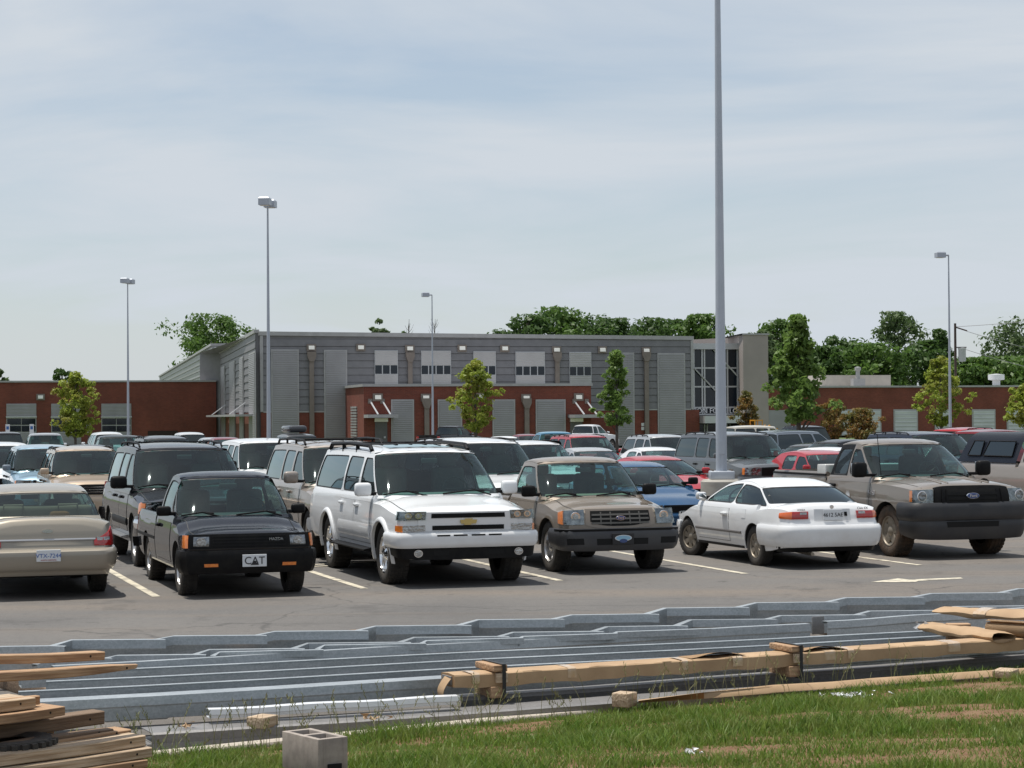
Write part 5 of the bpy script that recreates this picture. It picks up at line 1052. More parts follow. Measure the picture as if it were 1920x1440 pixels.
mid = lambda **k: spec_suv(**{**dict(wb=2.72, fo=.88, ro=.95, W=.91, H=1.70, belt=1.08, hoodf=.95, R=.345, tw=.225, ws0=.45, ws1=1.25, splits=(-.15, -.95), wr=.66, rr=.42, gs=[G_SIDE, G_SIDE, G_DARK]), **k})
# dark SUV right behind the navy pickup
S = tahoe(); S['planf'] = [(0, .87), (.03, .92), (.09, .955), (.2, .972), (.45, .985), (.9, 1)]
pl = place_wheel(S, 267, 1061, 'f', 'r', HT)
c = Car(S, 'suv', 'black full size SUV right behind the navy small pickup', 'SUV', P_BLACK, pl, HT, G, 2)
front_end(c, 'chrome', (.82, 1.02)); c.wrap('turn_signal', 'f', .90, 1.08, .84, 1.0, .03, AMBER, 6, 3, mirror=True); c.wrap('bumper_chrome', 'f', -1.1, 1.1, .62, .76, .075, CHROME, 30, 4, rnd(.02)); c.doors(((-.06, .88), (-.88, -.08)), .52, 0, hm=P_BLACK); c.mirrors(BLK, .85, 1.28, (.14, .26, .20), .10); c.wipers(); c.rack(.1, -2.2, .90, 1.84, BLK, (.8,)); c.side('running_board', -.92, .92, .40, .455, .02, RIM, 12, 3, prof=rnd(.10)); rear_end(c, .85, 1.2)
c.side('side_moulding', -.86, .88, .60, .72, .008, BLK, 12, 4, prof=rnd(.012)); c.hood_seam(S['Lf'] - .1, 1.1, .86)
# pewter SUV behind the white SUV
S = tahoe(); pl = place_wheel(S, 592, 1044, 'f', 'r', HT)
c = Car(S, 'suv', 'pewter beige SUV between the navy pickup and the large white SUV', 'SUV', P_PEWTER, pl, HT, G, 2)
front_end(c, 'plain', (.88, 1.02), bm=CHROME); c.wrap('turn_signal', 'f', .80, 1.08, .74, .86, .02, AMBER, 6, 3, mirror=True); c.doors(((-.06, .88), (-.88, -.08)), .52, 0, hm=P_PEWTER); c.mirrors(P_PEWTER, .85, 1.29, (.14, .25, .20), .10); c.wipers(); c.rack(.1, -2.2, .92, 1.84, BLK, (.25, .8), .022, .055); rear_end(c, .85, 1.2)
for k in range(4): MB().box(-1.9, -.3, -.36 + k * .24 - .015, -.36 + k * .24 + .015, 1.874, 1.889).build('roof_rib', P_GREY, c.root)
# white SUV behind the tan small pickup
S = tahoe(); pl = (px_at(925, 39.6), 39.6)
c = V('truckish', 897, 40.2, HT, 'suv', 'white SUV mostly hidden between the large white SUV and the tan small pickup', 'SUV', P_WHITE, 1, S=S, rack=(.3, .8), mm=P_WHITE, ms=(.14, .25, .20))
# blue compact
S = spec_sedan(2.55, .85, .95, .85, 1.38, .93, 1.0, .68, .29, .185, .45, 1.30, .45, 1.15, (-.15, -.88), .57, 'steel')
V('car', 1196, 41.0, HT, 'sedan', 'blue compact car nosing out between the tan small pickup and the white coupe', 'car', P_BLUE, 1, S=S, mm=BLK)
# red coupe, grey SUV, etc. (px, distance)
V('car', 1232, 49.5, HT, 'coupe', 'red sporty coupe behind the blue compact car', 'car', P_RED, 1, S=spec_sedan(2.57, .92, 1.05, .92, 1.35, .93, .98, .70, .32, .23, .38, 1.2, .55, 1.25, (-.45,), .56, 'five'), mm=P_RED)
c = V('truckish', 1388, 55.0, HT, 'suv', 'grey boxy SUV with black roof rails behind the tall lamp post', 'SUV', P_GREY, 1, S=tahoe(W=1.0, H=1.88, wr=.77), rack=(.3, .8), mm=P_GREY)
c = V('truckish', 1250, 68, HT, 'suv', 'silver SUV behind the white saloon, left of the grey boxy SUV', 'SUV', P_SILVER, 0, S=mid(H=1.74), rack=(.3, .8))
V('car', 1236, 61, HT, 'sedan', 'white saloon car between the red coupe and the silver SUV', 'car', P_WHITE2, 0, S=spec_sedan(2.7, .95, 1.05, .89, 1.41, .93, .98, .70, .32, .2, .45, 1.35, .45, 1.3, (-.12, -.88), .56))
c = V('truckish', 1003, 53, HT, 'suv', 'small white SUV with dark window surrounds behind the tan small pickup', 'SUV', P_WHITE2, 1, S=mid(dark_pillars=False, H=1.70, wb=2.65))
for sd in (1, -1): C = c.S['cab']; b = MB(); b.grid([[(lerp(C['xw1'] + .05, C['xr1'], t), sd * (c.yside(lerp(C['xw1'], C['xr1'], t), C['zt']) * k), C['zt'] + hz) for k, hz in ((1.012, -.02), (1.0, .045), (.93, .085), (.88, .095))] for t in (0, .2, .4, .6, .8, 1)], 0, sd > 0); b.build('roof_rail', BLK, c.root, 60)
V('car', 1112, 59.5, HT, 'sedan', 'pale silver sedan right of the small white SUV', 'car', P_SILVER, 0, S=spec_sedan(2.7, .95, 1.05, .89, 1.43, .94, .99, .72, .32, .2, .45, 1.35, .45, 1.2, (-.12, -.88), .58))
V('truckish', 1100, 72, HT, 'suv', 'red SUV with black roof rack behind the pale silver sedan', 'SUV', P_RED, 0, S=mid(H=1.73), rack=True)
V('truckish', 1040, 92, HA, 'pickup_truck', 'faded blue old pickup seen from behind left of the white pickup', 'pickup truck', P_OLDBLUE, 0, S=spec_pickup(3.0, .8, 1.1, .98, 1.74, 1.08, 1.05, .98, .37, .23, .45, 1.0, -.3, .70, cab=dict(rm=(.08, .08, .05, .05))), bm=CHROME)
V('truckish', 1100, 150, R_(55), 'pickup_truck', 'white pickup parked close to the building beside the slim green tree', 'pickup truck', P_WHITE, 0, S=spec_pickup(3.6, 1.0, 1.2, 1.02, 1.95, 1.28, 1.30, 1.18, .42, .28, .5, 1.25, -.6, .74, (.1,), gs=[G_SIDE, G_SIDE], cab=dict(rg=G_DARK)))
V('truckish', 845, 146, R_(60), 'pickup_truck', 'black pickup near the building left of the yellow green tree', 'pickup truck', P_BLACK, 0, S=spec_pickup(3.6, 1.0, 1.2, 1.02, 1.93, 1.28, 1.30, 1.18, .42, .28, .5, 1.25, -.6, .74, (.1,), gs=[G_SIDE, G_SIDE], cab=dict(rg=G_DARK)))
V('car', 938, 112, HA, 'sedan', 'white sedan glimpsed under the yellow green tree', 'car', P_WHITE, 0, S=spec_sedan())
V('truckish', 905, 84, HA, 'pickup_truck', 'dark blue pickup glimpsed between the large white SUV and the small white SUV', 'pickup truck', P_DBLUE, 0, S=spec_pickup(W=.9, H=1.55))
V('car', 990, 118, HT, 'hatchback', 'dull red car roof just left of the faded blue old pickup', 'car', P_DRED, 0, S=spec_sedan(H=1.48))
# left side
V('truckish', 158, 47.2, HT, 'suv', 'gold beige SUV with roof rails behind the champagne sedan', 'SUV', P_GOLD, 2, S=mid(H=1.70), rack=(.35, .8), style='chrome', mm=P_GOLD)
V('truckish', 82, 51.5, HT, 'suv', 'light blue SUV left of the gold beige SUV', 'SUV', P_LBLUE, 1, S=mid(H=1.70), mm=P_SBLUE)
V('truckish', 4, 55, HT, 'minivan', 'white minivan at the left edge of the lot', 'van', P_WHITE, 1, S=mid(wb=3.0, W=.98, H=1.74, ro=1.1, ws0=.25, ws1=1.3, hoodf=.9), mm=P_WHITE)
V('car', 165, 66, HT, 'sedan', 'dark blue car whose roof shows just behind the gold beige SUV', 'car', P_DBLUE, 0, S=spec_sedan(H=1.55, belt=.98))
V('truckish', 84, 100, HA, 'pickup_truck', 'pale silver pickup seen from behind in front of the garage doors', 'pickup truck', P_SILVER, 0, S=spec_pickup(3.2, .9, 1.1, .98, 1.80, 1.15, 1.15, 1.05, .39, .25, .5, 1.2, -.5, .72))
V('truckish', 8, 108, HA, 'suv', 'black SUV at far left below the leftmost parking sign', 'SUV', P_BLACK, 0, S=mid(H=1.85))
V('truckish', 196, 112, HA, 'minivan', 'white minivan below the lamp post of the left wing', 'van', P_WHITE, 0, S=mid(wb=3.0, W=.98, H=1.80, ws0=.25, ws1=1.3, gs=[G_SIDE, G_DARK, G_DARK]))
V('truckish', 222, 76, HT, 'pickup_truck', 'dark green pickup between the gold beige SUV and the black full size SUV', 'pickup truck', P_DGREEN, 0, S=spec_pickup(3.2, .9, 1.1, .98, 1.80, 1.15, 1.15, 1.05, .39, .25, .5, 1.2, -.5, .72), mm=BLK, ms=(.12, .22, .25))
c = V('truckish', 310, 62, HT, 'suv', 'dark grey SUV with roof rails directly behind the black full size SUV', 'SUV', P_DGREY, 0, S=mid(H=1.84), rack=True)
V('car', 262, 118, HT, 'sedan', 'white sedan left of the dark grey SUV with roof rails', 'car', P_WHITE, 0, S=spec_sedan(H=1.45))
V('truckish', 350, 120, HA, 'suv', 'white SUV parked by the dark dock door', 'SUV', P_WHITE2, 0, S=mid(H=1.72))
V('car', 400, 112, HT, 'sedan', 'silver sedan left of the dark red car', 'car', P_SILVER, 0, S=spec_sedan(H=1.45))
V('car', 424, 98, HT, 'sedan', 'dark red car near the side of the grey building', 'car', P_DRED, 0, S=spec_sedan(H=1.55, belt=1.0))
V('car', 432, 84, HT, 'sedan', 'dark blue grey sedan in front of the dark red car', 'car', P_SBLUE, 0, S=spec_sedan(H=1.38))
V('truckish', 503, 48.5, HT, 'suv', 'white boxy SUV with black mirrors left of the pewter beige SUV', 'SUV', P_WHITE, 1, S=mid(wb=2.9, H=1.84, belt=1.15, hoodf=1.03, W=.96, wr=.72, rr=.25), mm=BLK, ms=(.12, .22, .22))
c = V('truckish', 548, 96, HA, 'suv', 'grey SUV carrying a rounded roof box behind the pewter beige SUV', 'SUV', P_GREY, 0, S=mid(H=1.72))
MB().rbox(-1.3, .7, -.42, .42, 1.76, 2.08, .15, n=3).build('roof_box', P_DGREY, c.root, 60)
# right side
V('truckish', 1500, 80, R_(45), 'minivan', 'slate blue minivan seen from behind on the right behind the green maple', 'van', P_SBLUE, 1, S=mid(wb=3.05, W=1.0, H=1.80, ro=1.1, ws0=.3, ws1=1.3, gs=[G_DARK] * 3, rr=.3))
V('truckish', 1492, 104, HA, 'suv', 'black SUV with roof basket above the slate blue minivan', 'SUV', P_BLACK, 0, S=mid(H=1.9, belt=1.15), rack=(.1, .4, .7))
V('truckish', 1436, 112, R_(20), 'suv', 'beige boxy SUV beside the yellow loader', 'SUV', paint_mat('cream', (.55, .52, .45), 0, .2), 0, S=mid(H=1.9, rr=.12))
V('car', 1545, 68, R_(50), 'sedan', 'dark grey sedan right of the slate blue minivan', 'car', P_DGREY, 0, S=spec_sedan(2.75, .95, 1.05, .9, 1.43))
V('car', 1608, 66, R_(35), 'hatchback', 'black car left of the dark SUV behind the tan full size pickup', 'car', P_BLACK, 0, S=spec_sedan(2.7, .9, .8, .9, 1.56, 1.0, 1.1, .8, .33, .2, .4, 1.2, .15, .8))
S = spec_sedan(2.75, .95, 1.15, .9, 1.42); c = V('car', 1545, 52, HT, 'sedan', 'red sedan with white window trim behind the tan full size pickup bed', 'car', P_RED, 0, S=S)
V('car', 1562, 57.5, HT, 'sedan', 'white sedan just behind the red sedan with white window trim', 'car', P_WHITE, 0, S=spec_sedan(H=1.42))
V('truckish', 1746, 57, HT, 'suv', 'dark blue black SUV with roof rails behind the tan full size pickup', 'SUV', P_DBLUE, 1, S=tahoe(H=1.84), rack=(.3, .8), mm=BLK)
V('truckish', 1836, 78, R_(40), 'suv', 'red SUV behind the dark blue black SUV', 'SUV', P_RED, 0, S=mid(H=1.86, belt=1.15), rack=True)
V('truckish', 1880, 70, R_(40), 'suv', 'second red SUV nearer the right edge', 'SUV', P_DRED, 0, S=mid(H=1.82, belt=1.12))
# two-tone pickup with a camper shell at the right edge
S = spec_pickup(3.3, .93, 1.25, 1.0, 1.84, 1.22, 1.22, 1.1, .40, .27, .5, 1.25, -.35, .73, (.2,), gs=[G_SIDE, G_DARK])
RH = HT
c = V('truckish', 1996, 44.6, RH, 'pickup_truck', 'two tone pickup with a dark blue camper shell at the right edge', 'pickup truck', P_PEWTER, 1, S=S)
b = MB(); x0, x1 = S['Lr'] + .02, -.42; rows = []
for t in (0, .02, .06, .2, .5, .8, .94, .98, 1):
    x = lerp(x0, x1, t); e = 1 - .0 * t; r = []
    for a in range(-8, 9):
        q = a / 8; y = .96 * math.copysign(min(1, abs(q) ** .8), q); up = (1 - abs(q) ** 5); zz_ = 1.215 + .66 * (up ** .5) * (1 if 0.02 < t < .98 else .96); lean = .30 * (1 - t) * 0
        r.append((x + (.22 * (zz_ - 1.2) / .66 if t < .03 else 0), y * (1 - .16 * max(0, zz_ - 1.2) / .66), zz_))
    rows.append(r)
b.grid(rows); shell = b.build('camper_shell', paint_mat('shell_navy', (.006, .008, .014), 0, .1, .7, .4), c.root, 40)
for sd in (1, -1):
    for (xa, xb) in ((x0 + .35, x0 + .95), (x0 + 1.0, x1 - .2)):
        MB().add([(xa + .05, sd * .918, 1.36), (xb, sd * .918, 1.36), (xb - .03, sd * .795, 1.68), (xa + .16, sd * .795, 1.68)], [(0, 1, 2, 3)]).build('shell_window', G_DARK, shell); MB().tube([(xa + .05, sd * .92, 1.36), (xb, sd * .92, 1.36), (xb - .03, sd * .797, 1.68), (xa + .16, sd * .797, 1.68), (xa + .05, sd * .92, 1.36)], .014, 5).build('window_trim', BLK, shell)
# yellow loader behind the cars
lx = px_at(1412, 150); t = thing('wheel_loader', 'yellow wheel loader standing near the glass entrance', 'loader', (lx, 150, zg(150)), R_(20), None); t.scale = (.62, .62, .84)
MB().rbox(-1.9, -.2, -.8, .8, .9, 2.0, .12).build('engine_cover', P_YEL, t, 50); MB().rbox(-.2, 1.0, -.7, .7, 1.0, 1.5, .1).build('chassis', P_YEL, t, 50); MB().box(-.15, .9, -.65, .65, 2.5, 2.62).build('cab_roof', P_YEL, t)
for (x_, y_) in ((-.1, -.6), (-.1, .6), (.85, -.6), (.85, .6)): MB().box(x_ - .05, x_ + .05, y_ - .05, y_ + .05, 1.5, 2.5).build('cab_post', P_YEL, t)
for y_ in (-.55, .55): MB().tube([(.6, y_, 1.5), (1.8, y_, 2.1), (2.6, y_, 1.3)], .1, 6).build('lift_arm', P_YEL, t)
MB().prism([(2.4, .9), (3.2, .8), (3.3, 1.0), (2.7, 1.3), (2.6, 1.9), (2.4, 1.9)], lambda a, q, k: (a, (-1.1, 1.1)[k], q)).build('bucket', P_YEL, t)
mt, mr = wheel_meshes(.65, .45, 'steel')
for x_ in (-1.1, 1.1):
    for sd in (1, -1): w_ = link('wheel', mt, t, (x_, sd * .85, .65), (0, 0, 0 if sd > 0 else math.pi)); link('rim', mr, w_)
# ------------------------------------------------------------------ building materials in the foreground
GALV = bpy.data.materials.new('galvanised_steel'); GALV.use_nodes = True
def _galv(m, c1, c2, rough):
    t = m.node_tree; p = t.nodes['Principled BSDF']; L = t.links.new; c = t.nodes.new('ShaderNodeTexCoord')
    v = t.nodes.new('ShaderNodeTexVoronoi'); v.inputs['Scale'].default_value = 70; L(c.outputs['Object'], v.inputs[0])
    n = t.nodes.new('ShaderNodeTexNoise'); n.inputs['Scale'].default_value = 3.0; n.inputs['Detail'].default_value = 8; n.inputs['Roughness'].default_value = .75; mp_ = t.nodes.new('ShaderNodeMapping'); mp_.inputs['Scale'].default_value = (.5, .5, 3); L(c.outputs['Object'], mp_.inputs[0]); L(mp_.outputs[0], n.inputs[0])
    sp = t.nodes.new('ShaderNodeSeparateColor'); L(v.outputs['Color'], sp.inputs[0]); ml = t.nodes.new('ShaderNodeMath'); ml.operation = 'MULTIPLY_ADD'; L(sp.outputs[0], ml.inputs[0]); ml.inputs[1].default_value = .22; L(n.outputs['Fac'], ml.inputs[2])
    mr = t.nodes.new('ShaderNodeMapRange'); mr.inputs[1].default_value = .35; mr.inputs[2].default_value = .95; L(ml.outputs[0], mr.inputs[0])
    x = t.nodes.new('ShaderNodeMix'); x.data_type = 'RGBA'; x.inputs['A'].default_value = (*c1, 1); x.inputs['B'].default_value = (*c2, 1); L(mr.outputs[0], x.inputs['Factor']); L(x.outputs['Result'], p.inputs['Base Color'])
    p.inputs['Metallic'].default_value = .65; r2 = t.nodes.new('ShaderNodeMapRange'); r2.inputs[3].default_value = rough; r2.inputs[4].default_value = rough + .25; L(n.outputs['Fac'], r2.inputs[0]); L(r2.outputs[0], p.inputs['Roughness'])
_galv(GALV, (.30, .33, .345), (.54, .57, .59), .28)
ALU = bpy.data.materials.new('mill_aluminium'); ALU.use_nodes = True; _galv(ALU, (.20, .195, .19), (.30, .29, .285), .42)
KRAFT = mat('kraft_paper', (.42, .285, .165), .75, 0, (.33, .215, .12), 3, .25, 7); KRAFT2 = mat('kraft_paper_inside', (.30, .18, .09), .8, 0, (.25, .15, .07), 4)
TAPE = mat('clear_tape', (.44, .30, .175), .2, 0, (.52, .41, .30), 14, coat=.4)
STRAP = mat('black_strap', (.015, .015, .016), .5); FILM = mat('plastic_film', (.75, .76, .77), .15, 0, (.55, .56, .57), 25, .8, 30, coat=.6)
def wood_mat(name, c1, c2, ax=0):
    st = [1.2, 22, 22]; 
    return mat(name, c1, .8, 0, c2, 2.2, .5, 3, stretch=tuple(st), lo=.40, hi=.62)
WOOD = wood_mat('lumber', (.44, .285, .165), (.27, .16, .09)); WOOD2 = wood_mat('lumber_weathered', (.50, .39, .275), (.31, .22, .14)); WOODD = wood_mat('lumber_dark', (.20, .135, .085), (.13, .085, .055))
ORD = ['first', 'second', 'third', 'fourth', 'fifth', 'sixth', 'seventh', 'eighth', 'ninth', 'tenth', 'eleventh', 'twelfth', 'thirteenth', 'fourteenth']
def thin_loop(pts, t):
    n = len(pts); inn = []
    for i in range(n):
        a, b = pts[max(i - 1, 0)], pts[min(i + 1, n - 1)]; dx_, dz_ = b[0] - a[0], b[1] - a[1]; l = math.hypot(dx_, dz_) or 1
        inn.append((pts[i][0] + dz_ / l * t, pts[i][1] - dx_ / l * t))
    return pts + inn[::-1]
def extrude(path, loop, org=None):
    """sweep a closed (lateral-away, up) loop along plan points"""
    b = MB(); n = len(loop); path = [Vector(p) for p in path]; org = org or Vector((0, 0, 0))
    for i, p in enumerate(path):
        a, c = path[max(i - 1, 0)], path[min(i + 1, len(path) - 1)]; t = Vector((c.x - a.x, c.y - a.y, 0)).normalized(); nn = Vector((-t.y, t.x, 0))
        for (l, z) in loop: b.v.append(tuple(p - org + nn * l + Vector((0, 0, z))))
    for i in range(len(path) - 1):
        for k in range(n): b.f.append((i * n + k, i * n + (k + 1) % n, (i + 1) * n + (k + 1) % n, (i + 1) * n + k)); b.m.append(0)
    h = n // 2      # the loop is a thin strip: cap it quad by quad
    for base, fl in ((0, 0), ((len(path) - 1) * n, 1)):
        for k in range(h - 1):
            f = (base + k, base + n - 1 - k, base + n - 2 - k, base + k + 1); b.f.append(f if not fl else f[::-1]); b.m.append(0)
    return b
def bar(path, loop, name, label, cat, m, group=None, smooth=30):
    o = Vector((path[0].x, path[0].y, 0)); b = extrude(path, loop, o); ob = b.build(name, m, None, smooth, o); return tag(ob, label, cat, group)
def ext(a, b, x):        # extend an image line to column x
    return a[1] + (b[1] - a[1]) * (x - a[0]) / (b[0] - a[0])
CH = lambda h, fl=.075, lip=.02: thin_loop([(fl, -.002 - lip), (fl, -.002), (0, 0), (-.004, -h * .38), (.004, -h * .46), (0, -h), (fl, -h)], .004)
# far row: bent channels lapped like shingles
JA = [(-90, 1214), (95, 1201), (285, 1193.5), (475, 1185), (665, 1175), (858, 1163), (1033, 1154), (1210, 1141), (1380, 1131), (1548, 1121.5), (1708, 1113.5), (1872, 1104.5), (2030, 1096)]
def shingles(J, ztop, h, group, where, drop, ramp=40, back=0):
    n = len(J) - 1; rr = random.Random(4)
    for i in range(n):
        x0, y0 = J[i]; x1, y1 = J[i + 1]; yp = (J[i - 1][1] if i else y0 + 9) + drop; dz = rr.uniform(-.012, .012)
        zt_ = ztop + dz; P = [at_z(x0, yp, zt_ - .03), at_z(x0 + ramp, y0, zt_), at_z(x1 + 2, y0 + (y0 - y1) * -.15, zt_), at_z(x1 + 26, y0 - 1, zt_ - .005)]
        w = ORD[i] + ' from the left' if i < n - 1 else 'last on the right'
        bar(P, CH(h), 'bent_channel', 'bent galvanised channel in the %s, %s' % (where, w), 'steel channel', GALV, group)
shingles(JA, .37, .19, 'lapped channels of the back row', 'back row by the aisle', 0)
JB = [(70, 1236), (185, 1230), (360, 1219), (545, 1207), (745, 1196), (930, 1186.5), (1107, 1176), (1264, 1163), (1432, 1155), (1599, 1146.5), (1760, 1138), (1925, 1129)]
shingles(JB, .28, .17, 'lapped channels of the second row', 'second row', 1.5, 34)
# long straight members, far to near: (x0, x1, two image points of the top edge, z, loop, material, label)
UPCH = lambda w_, h: thin_loop([(.03, -.004), (0, 0), (0, -h), (w_, -h), (w_, 0), (w_ - .03, -.004)][::-1], .004)
LONG = [
    (100, 1519, (417, 1232), (1260, 1184.5), .33, CH(.17, .08), GALV, 'long galvanised channel on edge just in front of the second row'),
    (1551, 1960, (1551, 1166), (1745, 1153), .33, CH(.16, .08), GALV, 'right hand galvanised channel on edge beyond the splice plate'),
    (40, 1960, (400, 1250), (880, 1227.5), .30, UPCH(.19, .10), GALV, 'trough shaped galvanised channel, farthest of the four lying flat'),
    (92, 1960, (400, 1266), (880, 1241.5), .30, UPCH(.17, .10), GALV, 'trough shaped galvanised channel, second farthest of the four lying flat'),
    (40, 1960, (400, 1282), (880, 1256.5), .30, UPCH(.17, .10), GALV, 'trough shaped galvanised channel, second nearest of the four lying flat'),
    (70, 1960, (400, 1299), (880, 1271), .30, CH(.15, .20), GALV, 'wide galvanised channel, nearest of the four lying flat'),
    (392, 862, (388, 1333), (860, 1307), .27, thin_loop([(.10, -.001), (0, 0), (0, -.028), (.012, -.034), (.012, -.05), (.10, -.05)], .006), mat('white_trim', (.72, .73, .75), .3, .2), 'short white coated trim channel lying on a wooden block'),
    (864, 1960, (870, 1309), (1640, 1252), .22, thin_loop([(.16, -.001), (0, 0), (-.012, -.02), (0, -.05), (.0, -.11), (.16, -.11)], .006), ALU, 'dull grey moulded trim channel running under the paper wrapped bundle'),
    (285, 1960, (400, 1369.5), (1640, 1284), .17, thin_loop([(.30, -.001), (.012, 0), (0, -.008), (0, -.062), (.30, -.062)], .006), ALU, 'flat grey trim channel nearest the kerb, upper of two'),
    (270, 1960, (400, 1369.5), (1640, 1284), .10, thin_loop([(.26, -.002), (-.008, -.002), (-.01, -.09), (.26, -.09)], .006), ALU, 'flat grey trim channel nearest the kerb, lower of two'),
]
for (x0, x1, a, b_, z, lp, m_, lab) in LONG:
    p0, p1 = at_z(x0, ext(a, b_, x0), z), at_z(x1, ext(a, b_, x1), z)
    if 'lower of two' in lab: q0, q1 = at_z(x0, ext(a, b_, x0), .17), at_z(x1, ext(a, b_, x1), .17); p0, p1 = Vector((q0.x, q0.y, z)) + E * .02, Vector((q1.x, q1.y, z))
    nseg = 10; path = [p0.lerp(p1, k / nseg) + Vector((0, 0, .004 * math.sin(k * 1.3 + z * 9))) for k in range(nseg + 1)]
    bar(path, lp, 'steel_channel' if m_ is GALV else 'trim_channel', lab, 'steel channel' if m_ is GALV else 'trim', m_, 'straight metal members stacked for the building')
# jogged light flange pieces nesting in the long channel
for i, (xa, xb, ya, yb) in enumerate(((417, 612, 1224.5, 1220), (614, 805, 1211.5, 1208), (806, 988, 1203, 1197.5), (988, 1165, 1195, 1189), (1165, 1340, 1186.5, 1180))):
    P = [at_z(xa - 9, ya + 7, .33), at_z(xa, ya, .352), at_z(xb, yb, .352)]; P = [p + NN * .05 for p in P]
    bar(P, thin_loop([(.05, 0), (0, 0), (0, -.05)], .003), 'angle_strip', 'thin steel angle strip lapped on the long channel, %s from the left' % ORD[i], 'steel angle', GALV, 'angle strips on the long channel')
# splice plate
pl = at_z(1534, 1190, .16); b = MB().rbox(-.075, .075, -.006, .006, 0, .17, .004); o = b.build('splice_plate', ALU, None, 40, (pl.x, pl.y, .165), (0, 0, KROT)); tag(o, 'pale steel plate joining two channels on edge', 'steel plate')
# black stencil marks on the webs
for i, (x, y, w_, h) in enumerate(((963, 1212, .03, .09), (1011, 1212, .025, .07), (1388, 1195, .035, .06), (1430, 1190, .03, .06), (1486, 1188, .02, .06))):
    p = at_z(x, y, .24) - NN * .012; b = MB(); rr = random.Random(i)
    for k in range(5): a = rr.uniform(-w_, w_); z0 = rr.uniform(-h * .6, 0); b.box(a - .008, a + .008, -.002, .0, z0, z0 + rr.uniform(.02, h))
    o = b.build('stencil_mark', STRAP, None, None, (p.x, p.y, .24), (0, 0, KROT)); tag(o, 'smudged black mark on the channel web, %s from the left' % ORD[i], 'mark', 'black marks on the channels')
# bent bracket with bolt holes
P = [at_z(198, 1334, .2), at_z(312, 1328, .2), at_z(352, 1305, .27)]; bk = bar(P, thin_loop([(.05, .0), (0, 0), (0, -.075), (.05, -.075)], .004), 'bracket', 'small bent steel bracket with bolt holes by the lumber', 'bracket', GALV)
for (x, y) in ((206, 1340), (242, 1338), (272, 1336), (301, 1335), (312, 1313), (353, 1311)):
    p = at_z(x, y, .17) - NN * .02 - Vector((P[0].x, P[0].y, 0)); MB().add([tuple(p + E * (.010 * math.cos(a)) + Vector((0, 0, .010 * math.sin(a)))) for a in [2 * math.pi * k / 10 for k in range(10)]], [tuple(range(10))]).build('bolt_hole', PLATE, bk)
# timber bearers under the steel
for i, (px, py) in enumerate(((150, 1330), (560, 1300), (1000, 1275), (1420, 1250), (1840, 1225))):
    p = at_z(px, py, 0); o = MB().rbox(-.09, .09, .3, 3.2, 0, .115, .008).build('timber_bearer', WOODD, None, 30, (p.x, p.y, .0), (0, 0, KROT)); tag(o, 'dark timber bearer under the steel channels, %s from the left' % ORD[i], 'timber', 'timber bearers')
    o = MB().rbox(-.07, .07, 1.8, 3.2, .117, .175, .006).build('timber_bearer', WOODD, None, 30, (p.x, p.y, .0), (0, 0, KROT)); tag(o, 'thin timber packer on the %s dark bearer from the left' % ORD[i], 'timber', 'timber bearers')
# small blocks
for (px, py, z, s_, lab) in ((490, 1366, .165, (.09, .07, .075), 'small end grain wood block under the white trim channel'), (1172, 1327, .165, (.07, .07, .10), 'small wood block standing on the flat trim right of centre'), (1890, 1272, .165, (.11, .08, .06), 'small wood block under the paper strip at the right')):
    p = at_z(px, py, z); o = MB().rbox(-s_[0], s_[0], -s_[1], s_[1], 0, s_[2], .006).build('wood_block', WOOD2, None, 30, (p.x, p.y + s_[1], z + .002), (0, 0, KROT + .5)); tag(o, lab, 'wood block', 'wood blocks among the trim')

# paper-wrapped bundle on cradles
z1 = .40; p0, p1 = at_z(852, 1267, z1), at_z(1980, ext((852, 1267), (1920, 1197), 1980), z1); o_ = Vector((p0.x, p0.y, 0)); dr = (p1 - p0).normalized(); nr_ = Vector((-dr.y, dr.x, 0)); LB = (p1 - p0).length
bun = thing('wrapped_bundle', 'long kraft paper wrapped bundle strapped to wooden cradles', 'bundle', (p0.x, p0.y, 0), math.atan2(dr.y, dr.x))
b = MB(); rr = random.Random(7); rows = []; NS = 70
for i in range(NS + 1):
    s = LB * i / NS; w = .004 * math.sin(i * .9) + .003 * math.sin(i * 2.3); q = .004 * math.sin(i * 1.7 + 1); sg = .012 * math.sin(i * .33)
    rows.append([(s, .0 + w, .31 + q - abs(sg)), (s, -.004 + w, .35), (s, .0 + w, .392), (s, .008, .40 + q), (s, .12, .405 + q), (s, .232, .40), (s, .24, .392), (s, .24, .31)])
b.grid(rows, 0, True); b.add(rows[0], [tuple(range(8))[::-1]], 1); b.build('wrapping', [KRAFT, KRAFT2], bun, 12)
for s_, wd in ((.14, .06), (.92, .07), (1.9, .05), (2.35, .09), (3.2, .10), (3.42, .06), (4.4, .12)):
    b = MB(); b.grid([[(s_ + wd * k, y, z) for (y, z) in ((-.007, .33), (-.009, .36), (-.004, .396), (.006, .405), (.12, .4095), (.2, .4065))] for k in (0, .33, .66, 1)], 0, True); b.build('tape', TAPE, bun, 40)
for s_, wd, hh in ((2.0, .5, .035), (3.0, .42, .03)):      # lifted flaps of paper
    b = MB(); rows = []
    for k in range(11): t = k / 10; rows.append([(s_ + wd * t, .24, .405), (s_ + wd * t, .13, .408 + hh * math.sin(math.pi * t) * .6), (s_ + wd * t, .03, .409 + hh * math.sin(math.pi * t) ** 1.5)])
    b.grid(rows); b.grid([[(x_, y_, z_ - .002) for x_, y_, z_ in r] for r in rows], 0, True); b.build('paper_flap', KRAFT2, bun, 50)
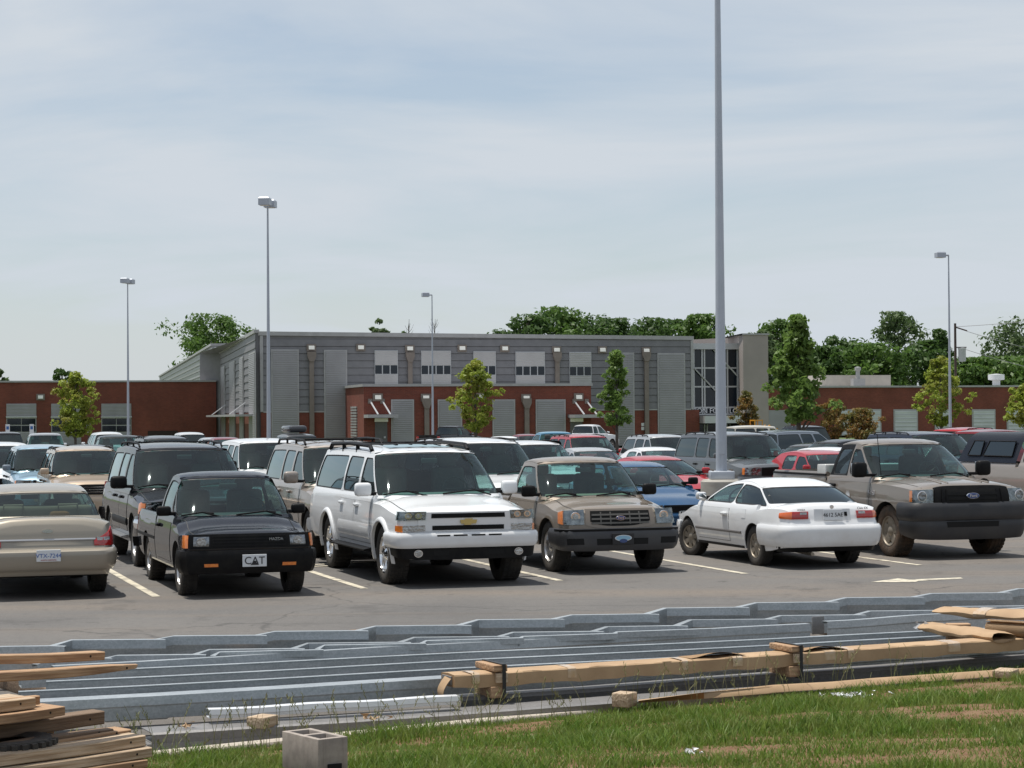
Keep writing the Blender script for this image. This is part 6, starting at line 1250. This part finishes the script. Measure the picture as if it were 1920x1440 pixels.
# torn flap at the end
b = MB(); rows = []
for k in range(9): t = k / 8; rows.append([(-.02 - .06 * math.sin(t * 2.2), .02 + .11 * u, .375 - .15 * t + .01 * u) for u in (0, .5, 1)])
b.grid(rows); b.grid([[(x_ + .003, y_, z_) for x_, y_, z_ in r] for r in rows], 0, True); b.build('paper_flap', KRAFT, bun, 60)
b = MB().rbox(-.012, .0, .04, .20, .325, .39, .002); b.build('end_sheet', ALU, bun)
def s_of(px, py): v = at_z(px, py, z1) - p0; return v.dot(dr)
for i, (px, py) in enumerate(((937, 1262), (1497, 1226))):
    s_ = s_of(px, py); lab = ('left', 'right')[i]
    cr_ = thing('wooden_cradle', '%s wooden cradle blocks strapped round the paper wrapped bundle' % lab, 'cradle', tuple(o_ + dr * s_), math.atan2(dr.y, dr.x), 'cradles of the paper wrapped bundle')
    MB().rbox(-.07, .05, -.02, .28, .218, .302, .005).build('bottom_block', WOOD, cr_, 30); MB().rbox(-.055, .055, -.035, .30, .412, .458, .005).build('top_block', WOOD, cr_, 30)
    MB().rbox(-.035, .055, -.042, -.012, .33, .40, .004).build('side_block', WOOD2, cr_, 30); MB().rbox(-.035, .055, .25, .28, .33, .40, .004).build('side_block', WOOD2, cr_, 30)
    loop = [(-.047, .21), (-.047, .465), (.312, .465), (.312, .21), (-.047, .21)]
    b = MB()
    for (ya, za), (yb, zb) in zip(loop[:-1], loop[1:]): b.box(.008, .036, min(ya, yb) - .002, max(ya, yb) + .002, min(za, zb) - .002, max(za, zb) + .002)
    b.build('strap', STRAP, cr_)
# paper strip lying on the flat trim
pts_t = [(1197, 1314), (1320, 1298), (1450, 1284), (1560, 1278), (1640, 1271), (1760, 1263), (1925, 1252)]; pts_b = [(1197, 1317), (1320, 1309), (1450, 1298.5), (1560, 1291), (1640, 1284.5), (1760, 1276), (1925, 1264)]
org = at_z(1560, 1285, .18); b = MB(); rows = [[tuple(at_z(*pb, .178) - Vector((org.x, org.y, 0))), tuple(at_z(*pb, .178).lerp(at_z(*pt, .225), .6) - Vector((org.x, org.y, 0)) + Vector((0, 0, .012))), tuple(at_z(*pt, .225) - Vector((org.x, org.y, 0)))] for pt, pb in zip(pts_t, pts_b)]
b.grid(rows); b.grid([[(x_, y_, z_ - .004) for x_, y_, z_ in r] for r in rows], 0, True); tag(b.build('paper_strip', KRAFT, None, 50, (org.x, org.y, 0)), 'long strip of kraft paper lying along the flat trim', 'paper')
# folded kraft wraps at the right, behind the bundle
def wrap_roll(A_, B_, z, wid, hgt, name, label, m_, taper=.4, white=False):
    a, c = at_z(*A_, z), at_z(*B_, z); o = Vector((a.x, a.y, 0)); d = (c - a).normalized(); nn = Vector((-d.y, d.x, 0)); L_ = (c - a).length; b = MB(); rows = []
    for i in range(17):
        t = i / 16; k = taper + (1 - taper) * min(1, t * 4); r = []
        for q in range(13):
            an = 2 * math.pi * q / 12; y = wid / 2 * math.cos(an) * (1.0 if t > .05 else .9); zz_ = hgt / 2 * k * math.copysign(abs(math.sin(an)) ** .7, math.sin(an)); wv = .012 * math.sin(t * 9 + an * 2) + .008 * math.sin(t * 23 + an)
            r.append(tuple(d * (L_ * t) + nn * (y + wid / 2) + Vector((0, 0, z + zz_ + wv * .6))))
        rows.append(r)
    b.grid(rows); ob = b.build(name, m_, None, 55, o); tag(ob, label, 'bundle', 'folded kraft wraps at the right')
    if white:
        bb = MB(); rr = random.Random(3)
        for i in range(26):
            e = Vector((rr.uniform(-.05, .09), rr.uniform(0, wid), rr.uniform(-hgt * .5, hgt * .5))); q = [Vector((rr.uniform(-.04, .04), rr.uniform(-.04, .04), rr.uniform(-.03, .03))) for _ in range(3)]
            bb.add([tuple(d * e.x + nn * e.y + Vector((0, 0, z + e.z)) + v) for v in q], [(0, 1, 2)])
        bb.build('crumpled_film', FILM, ob)
    return ob, d, nn
r1, d1, n1_ = wrap_roll((1745, 1147), (2000, 1163), .50, .34, .085, 'wrapped_bundle', 'kraft paper wrap, topmost at the right edge', KRAFT, .5)
r2, _, _ = wrap_roll((1716, 1177), (1860, 1197), .42, .26, .085, 'wrapped_bundle', 'kraft paper wrap with torn white film at its end', KRAFT, .8, True)
for ro in (r1,):
    b = MB(); b.grid([[tuple(d1 * s_ + n1_ * (.17 + .18 * math.cos(an)) + Vector((0, 0, .50 + .05 * math.sin(an)))) for an in [math.pi * 1.3 - k * .35 for k in range(9)]] for s_ in (.42, .46, .5, .54)], 0); b.build('tape', TAPE, ro, 50)
a = at_z(1806, 1182, .42); o = MB().rbox(-.10, .10, -.05, .05, -.10, .05, .006).build('wood_block', WOOD, None, 30, (a.x, a.y + .2, .41), (0, 0, KROT - .55)); tag(o, 'upright wood spacer block between the kraft paper wraps', 'wood block')
o = MB().rbox(-.10, .10, -.05, .05, -.16, -.0, .006).build('wood_block', WOODD, None, 30, (a.x - .02, a.y + .32, .30), (0, 0, KROT - .55)); tag(o, 'dark wood block below the kraft paper wraps', 'wood block')
a, c = at_z(1852, 1178, .46), at_z(2000, 1187, .46); d = (c - a).normalized(); b = MB(); nn = Vector((-d.y, d.x, 0)); rows = []
for s_ in (0, .3, .6, 1.0, 1.6):
    rows.append([tuple(d * s_ + nn * (.05 * (1 + q * .05) * math.cos(q * .7)) + Vector((0, 0, .46 + .05 * (1 + q * .05) * math.sin(q * .7)))) for q in range(13)])
b.grid(rows); b.grid(rows, 0, True); tag(b.build('paper_roll', KRAFT, None, 60, (a.x, a.y, 0)), 'loose roll of kraft paper open at its end, at the right edge', 'paper')

# ------------------------------------------------------------------ lumber pile at the left
def plank(px, py, z, ang, L_, wd, th, label, m_, tilt=0.0, ends='plain', roll=0.0):
    """px, py is the near top corner at the right end; the plank runs back to the left"""
    p = at_z(px, py, z); t = tag(link('plank', None), label, 'plank', 'planks of the lumber pile')
    bpy.data.objects.remove(t)
    b = MB(); n = 14; rr = random.Random(int(px * 7 + py)); rows = []; e = .005
    for i in range(n + 1):
        s = -L_ * i / n; w = .003 * math.sin(i * 1.1 + px); k = 1.0
        if ends == 'broken' and i < 3: k = (.45, .75, .95)[i]
        yc, zc = 0, -th / 2
        prof = [(0 + e, 0), (wd - e, 0), (wd, -e), (wd, -th + e), (wd - e, -th), (e, -th), (0, -th + e), (0, -e)]
        rows.append([(s + (rr.uniform(-.02, .015) if i == 0 and ends == 'broken' else 0), wd / 2 + (y - wd / 2) * k, w + zc + (z_ - zc) * k) for y, z_ in prof])
    for i in range(n):
        for j in range(8): b.add([rows[i][j], rows[i + 1][j], rows[i + 1][(j + 1) % 8], rows[i][(j + 1) % 8]], [(0, 1, 2, 3)])
    b.add(rows[0], [tuple(range(8))]); b.add(rows[-1], [tuple(range(7, -1, -1))])
    ob = b.build('plank', m_, None, 30, p, (roll, tilt, ang)); tag(ob, label, 'plank', 'planks of the lumber pile')
    nl = MB().add([(-.10 + .007 * math.cos(a), -.001, -th * .45 + .007 * math.sin(a)) for a in [2 * math.pi * k / 8 for k in range(8)]], [tuple(range(8))]); nl.build('nail_hole', HOLE, ob)
    return ob
A47 = R_(45)
plank(285, 1402, .44, A47, 3.2, .19, .055, 'plank at the bottom left corner, fourth from the ground and longest', WOOD2)
plank(277, 1424.5, .38, A47, 3.2, .19, .045, 'third plank from the ground at the bottom left corner', WOOD)
plank(273, 1437, .33, A47, 3.0, .19, .05, 'second plank from the ground at the bottom left corner', WOODD)
plank(270, 1455, .275, A47, 3.0, .19, .045, 'lowest plank of the pile at the bottom left corner', WOODD)
plank(273, 1379, .505, A47 + .02, 3.0, .17, .06, 'broad pale plank on top of the lower stack at the left', WOOD2)
plank(213, 1366, .535, A47 + .05, 2.6, .09, .025, 'thin batten lying on the broad pale plank', WOODD)
plank(246, 1368, .52, A47 + .03, 2.4, .16, .02, 'pale board end showing behind the thin batten', WOOD)
plank(196, 1334, .60, A47 + .03, 2.0, .12, .075, 'weathered dark plank on edge behind the stack', WOODD)
plank(122, 1325, .68, A47 + .08, 2.0, .22, .05, 'orange brown plank jutting out in the middle of the pile', WOOD)
plank(67, 1307, .745, A47 + .06, 2.0, .26, .06, 'broad weathered plank at the left edge, top face in sun', WOOD2)
plank(75, 1304, .742, A47 + .06, 1.6, .05, .05, 'short orange plank end beside the broad weathered plank', WOOD, ends='plain')
plank(265, 1243, .90, A47 + .04, 2.4, .10, .05, 'plank with a broken rounded end, second from the top', WOOD, tilt=R_(2.0), ends='broken')
plank(197, 1222.5, .965, A47 + .06, 2.2, .10, .048, 'topmost plank of the lumber pile, tilted upwards', WOOD, tilt=R_(3.5))
p = at_z(80, 1345, .62); o = MB().rbox(-.05, .05, 0, .3, -.18, .0, .006).build('wood_block', WOOD, None, 30, (p.x, p.y + .1, .62), (0, 0, A47)); tag(o, 'orange wood block wedged beside the knobbly tyre', 'wood block')
# stickers that carry the pile
for i, (s_, z0, z1_) in enumerate(((-1.2, .2, .25), (-2.4, .2, .25))):
    pb = at_z(285, 1402, .44); v = Vector((math.cos(A47), math.sin(A47), 0)); q = pb + v * (s_ + .7)
    o = MB().rbox(-.05, .05, -.05, .5, .0, .2, .006).build('wood_block', WOODD, None, 30, (q.x, q.y, .05), (0, 0, A47)); tag(o, '%s wood sleeper carrying the lumber pile' % ('front', 'rear')[i], 'wood block')
# knobbly tyre under the planks
ty_ = thing('tyre', 'black knobbly tyre lying under the planks at the left edge', 'tyre', tuple(at_z(-5, 1400, .5)), 0); p = at_z(-12, 1395, .545); ty_.location = (p.x, p.y + .25, .46)
mt, mr = wheel_meshes(.28, .17, 'steel'); b = MB(); b.lathe([(.12, -.07), (.2, -.085), (.25, -.08), (.265, -.05), (.265, .05), (.25, .08), (.2, .085), (.12, .07)], 32, 'z'); b.build('carcass', TYRE, ty_, 50)
b = MB()
for k in range(30):
    for j, zz_ in enumerate((-.06, -.02, .02, .06)):
        a = 2 * math.pi * (k + .5 * (j % 2)) / 30; P = lambda t, z_, r: (math.cos(a) * r - math.sin(a) * t, math.sin(a) * r + math.cos(a) * t, z_)
        b.add([P(t, zz_ + q, r) for r in (.255, .285) for t, q in ((-.016, -.014), (.016, -.014), (.016, .014), (-.016, .014))], [(4, 5, 6, 7), (0, 1, 5, 4), (1, 2, 6, 5), (2, 3, 7, 6), (3, 0, 4, 7)])
b.build('tread', TYRE, ty_)
# concrete block
CB = mat('cinder_block', (.36, .315, .275), .95, 0, (.26, .225, .20), 14, .12, 160)
p = at_z(597, 1450, .32); cbk = thing('concrete_block', 'hollow concrete block standing in the grass', 'concrete block', (p.x, p.y, .30), R_(28))
hx, hy, hz = .20, .10, .205; b = MB(); t = .032
# shell: outer walls and a cross web, two open cores
def cbx(x0, x1, y0, y1): b.rbox(x0, x1, y0, y1, 0, hz, .004)
cbx(0, .40, 0, t); cbx(0, .40, .19 - t, .19); cbx(0, t, t - .001, .191 - t); cbx(.40 - t, .40, t - .001, .191 - t); cbx(.20 - t / 2, .20 + t / 2, t - .001, .191 - t)
for v in range(len(b.v)): x, y, z = b.v[v]; b.v[v] = (-x * math.cos(1.15) * 0 + x - .0, y, z)
b.v = [(y * 1.0, x * 1.0, z) for x, y, z in b.v]; b.f = [f[::-1] for f in b.f]
cb_o = b.build('shell', CB, cbk, 30); cb_o.location = (0, 0, 0); cb_o.rotation_euler = (0, 0, R_(8))
MB().rbox(.055, .14, -.004, .004, .02, .065, .003).build('painted_recess', HOLE, cbk)  # flat near-black slab on the face, painted for the shade inside a hollow
# scraps
def scraps(name, label, px, py, z, n, sp, m_, seed, cat='litter'):
    p = at_z(px, py, z); rr = random.Random(seed); b = MB()
    for i in range(n):
        c0 = Vector((rr.gauss(0, sp), rr.gauss(0, sp * .35), rr.uniform(0, .02))); q = [c0 + Vector((rr.uniform(-.035, .035), rr.uniform(-.03, .03), rr.uniform(-.005, .035))) for _ in range(4)]
        b.add([tuple(v) for v in q], [(0, 1, 2), (0, 2, 3)])
    return tag(b.build(name, m_, None, None, (p.x, p.y, z)), label, cat)
scraps('plastic_scrap', 'crumpled clear plastic lying along the kerb at the right', 1600, 1308, .14, 46, .16, FILM, 1); scraps('plastic_scrap', 'shiny crumpled plastic in the grass near the bottom edge', 1292, 1418, .32, 14, .035, FILM, 2)
scraps('paper_scrap', 'torn kraft paper scrap on the trim left of the white channel', 352, 1366, .175, 8, .05, KRAFT, 3); scraps('paper_scrap', 'loose kraft paper scrap by the kerb under the white channel', 700, 1350, .175, 8, .05, KRAFT, 5)

# ------------------------------------------------------------------ grass
def mesh_arrays(name, co, quads):
    me = bpy.data.meshes.new(name); me.vertices.add(len(co)); me.vertices.foreach_set('co', co.astype(np.float32).ravel()); k = quads.shape[1]
    me.loops.add(quads.size); me.loops.foreach_set('vertex_index', quads.astype(np.int32).ravel()); me.polygons.add(len(quads))
    me.polygons.foreach_set('loop_start', (np.arange(len(quads)) * k).astype(np.int32)); me.polygons.foreach_set('loop_total', np.full(len(quads), k, np.int32)); me.update(calc_edges=True); return me
def leaf_mat(name, c1, c2, c3, trans=.3, nscale=.6):
    m = bpy.data.materials.new(name); m.use_nodes = True; t = m.node_tree; p = t.nodes['Principled BSDF']; L = t.links.new
    g = t.nodes.new('ShaderNodeNewGeometry'); c = t.nodes.new('ShaderNodeTexCoord'); n = t.nodes.new('ShaderNodeTexNoise'); n.inputs['Scale'].default_value = nscale; n.inputs['Detail'].default_value = 3; L(c.outputs['Object'], n.inputs[0])
    x = t.nodes.new('ShaderNodeMix'); x.data_type = 'RGBA'; L(g.outputs['Random Per Island'], x.inputs['Factor']); x.inputs['A'].default_value = (*c1, 1); x.inputs['B'].default_value = (*c2, 1)
    mr = t.nodes.new('ShaderNodeMapRange'); mr.inputs[1].default_value = .42; mr.inputs[2].default_value = .66; L(n.outputs['Fac'], mr.inputs[0])
    y = t.nodes.new('ShaderNodeMix'); y.data_type = 'RGBA'; L(mr.outputs[0], y.inputs['Factor']); L(x.outputs['Result'], y.inputs['A']); y.inputs['B'].default_value = (*c3, 1)
    L(y.outputs['Result'], p.inputs['Base Color']); p.inputs['Roughness'].default_value = .5; p.inputs['Specular IOR Level'].default_value = .35
    tl = t.nodes.new('ShaderNodeBsdfTranslucent'); L(y.outputs['Result'], tl.inputs[0]); mx = t.nodes.new('ShaderNodeMixShader'); mx.inputs[0].default_value = trans; L(p.outputs[0], mx.inputs[1]); L(tl.outputs[0], mx.inputs[2]); L(mx.outputs[0], t.nodes['Material Output'].inputs[0])
    return m
GRASS = leaf_mat('grass_blades', (.060, .130, .015), (.170, .275, .038), (.20, .235, .06), .40, 6.0); STEM = leaf_mat('grass_stems', (.20, .22, .08), (.30, .27, .13), (.16, .18, .06), .2)
rng = np.random.default_rng(5)
def vnoise(x, y, f, seed):
    r = np.random.default_rng(seed); g = r.random((64, 64)); xi, yi = x * f, y * f; x0, y0 = np.floor(xi).astype(int), np.floor(yi).astype(int); tx, ty = xi - x0, yi - y0; tx = tx * tx * (3 - 2 * tx); ty = ty * ty * (3 - 2 * ty)
    G_ = lambda a, b: g[a % 64, b % 64]; return (G_(x0, y0) * (1 - tx) + G_(x0 + 1, y0) * tx) * (1 - ty) + (G_(x0, y0 + 1) * (1 - tx) + G_(x0 + 1, y0 + 1) * tx) * ty
def blades(n, smin, smax, nmin, nmax, hmin, hmax, wd, dens=True):
    s = rng.uniform(smin, smax, n); nn = rng.uniform(nmin, nmax, n)
    d = .6 * vnoise(s + 40, nn + 40, 1.3, 1) + .4 * vnoise(s + 40, nn + 40, 3.7, 2)
    keep = rng.random(n) < np.clip((d - (.25 if dens else .13)) * 4.0, .14, 1)
    s, nn, d = s[keep], nn[keep], d[keep]; n = len(s)
    bx, by = KO.x + E.x * s + NN.x * nn, KO.y + E.y * s + NN.y * nn; bz = .10 + .075 * np.clip(-nn - .16, 0, 14) - .01
    cl = vnoise(s + 9, nn + 9, 2.4, 7); h = rng.uniform(hmin, hmax, n) * (.35 + 1.3 * cl ** 1.6); a = rng.uniform(0, 2 * np.pi, n); ln = rng.uniform(.15, .75, n) * h; wa = rng.uniform(0, 2 * np.pi, n); w_ = wd * rng.uniform(.6, 1.3, n)
    dx_, dy_ = np.cos(a) * ln, np.sin(a) * ln; wx, wy = np.cos(wa) * w_, np.sin(wa) * w_
    co = np.zeros((n, 6, 3))
    for k, (t, tw) in enumerate(((0, 1), (.55, .8), (1, .12))):
        for j, sg in enumerate((-1, 1)):
            co[:, k * 2 + j, 0] = bx + dx_ * t ** 2 + sg * wx * tw; co[:, k * 2 + j, 1] = by + dy_ * t ** 2 + sg * wy * tw; co[:, k * 2 + j, 2] = bz + h * t * (1 - .18 * t)
    q = np.array([[0, 1, 3, 2], [2, 3, 5, 4]]); quads = (np.arange(n)[:, None, None] * 6 + q[None]).reshape(-1, 4)
    return co.reshape(-1, 3), quads
ca_, qa_ = blades(150000, -3.2, 8.5, -6.5, -.10, .02, .055, .004, False)
co, qd = blades(200000, -3.2, 8.5, -6.5, -.10, .035, .115, .0036); me = mesh_arrays('grass', np.concatenate([co, ca_]), np.concatenate([qd, qa_ + len(co)])); me.materials.append(GRASS); tag(link('grass', me), 'short green grass on the verge in the foreground', 'grass', None, 'stuff')
# tall seeded stems by the kerb
b = MB(); rr = random.Random(11)
for i in range(230):
    s = rr.choice([rr.uniform(-1.8, -.3), rr.uniform(-.3, 3.2), rr.uniform(-.6, 2.2), rr.uniform(3.2, 6)]); n = -rr.uniform(.15, .55); h = rr.uniform(.14, .42); p = K(s, n, zgrass(n)); a = rr.uniform(0, 6.28); l = rr.uniform(.02, .16)
    pts = [p + Vector((math.cos(a) * l * t * t, math.sin(a) * l * t * t, h * t * (1 - .1 * t))) for t in (0, .4, .75, 1)]; b.tube(pts, [.0022, .0019, .0016, .0012], 3, caps=False)
    if rr.random() < .75:
        for k in range(7):
            q = pts[2].lerp(pts[3], k / 6) + Vector((rr.uniform(-.008, .008), rr.uniform(-.008, .008), 0)); b.tube([q, q + Vector((rr.uniform(-.012, .012), rr.uniform(-.012, .012), .018))], [.0035, .001], 3, caps=False)
tag(b.build('tall_grass', STEM), 'thin seeded grass stems standing up in front of the steel', 'grass', None, 'stuff')
# ------------------------------------------------------------------ trees
LM = {
 'dark': leaf_mat('leaf_dark', (.046, .098, .022), (.088, .155, .036), (.062, .115, .030), .42, .12),
 'mid': leaf_mat('leaf_mid', (.068, .140, .026), (.125, .21, .046), (.09, .16, .036), .45, .12),
 'pale': leaf_mat('leaf_pale', (.078, .128, .046), (.125, .180, .072), (.095, .145, .056), .45, .12),
 'maple': leaf_mat('leaf_maple', (.115, .205, .042), (.20, .31, .07), (.14, .215, .05), .5, .8),
 'yellow': leaf_mat('leaf_yellow', (.22, .30, .038), (.35, .42, .065), (.26, .26, .05), .5, .8),
 'rust': leaf_mat('leaf_rust', (.30, .14, .04), (.17, .145, .04), (.11, .125, .03), .45, .8)}
BARK = mat('bark', (.10, .085, .075), .9, 0, (.07, .06, .05), 6, .6, 20)
def tree(name, label, px, Y, ytop, ybot, wpx, tone, leaf, n, seed, group=None, trunk_r=.2, shape='round', fill=.9, lean=0.0, cat='tree', clump=.16, wide=1.14):
    rg = np.random.default_rng(seed); sc = FPX / Y; x = px_at(px, Y); zb = zg(Y); hz = 780 - .007 * (px - 960)
    zt = CAM_H + (hz - ytop) / sc - zb; zc0 = max(.4, CAM_H + (hz - ybot) / sc - zb); H = zt - zc0; W = wpx / sc / 2 * wide
    root = thing(name, label, cat, (x, Y, zb), 0, group)
    nc = max(16, int(n / (55 if clump > .14 else 34))); cs = []
    while len(cs) < nc:
        u = rg.random(); a = rg.random() * 2 * np.pi; r = np.sqrt(rg.random())
        u = u * 1.0
        if shape == 'round': env = np.sqrt(max(0, 1 - (2 * u - 1) ** 2)) ** .8
        elif shape == 'oval': env = (np.sin(np.pi * u ** .8)) ** .6
        elif shape == 'cone': env = (1 - u) ** .55 * (1 - np.exp(-u * 14))
        else: env = min(1, (1.22 - u) ** 1.2) * min(1, u * 4 + .45)
        env *= .70 + .34 * np.sin(a * 2 + seed) * np.sin(u * 8 + seed * 1.7) + .55 * rg.random() ** 2.5
        r = r ** (.7); cs.append((W * env * r * np.cos(a) * .92, W * env * r * np.sin(a) * .92, zc0 + H * (.04 + .93 * u), u))
    cs = np.array(cs); per = int(n / nc); idx = np.repeat(np.arange(nc), per); N_ = len(idx)
    rad = W * clump * 1.6 * rg.uniform(.6, 1.3, nc); d = rg.normal(size=(N_, 3)); d /= np.linalg.norm(d, axis=1)[:, None]; rr_ = rg.random(N_) ** (1 / 2.2)
    P = cs[idx, :3] + d * (rad[idx] * rr_)[:, None] * np.array([1.15, 1.15, .8])
    P[:, 2] = np.minimum(P[:, 2], zt); nrm = d * .8 + rg.normal(size=(N_, 3)) * .7 + np.array([0, 0, .5]); nrm /= np.linalg.norm(nrm, axis=1)[:, None]
    t = np.cross(nrm, rg.normal(size=(N_, 3))); t /= np.linalg.norm(t, axis=1)[:, None]; s_ = np.cross(nrm, t); sz = leaf * rg.uniform(.55, 1.3, N_)[:, None]
    co = np.stack([P - t * sz, P - s_ * sz * .55 + nrm * sz * .15, P + t * sz * rg.uniform(.8, 1.2, N_)[:, None], P + s_ * sz * .55 + nrm * sz * .15], 1)
    me = mesh_arrays('crown', co.reshape(-1, 3), np.arange(N_ * 4).reshape(-1, 4)); me.materials.append(LM[tone]); link('crown', me, root)
    b = MB(); b.tube([(0, 0, -.3), (lean * .2, 0, zc0 * .6), (lean * .5, 0, zc0 + H * .25), (lean, 0, zc0 + H * .8)], [trunk_r * 1.2, trunk_r, trunk_r * .7, trunk_r * .15], 8)
    for k in range(min(nc, 16)):
        c_ = cs[rg.integers(nc)]; z0 = max(zc0 * .75, c_[2] - np.hypot(c_[0], c_[1]) * .9 - .2 * H * rg.random()); b.tube([(lean * .3, 0, z0), (c_[0] * .5, c_[1] * .5, (z0 + c_[2]) / 2 + .05 * H), (c_[0], c_[1], c_[2])], [trunk_r * .35, trunk_r * .22, trunk_r * .06], 5, caps=False)
    b.build('trunk', BARK, root, 60); return root
# lot trees
YT = 'young trees planted in the lot'
tree('yellow_green_tree', 'small yellow green tree in front of the left brick wing', 141, 132, 697, 822, 82, 'yellow', .115, 5200, 1, YT, .09, 'oval', clump=.09, wide=1.17)
tree('yellow_green_tree', 'yellow green tree in front of the middle of the grey building', 891, 128, 673, 812, 88, 'yellow', .115, 5400, 2, YT, .09, 'oval', clump=.09, wide=1.17)
tree('green_tree', 'slim bright green tree beside the white pickup near the building', 1156, 132, 655, 800, 76, 'maple', .135, 3800, 3, YT, .10, 'column', clump=.10, wide=1.17)
tree('green_tree', 'bright green maple right of the stucco tower', 1497, 88, 588, 796, 112, 'maple', .13, 6200, 4, YT, .11, 'column', clump=.10, wide=1.17)
tree('yellow_green_tree', 'yellow green tree behind the right hand lamp post', 1764, 130, 668, 800, 92, 'yellow', .12, 5000, 5, YT, .09, 'oval', clump=.09, wide=1.17)
tree('yellow_green_tree', 'yellow green tree cut by the right edge', 1932, 118, 718, 800, 90, 'yellow', .115, 5000, 6, YT, .09, 'oval', clump=.09, wide=1.17)
YS = 'rust tinged shrubs by the right wing'
tree('shrub', 'rust and green shrub at the foot of the stucco tower', 1399, 168, 733, 812, 44, 'rust', .11, 4200, 7, YS, .06, 'oval', cat='shrub')
tree('shrub', 'rust coloured shrub just right of the bright green maple', 1562, 160, 748, 830, 50, 'rust', .11, 3600, 8, YS, .06, 'round', cat='shrub')
tree('shrub', 'rounded rust and green shrub in front of the first pale roller door', 1612, 150, 766, 835, 66, 'rust', .11, 5000, 9, YS, .06, 'round', cat='shrub')
# background trees
BT = 'trees on the skyline'
tree('broad_tree', 'broad green tree rising behind the tall metal hall', 396, 480, 590, 735, 150, 'mid', .50, 6500, 17, BT, .4, 'round')
tree('small_tree', 'small dark round tree on the skyline left of the yellow green tree', 117, 420, 692, 730, 38, 'dark', .42, 1000, 12, BT, .25, 'round')
tree('small_tree', 'tree tip at the far left edge of the skyline', -6, 420, 692, 735, 34, 'pale', .42, 800, 13, BT, .25, 'round')
tree('small_tree', 'pale tree top showing over the middle of the grey roof', 712, 420, 597, 700, 52, 'pale', .40, 1400, 14, BT, .25, 'round')
tree('small_tree', 'tiny tree top right of the pale one over the grey roof', 750, 420, 612, 700, 30, 'pale', .40, 700, 15, BT, .2, 'round')
for i, (px, yt, wp, tone, shp) in enumerate(((990, 590, 90, 'dark', 'round'), (1042, 578, 120, 'mid', 'round'), (1100, 588, 100, 'dark', 'round'), (1150, 598, 90, 'dark', 'round'), (1205, 598, 110, 'dark', 'round'), (1262, 600, 100, 'dark', 'round'), (1315, 590, 80, 'mid', 'round'))):
    tree('broad_tree', '%s dark tree from the left in the clump over the grey roof' % ORD[i], px, 380 + 8 * (i % 3), yt, 720, wp, tone, .46, 4600, 20 + i, BT, .35, shp, wide=1.45)
RT = ((1432, 618, 70, 'pale', 'round', 340), (1470, 600, 110, 'mid', 'round', 360), (1585, 632, 120, 'dark', 'round', 370), (1640, 645, 120, 'mid', 'round', 340), (1685, 586, 120, 'pale', 'round', 400), (1735, 640, 120, 'dark', 'round', 350), (1762, 618, 60, 'dark', 'cone', 380), (1830, 672, 110, 'mid', 'round', 340), (1905, 596, 170, 'pale', 'round', 390), (1890, 670, 130, 'mid', 'round', 345), (1545, 650, 90, 'dark', 'round', 345), (1990, 620, 150, 'dark', 'round', 400))
RL = ('pale tree top just right of the stucco tower', 'green tree behind the bright green maple', 'dark tree right of the bright green maple', 'low green tree above the cream roof housing', 'tallest pale tree on the right skyline', 'dark tree left of the utility pole', 'pointed dark tree beside the right hand lamp post', 'low green tree right of the utility pole', 'broad pale tree at the right edge of the skyline', 'low green tree under the broad pale tree at the right edge', 'dark low tree behind the maple and roof housing', 'dark tree beyond the right edge')
for i, ((px, yt, wp, tone, shp, Y), lab) in enumerate(zip(RT, RL)): tree('broad_tree', lab, px, Y, yt, 745, wp, tone, .46, 3800, 40 + i, BT, .35, shp)
# bare twiggy trees over the grey roof
for i, (px, wd) in enumerate(((766, 20), (815, 24))):
    Y = 420; sc = FPX / Y; zb = zg(Y); t = thing('bare_tree', 'thin leafless tree top over the grey roof, %s of two' % ('left', 'right')[i], 'tree', (px_at(px, Y), Y, zb), 0, BT); b = MB(); rr = random.Random(60 + i); zt = CAM_H + (781 - 598) / sc - zb
    b.tube([(0, 0, 0), (0, 0, zt * .8), (.2, 0, zt)], [.25, .12, .03], 6)
    for k in range(26): z0 = zt * rr.uniform(.7, .95); a = rr.uniform(0, 6.28); l = wd / sc / 2 * rr.uniform(.4, 1.1); b.tube([(0, 0, z0), (math.cos(a) * l * .6, math.sin(a) * l, z0 + l * .6), (math.cos(a) * l, math.sin(a) * l, min(zt, z0 + l * 1.5))], [.05, .035, .015], 4, caps=False)
    b.build('trunk', BARK, t)
